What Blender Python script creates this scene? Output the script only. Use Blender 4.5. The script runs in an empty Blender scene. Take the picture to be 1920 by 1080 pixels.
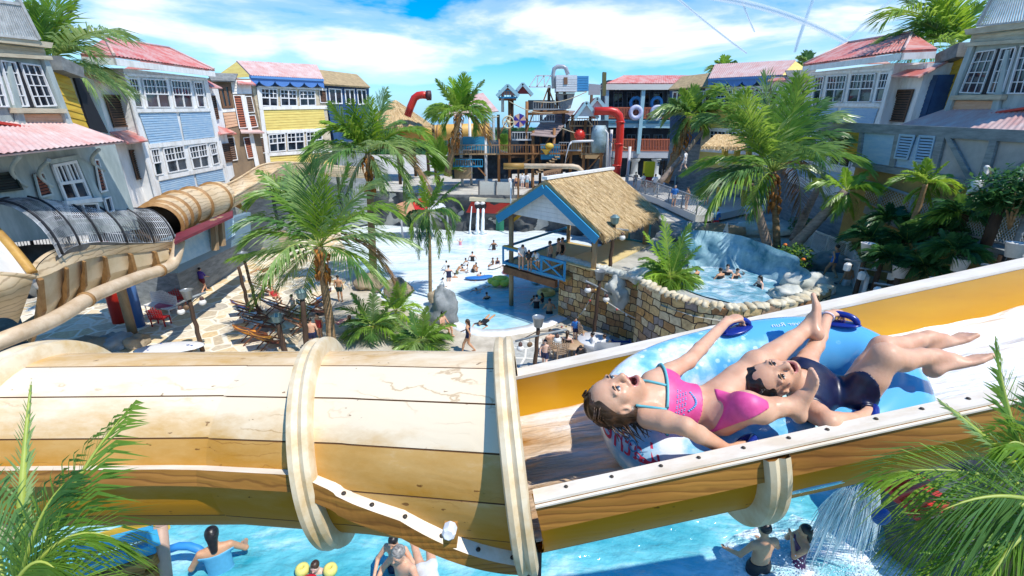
import bpy, math, random
import numpy as np
from mathutils import Vector, Matrix, noise as mnoise
R = math.radians
PI = math.pi
rnd = random.Random(11)
scene = bpy.context.scene
COL = scene.collection
F = 840.0
PITCH = R(19.8)
CP, SP = math.cos(PITCH), math.sin(PITCH)
CAM = Vector((0, 0, 10.0))
V = Vector
UP = V((0, 0, 1))

# ---- survey helpers: where a sight line of the survey photograph meets a plane in the world
def ray(px, py):
    a, b = (px - 960) / F, (540 - py) / F
    return V((a, CP + b * SP, -SP + b * CP))
def G(px, py, z=0.0):
    d = ray(px, py)
    return CAM + d * ((z - CAM.z) / d.z)
def PY(px, py, y):
    d = ray(px, py)
    return CAM + d * (y / d.y)
def PZ(px, py, zc):
    return CAM + ray(px, py) * zc
def PP(px, py, p0, n):
    d = ray(px, py)
    return CAM + d * ((V(p0) - CAM).dot(n) / d.dot(n))

# ---- mesh builder
class MB:
    def __init__(s):
        s.v = []; s.f = []; s.m = []; s.cur = 0; s.fs = []; s.sm = False
    def pts(s, ps):
        n = len(s.v); s.v.extend([(p[0], p[1], p[2]) for p in ps]); return n
    def face(s, idx):
        s.f.append(tuple(idx)); s.m.append(s.cur); s.fs.append(s.sm)
    def poly(s, ps):
        n = s.pts(ps); s.face(range(n, n + len(ps)))
    def prism(s, ps, vec):
        vec = V(vec); k = len(ps); ps = [V(p) for p in ps]
        nrm = V((0, 0, 0))
        for i in range(k):
            nrm += (ps[i]).cross(ps[(i + 1) % k])
        if nrm.dot(vec) > 0:
            ps = ps[::-1]
        n = s.pts(ps); s.pts([p + vec for p in ps])
        s.face(range(n, n + k)); s.face(range(n + 2 * k - 1, n + k - 1, -1))
        for i in range(k):
            j = (i + 1) % k
            s.face((n + j, n + i, n + k + i, n + k + j))
    def box(s, c, size, rot=None):
        c = V(c); hx, hy, hz = size[0] / 2, size[1] / 2, size[2] / 2
        ps = [V((x, y, z)) for z in (-hz, hz) for x, y in ((-hx, -hy), (hx, -hy), (hx, hy), (-hx, hy))]
        if rot is not None:
            ps = [rot @ p for p in ps]
        n = s.pts([c + p for p in ps])
        for q in ((3, 2, 1, 0), (4, 5, 6, 7), (0, 1, 5, 4), (1, 2, 6, 5), (2, 3, 7, 6), (3, 0, 4, 7)):
            s.face([n + i for i in q])
    def bar(s, a, b, w, h, up=UP):
        a, b = V(a), V(b); d = (b - a)
        L = d.length
        if L < 1e-6: return
        d /= L; u = V(up)
        if abs(d.dot(u)) > .98: u = V((0, 1, 0)) if abs(d.y) < .9 else V((1, 0, 0))
        r = d.cross(u).normalized(); u = r.cross(d)
        s.box((a + b) / 2, (L, w, h), Matrix((d, r, u)).transposed())
    def tube(s, ps, r, seg=8, cap=True, smooth=True, flat=None):
        ps = [V(p) for p in ps]; k = len(ps)
        rr = list(r) if hasattr(r, '__len__') else [r] * k
        t = (ps[1] - ps[0]).normalized()
        u = t.orthogonal().normalized()
        n0 = len(s.v); old = s.sm; s.sm = smooth
        for i, p in enumerate(ps):
            t2 = (ps[min(i + 1, k - 1)] - ps[max(i - 1, 0)])
            if t2.length > 1e-9:
                t2.normalize(); q = t.rotation_difference(t2); u = (q @ u); t = t2
            u = (u - t * u.dot(t)).normalized(); w = t.cross(u)
            s.pts([p + (u * math.cos(a) + w * math.sin(a)) * rr[i] for a in (2 * PI * j / seg for j in range(seg))])
        for i in range(k - 1):
            for j in range(seg):
                a, b = n0 + i * seg + j, n0 + i * seg + (j + 1) % seg
                s.face((a, b, b + seg, a + seg))
        s.sm = False
        if cap:
            s.face(range(n0 + seg - 1, n0 - 1, -1)); s.face(range(n0 + (k - 1) * seg, n0 + k * seg))
        s.sm = old
    def grid(s, fn, nu, nv, cu=False, cv=False, smooth=True):
        n = len(s.v); old = s.sm; s.sm = smooth
        mu, mv = (nu if cu else nu + 1), (nv if cv else nv + 1)
        for i in range(mu):
            for j in range(mv):
                s.v.append(tuple(fn(i / nu, j / nv)))
        for i in range(nu):
            for j in range(nv):
                i2, j2 = (i + 1) % mu, (j + 1) % mv
                s.face((n + i * mv + j, n + i2 * mv + j, n + i2 * mv + j2, n + i * mv + j2))
        s.sm = old
    def lathe(s, prof, c, axis=UP, seg=16, smooth=True):
        c = V(c); ax = V(axis).normalized(); u = ax.orthogonal().normalized(); w = ax.cross(u)
        def fn(i, j):
            k = min(int(round(j * (len(prof) - 1))), len(prof) - 1)
            r, h = prof[k]; a = 2 * PI * i
            return c + ax * h + (u * math.cos(a) + w * math.sin(a)) * max(r, 1e-4)
        s.grid(fn, seg, len(prof) - 1, cu=True, smooth=smooth)
    def ell(s, c, rad, rot=None, nu=12, nv=8, bump=0.0, fr=2.0, seed=0.0):
        c = V(c)
        def fn(i, j):
            a, b = 2 * PI * i, PI * (j - .5)
            p = V((math.cos(a) * math.cos(b), math.sin(a) * math.cos(b), math.sin(b)))
            k = 1.0
            if bump:
                k += bump * mnoise.fractal(p * fr + V((seed, seed * 1.7, 0)), 1.0, 2.0, 3)
            p = V((p.x * rad[0] * k, p.y * rad[1] * k, p.z * rad[2] * k))
            return c + ((rot @ p) if rot else p)
        s.grid(fn, nu, nv, cu=True)
    def build(s, name, mats, parent=None, sharp=None):
        me = bpy.data.meshes.new(name)
        me.from_pydata(s.v, [], s.f)
        if not isinstance(mats, (list, tuple)): mats = [mats]
        for m in mats: me.materials.append(m)
        me.polygons.foreach_set('use_smooth', s.fs)
        if len(mats) > 1: me.polygons.foreach_set('material_index', s.m)
        me.update()
        if sharp is not None:
            me.polygons.foreach_set('use_smooth', [True] * len(s.f)); me.set_sharp_from_angle(angle=R(sharp))
        return link(name, me, parent)

def link(name, me, parent=None):
    o = bpy.data.objects.new(name, me); COL.objects.link(o)
    if parent is not None: o.parent = parent
    return o
def tag(o, label=None, cat=None, group=None, kind=None):
    if label: o['label'] = label
    if cat: o['category'] = cat
    if group: o['group'] = group
    if kind: o['kind'] = kind
    return o
def empty(name, label, cat, group=None, loc=(0, 0, 0)):
    o = bpy.data.objects.new(name, None); COL.objects.link(o)
    o.location = loc; o.empty_display_size = .2
    return tag(o, label, cat, group)
def copy_tree(o, parent=None):
    c = o.copy(); COL.objects.link(c); c.parent = parent
    for ch in list(o.children): copy_tree(ch, c)
    return c
def bil(q, s, t):
    # q: bottom-left, bottom-right, top-right, top-left
    return q[0].lerp(q[1], s).lerp(q[3].lerp(q[2], s), t)

# ---- materials
def _new(name):
    m = bpy.data.materials.new(name); m.use_nodes = True
    nt = m.node_tree; b = nt.nodes['Principled BSDF']
    return m, nt, b
def N(nt, t, **kw):
    n = nt.nodes.new(t)
    for k, v in kw.items():
        if k in n.inputs.keys() if hasattr(n.inputs, 'keys') else False:
            n.inputs[k].default_value = v
        else:
            setattr(n, k, v)
    return n
def L(nt, a, b): nt.links.new(a, b)
def ramp(nt, stops):
    r = nt.nodes.new('ShaderNodeValToRGB'); e = r.color_ramp.elements
    e[0].position, e[0].color = stops[0][0], (*stops[0][1], 1)
    e[1].position, e[1].color = stops[-1][0], (*stops[-1][1], 1)
    for p, c in stops[1:-1]:
        x = e.new(p); x.color = (*c, 1)
    return r
def coords(nt, scale=(1, 1, 1), src='Object'):
    tc = nt.nodes.new('ShaderNodeTexCoord'); mp = nt.nodes.new('ShaderNodeMapping')
    mp.inputs['Scale'].default_value = scale
    L(nt, tc.outputs[src], mp.inputs['Vector']); return mp.outputs['Vector']
def bump(nt, b, src, strength=.3, dist=.02):
    bp = nt.nodes.new('ShaderNodeBump'); bp.inputs['Strength'].default_value = strength
    bp.inputs['Distance'].default_value = dist
    L(nt, src, bp.inputs['Height']); L(nt, bp.outputs['Normal'], b.inputs['Normal'])
def mat(name, c1, c2=None, scale=4.0, rough=.6, stretch=(1, 1, 1), bmp=0.0, metal=0.0, lo=.35, hi=.65, detail=5.0, spec=.5, bdist=.02, src='Object'):
    m, nt, b = _new(name)
    b.inputs['Roughness'].default_value = rough; b.inputs['Metallic'].default_value = metal
    b.inputs['Specular IOR Level'].default_value = spec
    if c2 is None: c2 = tuple(x * .78 for x in c1)
    n = nt.nodes.new('ShaderNodeTexNoise'); n.inputs['Scale'].default_value = scale; n.inputs['Detail'].default_value = detail
    n.inputs['Roughness'].default_value = .65
    L(nt, coords(nt, stretch, src), n.inputs['Vector'])
    r = ramp(nt, [(lo, c2), (hi, c1)])
    L(nt, n.outputs['Fac'], r.inputs['Fac']); L(nt, r.outputs['Color'], b.inputs['Base Color'])
    if bmp: bump(nt, b, n.outputs['Fac'], bmp, bdist)
    return m
def mat_grain(name, c1, c2, c3, scale=3.0, stretch=(.25, 1, 1), rough=.55, bmp=.15, dist=6.0):
    """painted or weathered wood grain: distorted bands with a weather stain on top"""
    m, nt, b = _new(name); b.inputs['Roughness'].default_value = rough
    co = coords(nt, stretch)
    w = nt.nodes.new('ShaderNodeTexWave'); w.inputs['Scale'].default_value = scale; w.inputs['Distortion'].default_value = dist
    w.inputs['Detail'].default_value = 3; w.inputs['Detail Scale'].default_value = 1.2; w.bands_direction = 'Z'
    L(nt, co, w.inputs['Vector'])
    n = nt.nodes.new('ShaderNodeTexNoise'); n.inputs['Scale'].default_value = scale * .8; n.inputs['Detail'].default_value = 6
    L(nt, co, n.inputs['Vector'])
    r1 = ramp(nt, [(.25, c3), (.5, c2), (.8, c1)]); L(nt, n.outputs['Fac'], r1.inputs['Fac'])
    r2 = ramp(nt, [(.0, (.55, .5, .45)), (.18, (1, 1, 1))]); L(nt, w.outputs['Fac'], r2.inputs['Fac'])
    mx = nt.nodes.new('ShaderNodeMix'); mx.data_type = 'RGBA'; mx.blend_type = 'MULTIPLY'; mx.inputs[0].default_value = .8
    L(nt, r1.outputs['Color'], mx.inputs[6]); L(nt, r2.outputs['Color'], mx.inputs[7])
    L(nt, mx.outputs[2], b.inputs['Base Color'])
    bump(nt, b, w.outputs['Fac'], bmp, .01)
    return m
def mat_stone(name, cols, grout, scale=1.6, edge=.06, rough=.75, stretch=(1, 1, 1), rand=1.0, bmp=.6):
    m, nt, b = _new(name); b.inputs['Roughness'].default_value = rough
    co = coords(nt, stretch)
    vo = nt.nodes.new('ShaderNodeTexVoronoi'); vo.inputs['Scale'].default_value = scale; vo.inputs['Randomness'].default_value = rand
    ve = nt.nodes.new('ShaderNodeTexVoronoi'); ve.feature = 'DISTANCE_TO_EDGE'; ve.inputs['Scale'].default_value = scale; ve.inputs['Randomness'].default_value = rand
    L(nt, co, vo.inputs['Vector']); L(nt, co, ve.inputs['Vector'])
    sx = nt.nodes.new('ShaderNodeSeparateColor'); L(nt, vo.outputs['Color'], sx.inputs[0])
    r = ramp(nt, [(i / (len(cols) - 1), c) for i, c in enumerate(cols)]); L(nt, sx.outputs[0], r.inputs['Fac'])
    n = nt.nodes.new('ShaderNodeTexNoise'); n.inputs['Scale'].default_value = scale * 5; n.inputs['Detail'].default_value = 6; L(nt, co, n.inputs['Vector'])
    mm = nt.nodes.new('ShaderNodeMix'); mm.data_type = 'RGBA'; mm.blend_type = 'OVERLAY'; mm.inputs[0].default_value = .5
    L(nt, r.outputs['Color'], mm.inputs[6]); L(nt, n.outputs['Fac'], mm.inputs[7])
    e = ramp(nt, [(edge * .5, (0, 0, 0)), (edge, (1, 1, 1))]); L(nt, ve.outputs['Distance'], e.inputs['Fac'])
    mx = nt.nodes.new('ShaderNodeMix'); mx.data_type = 'RGBA'
    L(nt, e.outputs['Color'], mx.inputs[0]); mx.inputs[6].default_value = (*grout, 1); L(nt, mm.outputs[2], mx.inputs[7])
    L(nt, mx.outputs[2], b.inputs['Base Color'])
    bump(nt, b, e.outputs['Color'], bmp, .03)
    return m
def mat_water(name, deep, mid, foam, scale=.6, lo=.5, hi=.72, rough=.08, stretch=(1, 1, 1), grad=None, wave=1.6, bmp=.35):
    """pool water seen from above: turquoise body colour broken by drifts of foam, rippled surface.
    grad=(x0,y0,x1,y1): the beach end, where the water thins out over a pale floor"""
    m, nt, b = _new(name); b.inputs['Roughness'].default_value = rough
    co = coords(nt, stretch)
    n = nt.nodes.new('ShaderNodeTexNoise'); n.inputs['Scale'].default_value = scale; n.inputs['Detail'].default_value = 8; n.inputs['Roughness'].default_value = .62
    n.inputs['Distortion'].default_value = .6
    L(nt, co, n.inputs['Vector'])
    fac = n.outputs['Fac']
    if grad:
        x0, y0, x1, y1 = grad
        geo = nt.nodes.new('ShaderNodeTexCoord'); d = nt.nodes.new('ShaderNodeVectorMath'); d.operation = 'SUBTRACT'
        L(nt, geo.outputs['Object'], d.inputs[0]); d.inputs[1].default_value = (x0, y0, 0)
        k = (x1 - x0) ** 2 + (y1 - y0) ** 2
        dt = nt.nodes.new('ShaderNodeVectorMath'); dt.operation = 'DOT_PRODUCT'; L(nt, d.outputs[0], dt.inputs[0])
        dt.inputs[1].default_value = ((x1 - x0) / k, (y1 - y0) / k, 0)
        cl = nt.nodes.new('ShaderNodeClamp'); L(nt, dt.outputs['Value'], cl.inputs[0])
        ma = nt.nodes.new('ShaderNodeMath'); ma.operation = 'MULTIPLY_ADD'; L(nt, cl.outputs[0], ma.inputs[0]); ma.inputs[1].default_value = .4
        L(nt, fac, ma.inputs[2]); fac = ma.outputs[0]
    r = ramp(nt, [(max(0, lo - .2), deep), (lo, mid), (hi, foam)])
    L(nt, fac, r.inputs['Fac']); L(nt, r.outputs['Color'], b.inputs['Base Color'])
    w = nt.nodes.new('ShaderNodeTexNoise'); w.inputs['Scale'].default_value = wave; w.inputs['Detail'].default_value = 4
    L(nt, co, w.inputs['Vector']); bump(nt, b, w.outputs['Fac'], bmp, .25)
    return m
def mat_plain(name, c, rough=.5, metal=0.0, spec=.5):
    m, nt, b = _new(name); b.inputs['Base Color'].default_value = (*c, 1); b.inputs['Roughness'].default_value = rough
    b.inputs['Metallic'].default_value = metal; b.inputs['Specular IOR Level'].default_value = spec
    n = nt.nodes.new('ShaderNodeTexNoise'); n.inputs['Scale'].default_value = 9
    mx = nt.nodes.new('ShaderNodeMix'); mx.data_type = 'RGBA'; mx.blend_type = 'MULTIPLY'; mx.inputs[0].default_value = .25
    mx.inputs[6].default_value = (*c, 1); L(nt, n.outputs['Fac'], mx.inputs[7]); L(nt, mx.outputs[2], b.inputs['Base Color'])
    return m
_cc = {}
def C(r, g, b, rough=.55):
    """cached painted colour"""
    k = (round(r, 3), round(g, 3), round(b, 3), rough)
    if k not in _cc: _cc[k] = mat_plain('paint', (r, g, b), rough)
    return _cc[k]
# ================= camera, light, sky =================
cam = bpy.data.cameras.new('camera'); camo = bpy.data.objects.new('camera', cam); COL.objects.link(camo)
camo.location = CAM; camo.rotation_euler = (R(90) - PITCH, 0, 0)
cam.sensor_width = 36; cam.lens = 36 * F / 1920; cam.clip_start = .05; cam.clip_end = 20000
scene.camera = camo
scene.view_settings.view_transform = 'Standard'; scene.view_settings.look = 'None'
scene.view_settings.exposure = 0.8; scene.view_settings.gamma = 1
SUN = V((.42, -.30, .86)).normalized()
sl = bpy.data.lights.new('sun', 'SUN'); sl.energy = 2.85; sl.angle = R(.5); sl.color = (1, .95, .87)
so = bpy.data.objects.new('sun', sl); COL.objects.link(so); so.location = (0, 0, 60)
so.rotation_euler = (-SUN).to_track_quat('-Z', 'Y').to_euler()
wd = bpy.data.worlds.new('World'); scene.world = wd; wd.use_nodes = True
nt = wd.node_tree; bg = nt.nodes['Background']; bg.inputs['Strength'].default_value = .15
sky = nt.nodes.new('ShaderNodeTexSky'); sky.sky_type = 'NISHITA'; sky.sun_disc = False
sky.sun_elevation = math.asin(SUN.z); sky.sun_rotation = math.atan2(SUN.x, SUN.y); sky.air_density = 1.0; sky.dust_density = .15; sky.ozone_density = 2.0
hs = nt.nodes.new('ShaderNodeHueSaturation'); hs.inputs['Saturation'].default_value = 1.9; hs.inputs['Value'].default_value = .74
L(nt, sky.outputs[0], hs.inputs['Color'])
tc = nt.nodes.new('ShaderNodeTexCoord')
mp = nt.nodes.new('ShaderNodeMapping'); mp.inputs['Scale'].default_value = (1.7, 1.7, 6.5); mp.inputs['Location'].default_value = (.55, .2, .1)
L(nt, tc.outputs['Generated'], mp.inputs['Vector'])
cn = nt.nodes.new('ShaderNodeTexNoise'); cn.inputs['Scale'].default_value = 1.6; cn.inputs['Detail'].default_value = 9; cn.inputs['Roughness'].default_value = .55; cn.inputs['Distortion'].default_value = .25
L(nt, mp.outputs[0], cn.inputs['Vector'])
sep = nt.nodes.new('ShaderNodeSeparateXYZ'); L(nt, tc.outputs['Generated'], sep.inputs[0])
band = nt.nodes.new('ShaderNodeMapRange'); band.interpolation_type = 'SMOOTHSTEP'
L(nt, sep.outputs['Z'], band.inputs['Value']); band.inputs['From Min'].default_value = .05; band.inputs['From Max'].default_value = .15
# the bank of cloud lies low, across the view to seaward, thinning towards the zenith
b2 = nt.nodes.new('ShaderNodeMapRange'); b2.interpolation_type = 'SMOOTHSTEP'
L(nt, sep.outputs['Z'], b2.inputs['Value']); b2.inputs['From Min'].default_value = .34; b2.inputs['From Max'].default_value = .18
mu = nt.nodes.new('ShaderNodeMath'); mu.operation = 'MULTIPLY'; L(nt, band.outputs[0], mu.inputs[0]); L(nt, b2.outputs[0], mu.inputs[1])
ad = nt.nodes.new('ShaderNodeMath'); ad.operation = 'MULTIPLY_ADD'; L(nt, mu.outputs[0], ad.inputs[0]); ad.inputs[1].default_value = .22; L(nt, cn.outputs['Fac'], ad.inputs[2])
cr = ramp(nt, [(.56, (0, 0, 0)), (.65, (.32, .32, .32)), (.79, (.95, .95, .95))]); cr.color_ramp.interpolation = 'EASE'
L(nt, ad.outputs[0], cr.inputs['Fac'])
hz = nt.nodes.new('ShaderNodeMapRange'); hz.interpolation_type = 'SMOOTHSTEP'; L(nt, sep.outputs['Z'], hz.inputs['Value']); hz.inputs['From Min'].default_value = .16; hz.inputs['From Max'].default_value = -.03
hm = nt.nodes.new('ShaderNodeMix'); hm.data_type = 'RGBA'; L(nt, hz.outputs[0], hm.inputs[0]); L(nt, hs.outputs[0], hm.inputs[6]); hm.inputs[7].default_value = (.8, 2.45, 4.4, 1)
cm = nt.nodes.new('ShaderNodeMix'); cm.data_type = 'RGBA'; L(nt, cr.outputs[0], cm.inputs[0]); L(nt, hm.outputs[2], cm.inputs[6])
cm.inputs[7].default_value = (4.3, 4.6, 5.1, 1)
L(nt, cm.outputs[2], bg.inputs['Color'])

# jet trails: long thin ribbons of ice crystals high above, soft at their sides
m_trail, nt, b = _new('ice_trail')
b.inputs['Base Color'].default_value = (.95, .97, 1, 1); b.inputs['Roughness'].default_value = 1
lw = nt.nodes.new('ShaderNodeLayerWeight'); lw.inputs['Blend'].default_value = .5
rv = ramp(nt, [(.05, (.65, .65, .65)), (.5, (.22, .22, .22)), (.92, (0, 0, 0))]); L(nt, lw.outputs['Facing'], rv.inputs['Fac'])
tl = nt.nodes.new('ShaderNodeBsdfTranslucent'); tl.inputs[0].default_value = (1, 1, 1, 1); tp_ = nt.nodes.new('ShaderNodeBsdfTransparent'); m1 = nt.nodes.new('ShaderNodeMixShader'); m1.inputs[0].default_value = .6; m2 = nt.nodes.new('ShaderNodeMixShader')
L(nt, b.outputs[0], m1.inputs[1]); L(nt, tl.outputs[0], m1.inputs[2]); L(nt, rv.outputs[0], m2.inputs[0]); L(nt, tp_.outputs[0], m2.inputs[1]); L(nt, m1.outputs[0], m2.inputs[2]); L(nt, m2.outputs[0], nt.nodes['Material Output'].inputs['Surface'])
def trail(pts, w, label):
    d = [PY(x, y, 5200) for x, y in pts]
    mb = MB(); mb.tube(d, [w * .75 * 5200 / F / .94 * k for k in ([1] * (len(d) - 1) + [.75])], 10, False)
    tag(mb.build('jet_trail', m_trail), label, 'jet trail', 'jet trails in the sky')
def arc(p, q, k, n=9):
    return [(p[0] + (q[0] - p[0]) * t - k * (q[1] - p[1]) * 4 * t * (1 - t), p[1] + (q[1] - p[1]) * t + k * (q[0] - p[0]) * 4 * t * (1 - t)) for t in (i / n for i in range(n + 1))]
trail(arc((1330, -6), (1600, 86), -.05), 6.5, 'broad curved white jet trail crossing two others over the right roofs')
trail(arc((1528, -10), (1490, 98), .01), 4, 'steep straight jet trail crossing the broad curved one')
trail(arc((1680, -8), (1548, 108), 0), 3.6, 'thin slanting jet trail running down towards the red hipped roof')
trail(arc((1262, -10), (1400, 100), .01), 2.6, 'faint thin jet trail leftmost of the four')
trail(arc((1388, -10), (1415, 60), .02), 2.4, 'short faint jet trail between two longer ones')

# ================= ground =================
m_ground = mat('ground_soil', (.10, .11, .05), (.05, .06, .03), .05, .95)
mb = MB(); mb.poly([(-4000, -200, -1.2), (4000, -200, -1.2), (4000, 9000, -1.2), (-4000, 9000, -1.2)])
tag(mb.build('ground', m_ground), 'dark soil ground under the park', 'ground', kind='structure')

shore = [(1100, 574), (1048, 592), (1020, 604), (985, 614), (945, 621), (905, 621), (875, 614), (850, 602), (832, 585), (790, 590), (735, 575), (695, 545), (672, 510), (655, 480), (640, 450), (632, 425), (640, 405), (700, 398)]
sp = [G(x, y, 0) for x, y in shore]
deckpoly = sp + [V((-12, 52, 0)), V((-60, 60, 0)), V((-60, 7.3, 0)), V((24, 7.3, 0)), V((24, 19, 0)), V((5, 24, 0))]
m_deck = mat('deck_concrete', (.62, .56, .46), (.42, .37, .29), 1.3, .85, bmp=.1)
mb = MB(); mb.prism(deckpoly, (0, 0, -.5)); tag(mb.build('pool_deck', m_deck), 'pale concrete pool deck', 'deck', kind='structure')
# the flagstones of the left court
m_flag = mat_stone('flagstones', [(.62, .44, .2), (.72, .6, .4), (.5, .42, .3), (.78, .7, .55), (.66, .5, .28), (.42, .4, .36)], (.82, .76, .62), 1.05, .07, .8, (1, 1, 1), 1.0, .5)
fl = [(640, 452), (655, 492), (660, 535), (600, 560), (560, 640), (545, 700), (-150, 760), (-420, 560), (300, 420), (640, 415)]
mb = MB(); mb.poly([G(x, y, 0) + V((0, 0, .012)) for x, y in fl]); tag(mb.build('flagstone_paving', m_flag), 'yellow crazy paving of the court', 'paving', kind='structure')
fl = [(960, 640), (1200, 620), (1240, 700), (960, 720)]
mb = MB(); mb.poly([G(x, y, 0) + V((0, 0, .012)) for x, y in fl]); tag(mb.build('flagstone_paving', mat_stone('grey_flags', [(.35, .36, .34), (.5, .5, .46), (.3, .31, .3), (.6, .58, .5)], (.75, .72, .64), 1.1, .07)), 'grey crazy paving under the tables', 'paving', kind='structure')
# rim
mb = MB(); rim = [p + V((0, 0, .02)) for p in sp[:9]]
def rimf(u, v):
    x = u * (len(rim) - 1); i = min(int(x), len(rim) - 2); p = rim[i].lerp(rim[i + 1], x - i); n = (rim[min(i + 2, len(rim) - 1)] - rim[max(i - 1, 0)]).cross(UP).normalized()
    if n.y > 0: n = -n
    return p + n * (-.12, -.1, .6, .62)[round(v * 3)] + UP * (-.25, .05, .05, -.03)[round(v * 3)]
mb.grid(rimf, 40, 3)
tag(mb.build('pool_rim', mat('rim_paint', (.85, .87, .88), (.7, .73, .76), 3, .5)), 'white painted rim of the wave pool', 'rim', kind='structure')
# wave pool
m_wave = mat_water('wave_pool_water', (.012, .25, .42), (.13, .5, .64), (.8, .9, .92), .13, .58, .85, .12, (1, 1.6, 1), (5, 19, -6.0, 31), 1.5, .4)
def wavez(x, y):
    return -.16 + .10 * mnoise.noise(V((x * .22, y * .5, 0))) + .045 * mnoise.noise(V((x * .9, y * 1.4, 5)))
mb = MB()
mb.grid(lambda u, v: V((-22 + 42 * u, 17 + 33 * v, wavez(-22 + 42 * u, 17 + 33 * v) - .04)), 126, 110)
tag(mb.build('pool_water', m_wave), 'bright turquoise water of the wave pool', 'water', kind='structure')
# near pool on the upper terrace, below the big slide
m_near = mat_water('near_pool_water', (.02, .28, .36), (.14, .50, .56), (.80, .92, .94), .55, .50, .74, .1, (1, 1.9, 1), None, 2.6, .5)
mb = MB(); mb.grid(lambda u, v: V((-9 + 17.5 * u, 1.4 + 5.85 * v, 4.0 + .05 * mnoise.noise(V((u * 16, v * 9, 2))))), 100, 50)
tag(mb.build('pool_water', m_near), 'pale turquoise water of the upper pool', 'water', kind='structure')
mb = MB()
for a, s in (((-.25, 7.5, 1.9), (18.6, .5, 4.4)), ((-9.25, 4.2, 1.9), (.5, 6.4, 4.4)), ((9.0, 4.2, 1.9), (.5, 6.4, 4.4))): mb.box(a, s)
tag(mb.build('upper_pool_wall', mat('pool_wall_render', (.5, .52, .5), (.3, .32, .3), 1.5, .8)), 'grey retaining wall of the upper pool', 'wall', kind='structure')
# ================= the big water slide in front =================
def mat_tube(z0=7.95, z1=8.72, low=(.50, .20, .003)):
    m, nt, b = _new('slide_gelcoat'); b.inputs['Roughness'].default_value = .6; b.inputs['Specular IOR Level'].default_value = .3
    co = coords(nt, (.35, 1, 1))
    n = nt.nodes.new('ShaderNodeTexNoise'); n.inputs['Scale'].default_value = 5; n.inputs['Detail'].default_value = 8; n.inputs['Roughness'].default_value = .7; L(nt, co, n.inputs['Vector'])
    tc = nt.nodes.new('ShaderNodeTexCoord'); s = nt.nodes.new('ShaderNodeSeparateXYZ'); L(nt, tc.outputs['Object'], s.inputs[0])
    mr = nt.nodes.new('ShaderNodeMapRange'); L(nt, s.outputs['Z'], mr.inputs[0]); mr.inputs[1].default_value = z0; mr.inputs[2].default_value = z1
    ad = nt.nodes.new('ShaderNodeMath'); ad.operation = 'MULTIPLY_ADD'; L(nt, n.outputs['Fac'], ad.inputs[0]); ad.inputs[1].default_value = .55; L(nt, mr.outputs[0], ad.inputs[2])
    # sunlit top and shaded underside put into the colour: pale above, amber below
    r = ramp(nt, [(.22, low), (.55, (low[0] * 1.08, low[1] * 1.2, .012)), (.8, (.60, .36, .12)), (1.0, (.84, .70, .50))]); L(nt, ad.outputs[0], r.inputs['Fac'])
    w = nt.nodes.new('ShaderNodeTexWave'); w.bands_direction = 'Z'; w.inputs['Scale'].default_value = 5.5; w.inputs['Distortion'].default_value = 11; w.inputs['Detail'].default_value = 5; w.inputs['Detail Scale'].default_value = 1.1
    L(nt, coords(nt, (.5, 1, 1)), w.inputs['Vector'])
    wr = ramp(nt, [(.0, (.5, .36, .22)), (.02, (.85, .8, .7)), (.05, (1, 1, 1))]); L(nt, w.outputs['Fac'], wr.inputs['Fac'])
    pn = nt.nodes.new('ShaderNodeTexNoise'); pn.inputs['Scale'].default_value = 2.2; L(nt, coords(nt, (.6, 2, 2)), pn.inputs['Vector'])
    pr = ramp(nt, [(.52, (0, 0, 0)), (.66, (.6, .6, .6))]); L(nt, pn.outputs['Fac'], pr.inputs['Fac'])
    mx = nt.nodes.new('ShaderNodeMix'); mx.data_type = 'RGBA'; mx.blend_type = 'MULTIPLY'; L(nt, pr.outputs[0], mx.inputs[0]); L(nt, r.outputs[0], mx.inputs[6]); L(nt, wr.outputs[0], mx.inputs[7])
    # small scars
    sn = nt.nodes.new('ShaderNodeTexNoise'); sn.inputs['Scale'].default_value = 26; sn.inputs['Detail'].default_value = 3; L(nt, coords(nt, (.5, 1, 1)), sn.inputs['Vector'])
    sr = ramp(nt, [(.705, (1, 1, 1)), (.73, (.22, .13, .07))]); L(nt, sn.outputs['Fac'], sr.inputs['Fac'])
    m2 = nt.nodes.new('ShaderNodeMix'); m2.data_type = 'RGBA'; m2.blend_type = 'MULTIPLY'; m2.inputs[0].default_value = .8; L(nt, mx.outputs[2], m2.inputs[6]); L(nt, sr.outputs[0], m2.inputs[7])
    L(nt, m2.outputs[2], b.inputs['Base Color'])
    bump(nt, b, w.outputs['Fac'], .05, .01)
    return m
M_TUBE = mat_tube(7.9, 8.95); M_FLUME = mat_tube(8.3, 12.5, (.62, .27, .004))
M_SEAM = mat_plain('slide_seam', (.16, .07, .02), .8)
M_RINGW = mat('ring_cream', (.78, .66, .46), (.62, .42, .18), 7, .5, (1, 1, 1), .1, lo=.3, hi=.6, detail=8)
M_RAILW = mat_grain('rail_wood', (.50, .25, .05), (.40, .18, .03), (.28, .11, .02), 7, (.22, 1, 1), .55, .15, 9)
M_CREAM = mat('rail_cream', (.86, .80, .70), (.72, .62, .48), 14, .5, (.3, 1, 1), .05)
M_AMBER = mat('flume_amber', (.80, .42, .02), (.66, .30, .012), 1.8, .22, (.2, 1, 1))
M_DARK = mat_plain('dark_bolt', (.04, .03, .02), .6)

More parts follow.
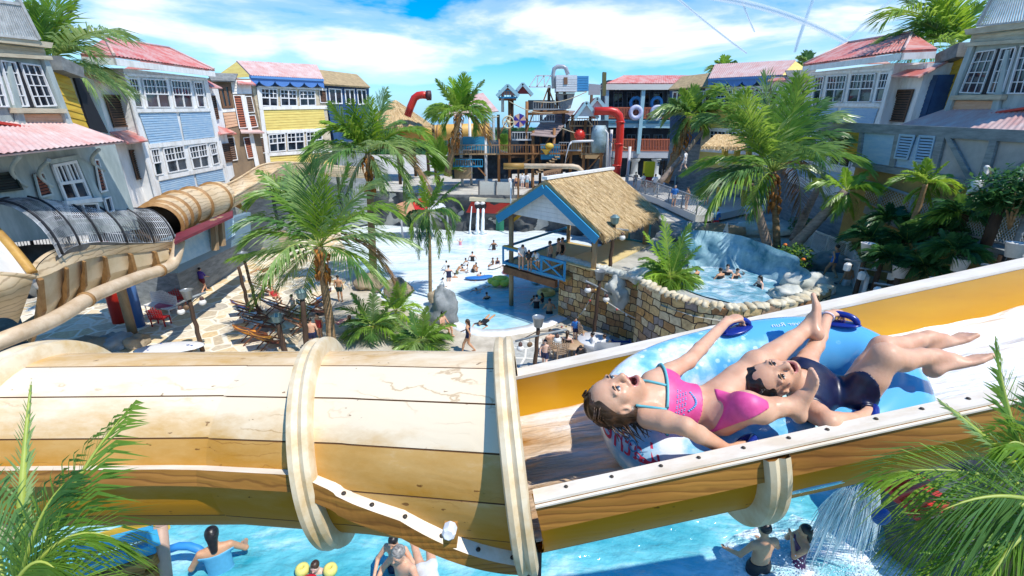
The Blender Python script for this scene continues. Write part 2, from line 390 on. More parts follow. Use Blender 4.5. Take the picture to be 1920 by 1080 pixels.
slide = empty('water_slide', 'big wood-look water slide, closed tube running into an open flume across the front', 'water slide')
TP = [V((-7.5, 2.3, 8.16)), V((-1.5, 2.3, 8.22)), V((-.7, 2.16, 8.30)), V((.04, 1.98, 8.385))]
TR = [.5, .5, .5, .505]
def spl(P, t):
    # piecewise linear with eased joints
    n = len(P) - 1; x = t * n; i = min(int(x), n - 1); f = x - i
    return P[i].lerp(P[i + 1], f)
seam_a = [R(a) for a in (90, 62, 38, 12, -14, -40, -66, 118, 145, 172, 200, 228, 255)]
def ringfan(rad, seams, groove=.005, gw=.004):
    """angles and radii of a planked cross-section: (angle, radius, is_groove)"""
    out = []
    base = [2 * PI * i / 60 for i in range(60)]
    for a in base:
        if min(abs((a - s + PI) % (2 * PI) - PI) for s in seams) > 1.6 * gw / rad: out.append((a, rad, 0))
    for s in seams:
        out += [((s - gw / rad) % (2 * PI), rad, 1), (s % (2 * PI), rad - groove, 1), ((s + gw / rad) % (2 * PI), rad, 0)]
    return sorted(out)
KM = .27   # the tube mouth is cut on a mitre
def mitre(t, f): return KM * f * max(0, (t - .72) / .28)
def tube_shell(path, rad, seams, nseg):
    mb = MB(); fan = ringfan(rad, seams); k = len(fan)
    for i in range(nseg + 1):
        p = spl(path, i / nseg); d = (spl(path, min(1, i / nseg + .01)) - spl(path, max(0, i / nseg - .01))).normalized()
        side = d.cross(UP).normalized() * -1  # away from the viewer
        side = V((0, 1, 0)) - d * d.y; side.normalize(); up = d.cross(side).normalized()
        if up.z < 0: up = -up
        mb.pts([p - side * math.cos(a) * r + up * math.sin(a) * r + V((mitre(i / nseg, math.cos(a) * r), 0, 0)) for a, r, g in fan])
    pk, c_ = [], 0
    for j in range(k):
        c_ += int(fan[j][1] < rad); pk.append(2 if c_ * 7 % 3 == 1 else 0)
    for i in range(nseg):
        for j in range(k):
            j2 = (j + 1) % k
            mb.cur = 1 if fan[j][2] and fan[j2][1] < rad or (fan[j][1] < rad) else pk[j]
            mb.face((i * k + j, (i + 1) * k + j, (i + 1) * k + j2, i * k + j2))
    return mb
seam_main = [R(a) for a in (85, 60, 35, 10, -18, -45, 112, 140, 170, 200, 230, 258)]
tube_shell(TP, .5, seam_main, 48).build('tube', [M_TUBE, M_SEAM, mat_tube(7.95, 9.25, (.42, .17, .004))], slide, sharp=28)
def flange(c, d, rad, wout, width, name='flange_ring', a0=0, a1=2 * PI, mats=None, squash=1.0):
    """a flange ring: rectangular section with rounded outer lip"""
    d = d.normalized(); side = (V((0, 1, 0)) - d * d.y).normalized(); up = d.cross(side).normalized()
    if up.z < 0: up = -up
    prof = [(0, -width / 2), (wout * .72, -width / 2), (wout * .95, -width * .42), (wout, -width * .2), (wout * .93, -.01), (wout * .87, 0), (wout * .93, .01), (wout, width * .2), (wout * .95, width * .42), (wout * .72, width / 2), (0, width / 2)]
    mb = MB(); n = 64
    full = abs(a1 - a0 - 2 * PI) < 1e-3
    def fn(u, v):
        a = a0 + (a1 - a0) * u; r, w = prof[int(round(v * (len(prof) - 1)))]
        return c + (-side * math.cos(a) * squash + up * math.sin(a)) * (rad + r) + d * w
    mb.grid(fn, n, len(prof) - 1, cu=full)
    return mb.build(name, mats or M_RINGW, slide, sharp=40)
for x, w in ((-4.4, .16), (-2.86, .16), (-1.07, .115), (.02, .10)):
    t = min(max((x + 7.5) / 7.54, 0), 1)
    # find the point on the axis at this x
    for i in range(3):
        if TP[i].x <= x <= TP[i + 1].x: c = TP[i].lerp(TP[i + 1], (x - TP[i].x) / (TP[i + 1].x - TP[i].x)); d = TP[i + 1] - TP[i]
    k_ = (.36 if x < 0 else KM) if x > -2 else 0
    flange(c, d + V((0, k_, 0)) * d.length, .47, .115, w, squash=1 + .18 * k_)
def surf(path_t, ang, r):
    p = spl(TP, path_t); d = (spl(TP, min(1, path_t + .01)) - spl(TP, max(0, path_t - .01))).normalized()
    side = (V((0, 1, 0)) - d * d.y).normalized(); up = d.cross(side).normalized()
    if up.z < 0: up = -up
    return p - side * math.cos(ang) * r + up * math.sin(ang) * r + V((mitre(path_t, math.cos(ang) * r), 0, 0))
def tx(x):
    for i in range(3):
        if TP[i].x <= x <= TP[i + 1].x: return (i + (x - TP[i].x) / (TP[i + 1].x - TP[i].x)) / 3
    return 1.0
mb = MB(); mb.grid(lambda u, v: surf(tx(.03 - 2.2 * v), 2 * PI * u, .488), 40, 10, cu=True)
mb.build('tube_lining', mat_plain('tube_lining', (.3, .2, .1), .6), slide)
# ledge rail along the front of the tube, then dropping diagonally to the mouth
def rail(pts_fn, n, h, wtop, name='side_rail'):
    w = MB(); tp = MB()
    sec = []
    for i in range(n + 1):
        t, a = pts_fn(i / n)
        o = surf(t, a, .5); out = (o - spl(TP, t)).normalized(); dn = (surf(t, a - .02, .5) - o).normalized()
        dn = (dn * .55 + V((0, 0, -.45))).normalized()
        sec.append((o - out * .03, o + out * wtop, o + out * (wtop + .008) + dn * h, o - out * .03 + dn * h))
    for i in range(n):
        A, B = sec[i], sec[i + 1]
        tp.poly((A[0], A[1], B[1], B[0]))
        w.poly((A[1], A[2], B[2], B[1])); w.poly((A[2], A[3], B[3], B[2]))
    for S in (sec[0], sec[-1]): w.poly(S)
    o = w.build(name, M_RAILW, slide); tp.build('rail_top', M_CREAM, o)
rail(lambda t: (tx(-7.2 + 6.27 * t), R(20)), 24, .085, .055)
rail(lambda t: (tx(-.89 + .95 * t), R(20 - 38 * t - 54 * max(0, t - .5))), 26, .10, .06)
for k in range(6):
    mb = MB(); t = .25 + .13 * k; q = surf(tx(-.89 + .95 * t), R(20 - 38 * t - 54 * max(0, t - .5)), .5)
    out = (q - spl(TP, tx(-.89 + .95 * t))).normalized(); mb.ell(q + out * .03 + V((0, 0, .004)), (.012, .012, .008), None, 8, 5); mb.build('rail_bolt', M_DARK, slide)
q = PZ(842, 998, 1.66); mb = MB(); ax = V((0, -1, .35)).normalized()
mb.lathe([(.0, .02), (.018, .022), (.026, .012), (.027, -.03), (.0, -.03)], q, ax, 8, False)
mb.build('end_cap', C(.85, .85, .85), slide)
mb = MB(); mb.box(q + V((0, .03, -.045)), (.05, .06, .07)); mb.build('cap_bracket', M_RAILW, slide)

# open flume to the right
FD = V((1, .074, .206)).normalized(); FA = V((.04, 1.97, 8.385)); FL = 6.0
FS = (V((0, 1, 0)) - FD * FD.y).normalized(); FU = FD.cross(FS).normalized(); FU = FU if FU.z > 0 else -FU
def fl(t, s, u): return FA + FD * t + FS * s + FU * u
RIM = .125
def trough(rad, name, mats, t0=-.09, t1=FL, a_top=None, flip=1, grooves=()):
    mb = MB(); a0 = PI - math.asin(RIM / rad); a1 = 2 * PI + math.asin(RIM / rad); n = 44
    fan = [a0 + (a1 - a0) * i / n for i in range(n + 1)]
    for s in grooves: fan += [s - .008, s, s + .008]
    fan.sort(); k = len(fan)
    for i in range(25):
        mb.pts([fl((t0 - KM * math.cos(a) * rad) * (1 - i / 24) + t1 * i / 24, math.cos(a) * (rad - (.007 if a in grooves else 0)), math.sin(a) * rad) for a in fan])
    for i in range(24):
        for j in range(k - 1):
            mb.cur = 1 if (fan[j] in grooves or fan[j + 1] in grooves) else 0
            mb.face((i * k + j, i * k + j + 1, (i + 1) * k + j + 1, (i + 1) * k + j))
    return mb.build(name, mats, slide, sharp=25)
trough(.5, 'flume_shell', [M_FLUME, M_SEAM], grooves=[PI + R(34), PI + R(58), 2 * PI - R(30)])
trough(.485, 'flume_inside', M_AMBER)
# rims: front rail with its pale ledge, far rim
mb = MB(); c2 = MB()
rw = math.sqrt(.25 - RIM * RIM)
mb.prism([fl(.045, -rw - .056, RIM + .012), fl(.045, -rw - .068, RIM - .125), fl(.045, -rw + .0, RIM - .125), fl(.045, -rw + .012, RIM + .012)], FD * (FL - .05))
o = mb.build('side_rail', M_RAILW, slide)
c2.prism([fl(.045, -rw - .056, RIM + .0125), fl(.045, -rw - .056, RIM + .024), fl(.045, -rw + .014, RIM + .024), fl(.045, -rw + .014, RIM + .0125)], FD * (FL - .05))
c2.prism([fl(.045, -rw - .070, RIM + .002), fl(.045, -rw - .070, RIM + .0098), fl(.045, -rw - .058, RIM + .0098), fl(.045, -rw - .058, RIM + .002)], FD * (FL - .05))
c2.build('rail_top', M_CREAM, o)
for k in range(22): mb = MB(); mb.ell(fl(.16 + .19 * k + .06 * rnd.random(), -rw - .012, RIM + .026), (.009, .009, .005), None, 7, 5); mb.build('rail_bolt', M_DARK, slide)
mb = MB(); mb.prism([fl(-.2, rw - .012, RIM), fl(-.2, rw - .012, RIM + .02), fl(-.2, rw + .09, RIM + .02), fl(-.2, rw + .09, RIM - .05)], FD * (FL - .05))
mb.build('far_rim', M_CREAM, slide)
# support hoop under the flume
d = FD; flange(fl(1.06, 0, 0), FD, .485, .10, .11, 'support_hoop', R(168), R(372), M_RINGW)
mb = MB()  # column
for p, q_ in ((V((.10, 1.72, 0)), .055), (V((-4.3, 2.3, 0)), .14), (V((4.6, 2.3, 0)), .14)):
    mb = MB(); mb.tube([p, V((p.x, p.y, 7.95 + max(0, p.x * .2)))], q_, 16)
    mb.build('support_column', C(.05, .045, .05), slide)
# the sheet of rushing water in the flume
m_rush = mat_water('rushing_water', (.42, .20, .05), (.72, .55, .38), (.92, .95, .97), 2.2, .53, .72, .06, (.28, 2.2, 1), (.1, 0, 1.5, 0), 7, .5)
mb = MB(); wl = -.19
def rush(u, v):
    s = (v - .5) * 2 * .47; t = (-.12 - KM * s) * (1 - u) + 5.9 * u
    n = mnoise.noise(V((t * 1.6, s * 9, 3))) * .02 + mnoise.noise(V((t * 5, s * 22, 1))) * .012
    return fl(t, s, wl + n + .05 * abs(v - .5) * 2)
mb.grid(rush, 220, 46); tag(mb.build('rushing_water', m_rush), 'white rushing water in the flume', 'water', kind='stuff')
# ================= figures: one continuous body each, from a blended distance field =================
def smin(a, b, k):
    h = np.clip(.5 + .5 * (b - a) / k, 0, 1)
    return b * (1 - h) + a * h - k * h * (1 - h)
def A3(p): return np.array((p[0], p[1], p[2]), dtype=np.float32)
class Body:
    """cones (a, b, ra, rb), flat cones in a frame, ellipsoids; blended in order"""
    def __init__(s): s.e = []
    def cone(s, a, b, ra, rb, k=.02, op='u'): s.e.append(('c', A3(a), A3(b), ra, rb, k, op)); return s
    def flat(s, a, b, ra, rb, nrm, q, k=.03, op='u'):
        # q<1 squeezes the section along nrm
        s.e.append(('f', A3(a), A3(b), ra, rb, A3(V(nrm).normalized()), q, k, op)); return s
    def ell(s, c, rad, rot=None, k=.02, op='u'):
        m = np.array(rot.to_3x3() if rot is not None else Matrix.Identity(3), dtype=np.float32)
        s.e.append(('e', A3(c), np.array(rad, dtype=np.float32), m, k, op)); return s
    def __call__(s, P):
        d = None
        for e in s.e:
            if e[0] == 'c':
                a, b, ra, rb, k, op = e[1:]; ab = b - a; t = np.clip(((P - a) @ ab) / max(float(ab @ ab), 1e-9), 0, 1)
                x = np.linalg.norm(P - a - t[:, None] * ab, axis=1) - (ra + (rb - ra) * t)
            elif e[0] == 'f':
                a, b, ra, rb, n, q, k, op = e[1:]; pa = P - a; h = pa @ n; pa = pa + np.outer(h * (1 / q - 1), n)
                ab = b - a; h2 = float(ab @ n); ab = ab + n * h2 * (1 / q - 1)
                t = np.clip((pa @ ab) / max(float(ab @ ab), 1e-9), 0, 1)
                x = (np.linalg.norm(pa - t[:, None] * ab, axis=1) - (ra + (rb - ra) * t)) * min(1, q * 1.15)
            else:
                c, rad, m, k, op = e[1:]; p = (P - c) @ m
                k0 = np.linalg.norm(p / rad, axis=1); k1 = np.linalg.norm(p / (rad * rad), axis=1) + 1e-6
                x = k0 * (k0 - 1) / k1
            if d is None: d = x
            elif op == 'u': d = smin(d, x, k)
            else: d = -smin(-d, x, k)
        return d
    def bounds(s, pad=.05):
        lo, hi = np.full(3, 1e9), np.full(3, -1e9)
        for e in s.e:
            if e[-1] != 'u': continue
            if e[0] in 'cf':
                r = max(e[3], e[4])
                for p in (e[1], e[2]): lo = np.minimum(lo, p - r); hi = np.maximum(hi, p + r)
            else: lo = np.minimum(lo, e[1] - e[2].max()); hi = np.maximum(hi, e[1] + e[2].max())
        return lo - pad, hi + pad
def sdf_mesh(name, f, lo, hi, h, mats, parent=None, paint=None):
    B = 8; lo = np.array(lo, dtype=np.float32); nb = np.maximum(1, np.ceil((np.array(hi) - lo) / (h * B)).astype(int))
    gi = np.stack(np.meshgrid(*[np.arange(n) for n in nb], indexing='ij'), -1).reshape(-1, 3)
    d = f((lo + (gi + .5) * h * B).astype(np.float32))
    gi = gi[np.abs(d) < h * B * 1.45]
    loc = np.stack(np.meshgrid(*[np.arange(B + 1)] * 3, indexing='ij'), -1).reshape(-1, 3)
    vid = {}; verts = []; allq = []
    S = np.array(nb * B + 2, dtype=np.int64)
    key = lambda c: (c[..., 0].astype(np.int64) * S[1] + c[..., 1]) * S[2] + c[..., 2]
    ids_l, pos_l, quads = [], [], []
    for s0 in range(0, len(gi), 150):
        g = gi[s0:s0 + 150]
        idx = g[:, None, :] * B + loc[None]
        P = (lo + idx.reshape(-1, 3) * h).astype(np.float32)
        D = f(P).reshape(len(g), B + 1, B + 1, B + 1)
        D = np.where(D == 0, 1e-9, D)
        n = np.arange(B)
        acc = np.zeros((len(g), B, B, B, 3)); cnt = np.zeros((len(g), B, B, B))
        base = np.stack(np.meshgrid(n, n, n, indexing='ij'), -1)
        for ax in range(3):
            o1, o2 = [(1, 2), (0, 2), (0, 1)][ax]
            for i in (0, 1):
                for j in (0, 1):
                    sl = [slice(0, B)] * 3; sl[o1] = slice(i, B + i); sl[o2] = slice(j, B + j)
                    a = D[(slice(None), *sl)]; sl[ax] = slice(1, B + 1); b = D[(slice(None), *sl)]
                    cr = (a * b) < 0; t = np.where(cr, a / np.where(cr, a - b, 1), 0)
                    off = np.zeros(a.shape + (3,)); off[..., ax] = t; off[..., o1] = i; off[..., o2] = j
                    acc += off * cr[..., None]; cnt += cr
        m = cnt > 0
        w = np.argwhere(m); cell = g[w[:, 0]] * B + w[:, 1:]
        ids_l.append(key(cell)); pos_l.append(lo + (cell + acc[m] / cnt[m][:, None]) * h)
        for ax in range(3):
            o1, o2 = [(1, 2), (2, 0), (0, 1)][ax]
            sl = [slice(0, B)] * 3; a = D[(slice(None), *sl)]; sl[ax] = slice(1, B + 1); b = D[(slice(None), *sl)]
            w = np.argwhere((a * b) < 0); sg = a[(a * b) < 0] < 0
            c = g[w[:, 0]] * B + w[:, 1:]
            e1 = np.zeros(3, int); e1[o1] = 1; e2 = np.zeros(3, int); e2[o2] = 1
            q = np.stack([key(c - e1 - e2), key(c - e2), key(c), key(c - e1)], -1)
            q[~sg] = q[~sg][:, ::-1]; quads.append(q)
    ids = np.concatenate(ids_l); pos = np.concatenate(pos_l); q = np.concatenate(quads)
    o = np.argsort(ids); ids = ids[o]; pos = pos[o]
    k = np.searchsorted(ids, q); k = np.minimum(k, len(ids) - 1); ok = (ids[k] == q).all(1); k = k[ok]
    me = bpy.data.meshes.new(name)
    me.from_pydata(pos.tolist(), [], k.tolist())
    if not isinstance(mats, (list, tuple)): mats = [mats]
    for mm in mats: me.materials.append(mm)
    if paint is not None and len(k):
        me.polygons.foreach_set('material_index', paint(pos[k].mean(1)).astype(np.int32))
    me.polygons.foreach_set('use_smooth', [True] * len(me.polygons)); me.update()
    return link(name, me, parent) if parent is not False else me
def mat_skin(name, c, wet=.5):
    m, nt, b = _new(name); b.inputs['Roughness'].default_value = wet
    n = nt.nodes.new('ShaderNodeTexNoise'); n.inputs['Scale'].default_value = 14; n.inputs['Detail'].default_value = 4; L(nt, coords(nt), n.inputs['Vector'])
    r = ramp(nt, [(.3, (c[0] * .9, c[1] * .8, c[2] * .74)), (.7, c)]); L(nt, n.outputs['Fac'], r.inputs['Fac']); L(nt, r.outputs[0], b.inputs['Base Color'])
    b.inputs['Specular IOR Level'].default_value = .4; n3 = nt.nodes.new('ShaderNodeTexNoise'); n3.inputs['Scale'].default_value = 90; n3.inputs['Detail'].default_value = 4; L(nt, coords(nt), n3.inputs['Vector']); bump(nt, b, n3.outputs['Fac'], .12, .01); rr_ = ramp(nt, [(.35, (.28, .28, .28)), (.6, (.6, .6, .6))]); L(nt, n.outputs['Fac'], rr_.inputs['Fac']); L(nt, rr_.outputs[0], b.inputs['Roughness']); b.inputs['Subsurface Weight'].default_value = .12; b.inputs['Subsurface Radius'].default_value = (.02, .008, .004)
    return m
SKIN1 = mat_skin('skin_fair', (.74, .44, .29)); SKIN2 = mat_skin('skin_tan', (.62, .35, .20)); SKIN3 = mat_skin('skin_brown', (.36, .19, .10)); SKIN4 = mat_skin('skin_pale', (.80, .55, .43))
def mat_hair(name, c):
    m, nt, b = _new(name); b.inputs['Roughness'].default_value = .35
    n = nt.nodes.new('ShaderNodeTexNoise'); n.inputs['Scale'].default_value = 30; n.inputs['Detail'].default_value = 6; L(nt, coords(nt, (.5, 1, 2)), n.inputs['Vector'])
    r = ramp(nt, [(.3, tuple(x * .4 for x in c)), (.75, tuple(min(1, x * 2.2) for x in c))]); L(nt, n.outputs['Fac'], r.inputs['Fac']); L(nt, r.outputs[0], b.inputs['Base Color'])
    bump(nt, b, n.outputs['Fac'], .6, .01); return m
HAIRB = mat_hair('hair_black', (.012, .009, .008)); HAIRD = mat_hair('hair_brown', (.045, .022, .01)); HAIRG = mat_hair('hair_grey', (.22, .2, .18))
# ================= raft and its two riders =================
CX, CY, CZ = V((1, 0, 0)), V((0, SP, CP)), V((0, -CP, SP))   # right, up, towards the viewer
def cam3(x, y, z): return CX * x + CY * y + CZ * z
RC, RU, TILT = 1.29, -.018, .287
def raft_pt(a, b, r=.165, hl=.68, hw=.305):
    # stadium-like oval ring
    n = 2.5
    ca, sa = math.cos(a), math.sin(a)
    x = hl * math.copysign(abs(ca) ** (2 / n), ca); y = hw * math.copysign(abs(sa) ** (2 / n), sa)
    c = V((x, y, 0)); o = V((x / hl ** 2 , y / hw ** 2, 0)).normalized()
    p = c + o * (math.cos(b) * r) + V((0, 0, 1)) * (math.sin(b) * r * .95)
    pk = 1 + .012 * math.sin(a * 26) * max(0, -math.cos(b * 1.0))
    return fl(RC + p.x, p.y * pk, RU + p.z + TILT * p.y)
def mat_raft():
    m, nt, b = _new('raft_vinyl'); b.inputs['Roughness'].default_value = .16; b.inputs['Coat Weight'].default_value = .4
    n = nt.nodes.new('ShaderNodeTexNoise'); n.inputs['Scale'].default_value = 3.4; n.inputs['Detail'].default_value = 9; n.inputs['Roughness'].default_value = .6
    L(nt, coords(nt), n.inputs['Vector'])
    tc = nt.nodes.new('ShaderNodeTexCoord'); s = nt.nodes.new('ShaderNodeSeparateXYZ'); L(nt, tc.outputs['Object'], s.inputs[0])
    # the printed bank of bubbles is thickest at the head end of the raft
    mr = nt.nodes.new('ShaderNodeMapRange'); L(nt, s.outputs['X'], mr.inputs[0]); mr.inputs[1].default_value = .4; mr.inputs[2].default_value = 1.7; mr.inputs[3].default_value = .17; mr.inputs[4].default_value = -.07
    v = nt.nodes.new('ShaderNodeTexVoronoi'); v.inputs['Scale'].default_value = 16; L(nt, coords(nt), v.inputs['Vector'])
    vr = ramp(nt, [(.18, (1, 1, 1)), (.24, (0, 0, 0))]); L(nt, v.outputs['Distance'], vr.inputs['Fac'])
    ad = nt.nodes.new('ShaderNodeMath'); L(nt, n.outputs['Fac'], ad.inputs[0]); L(nt, mr.outputs[0], ad.inputs[1])
    a2 = nt.nodes.new('ShaderNodeMath'); a2.operation = 'MULTIPLY_ADD'; L(nt, vr.outputs[0], a2.inputs[0]); a2.inputs[1].default_value = .08; L(nt, ad.outputs[0], a2.inputs[2])
    r = ramp(nt, [(.49, (.12, .46, .83)), (.57, (.28, .64, .92)), (.68, (.86, .93, .97))]); L(nt, a2.outputs[0], r.inputs['Fac']); L(nt, r.outputs[0], b.inputs['Base Color'])
    return m
raft = empty('inflatable_raft', 'sky blue double inflatable raft with white bubble print sliding in the flume', 'raft')
mb = MB(); mb.grid(lambda u, v: raft_pt(2 * PI * u, 2 * PI * v), 96, 28, cu=True, cv=True); mb.build('ring', mat_raft(), raft)
mb = MB(); mb.grid(lambda u, v: fl(RC + .62 * v * math.cos(2 * PI * u), .24 * v * math.sin(2 * PI * u), RU - .10 + TILT * .24 * v * math.sin(2 * PI * u)), 32, 3, cu=True)
mb.build('floor', mat_water('raft_floor', (.2, .55, .6), (.35, .7, .72), (.7, .88, .88), 3, .45, .8, .15), raft)
M_HAND = mat_plain('handle_navy', (.012, .035, .30), .25)
def handle(a, b, tw=0.0):
    c = raft_pt(a, b); n = (c - raft_pt(a, b, .1)).normalized()
    t = (raft_pt(a + .03, b) - c); t = (t - n * t.dot(n)).normalized(); t = Matrix.Rotation(tw, 3, n) @ t; s = n.cross(t)
    rot = Matrix((t, s, n)).transposed()
    mb = MB(); mb.ell(c + n * .004, (.105, .052, .014), rot, 24, 8)
    o = mb.build('handle', M_HAND, raft)
    g = MB(); g.tube([c + t * (.085 * math.cos(x)) + n * (.012 + .05 * math.sin(x)) for x in (PI * i / 14 for i in range(15))], .016, 10)
    g.build('grip', M_HAND, o)
    return c, n, t
H = {}
# the four places where the survey shows handles
for k, (a, b, tw) in {'far1': (R(86), R(88), .2), 'far2': (R(32), R(84), -.2), 'near1': (R(-107.6), R(58), .8), 'near2': (R(-70), R(62), .6)}.items():
    H[k] = handle(a, b, tw)

# lettering printed on the raft (it reads mirror-wise, as on the photograph)
def text_mesh(body, size):
    cu = bpy.data.curves.new('lettering', 'FONT'); cu.body = body; cu.size = size; cu.resolution_u = 3; cu.align_x = 'CENTER'; cu.align_y = 'CENTER'; cu.shear = .1
    o = bpy.data.objects.new('lettering', cu); COL.objects.link(o)
    dg = bpy.context.evaluated_depsgraph_get(); me = bpy.data.meshes.new_from_object(o.evaluated_get(dg)); bpy.data.objects.remove(o)
    return me
def letter(body, size, a, b, mt, flipx=True, rot=0.0, off=.004):
    me = text_mesh(body, size)
    c = raft_pt(a, b); 
    da = (raft_pt(a + .01, b) - raft_pt(a - .01, b)).length / .02; db = .19
    for v in me.vertices:
        x, y = v.co.x, v.co.y
        if flipx: x = -x
        x, y = x * math.cos(rot) - y * math.sin(rot), x * math.sin(rot) + y * math.cos(rot)
        aa, bb = a + x / da, b + y / db
        v.co = raft_pt(aa, bb, .165 + off)
    me.materials.clear(); me.materials.append(mt)
    return link('lettering', me, raft)
letter('Lather', .15, R(-166), R(38), C(.75, .05, .12), True, R(8))
letter('the', .12, R(-147), R(34), C(.75, .05, .12), True, R(8))
letter('LOGIN', .075, R(195), R(50), C(.05, .35, .65), True, R(-30))
letter('505', .05, R(92), R(88), C(.8, .9, .95), True, R(180))
letter('River Run', .045, R(62), R(92), C(.75, .88, .95), True, R(180))

def hand(B, wr, d, n, s=1.0, curl=1.0, spread=.9, thumb=1, k=.008):
    """palm and five fingers; d: along the hand, n: out of the back of the hand; thumb=+1/-1 side"""
    d = V(d).normalized(); n = V(n); n = (n - d * n.dot(d)).normalized(); e = d.cross(n) * thumb
    w = V(wr)
    B.flat(w + d * .012 * s, w + d * .066 * s, .026 * s, .036 * s, n, .5, .018)
    for i, (off, ln, ra) in enumerate(((.030, .066, .0088), (.010, .074, .0092), (-.011, .068, .0088), (-.030, .054, .0078))):
        p = w + d * (.078 - .006 * abs(i - 1.2)) * s + e * off * s * spread; dd = (d + e * off * 3.0).normalized(); ang = .35 * curl * (1 + .12 * i)
        q = p
        for j, fr in enumerate((.45, .32, .27)):
            ax = dd.cross(n).normalized(); dd = Matrix.Rotation(-ang * (1.0 if j == 0 else 1.5), 3, ax) @ dd; nn = q + dd * ln * fr * s
            B.cone(q, nn, ra * s * (1 - .08 * j), ra * s * (1 - .08 * (j + 1)), k * s * .6); q = nn
    p = w + d * .026 * s + e * .024 * s; dd = (d * .75 + e * .75 - n * .35).normalized(); q = p + dd * .036 * s
    B.cone(p, q, .0125 * s, .0105 * s, .012 * s); dd = (d * .95 + e * .25 - n * .5 * curl).normalized(); B.cone(q, q + dd * .028 * s, .0098 * s, .008 * s, .006 * s)
def foot(B, an, heel_d, toe_d, s=1.0, big=1):
    """heel_d: from the ankle to the sole; toe_d: from heel towards the toes"""
    dn, t = V(heel_d).normalized(), V(toe_d); t = (t - dn * t.dot(dn)).normalized(); e = dn.cross(t) * big
    a = V(an); h = a + dn * .045 * s - t * .03 * s
    B.ell(h, (.03 * s, .03 * s, .034 * s), None, .03 * s)
    B.cone(a, a + dn * .03 * s + t * .06 * s, .032 * s, .026 * s, .03 * s)
    m = a + dn * .058 * s + t * .115 * s
    B.flat(h + t * .02 * s, m, .028 * s, .041 * s, dn, .5, .03 * s)
    for i, (o, ln, ra) in enumerate(((.028, .043, .0135), (.008, .042, .0098), (-.008, .036, .0092), (-.023, .03, .0086), (-.036, .022, .008))):
        p = m + e * o * s + t * .018 * s; B.cone(p, p + t * ln * s - dn * .004 * s, ra * s, ra * .92 * s, .008 * s)
def limb(B, j, r, k=.025):
    for i in range(len(j) - 1): B.cone(j[i], j[i + 1], r[i], r[i + 1], k if i == 0 else .012)
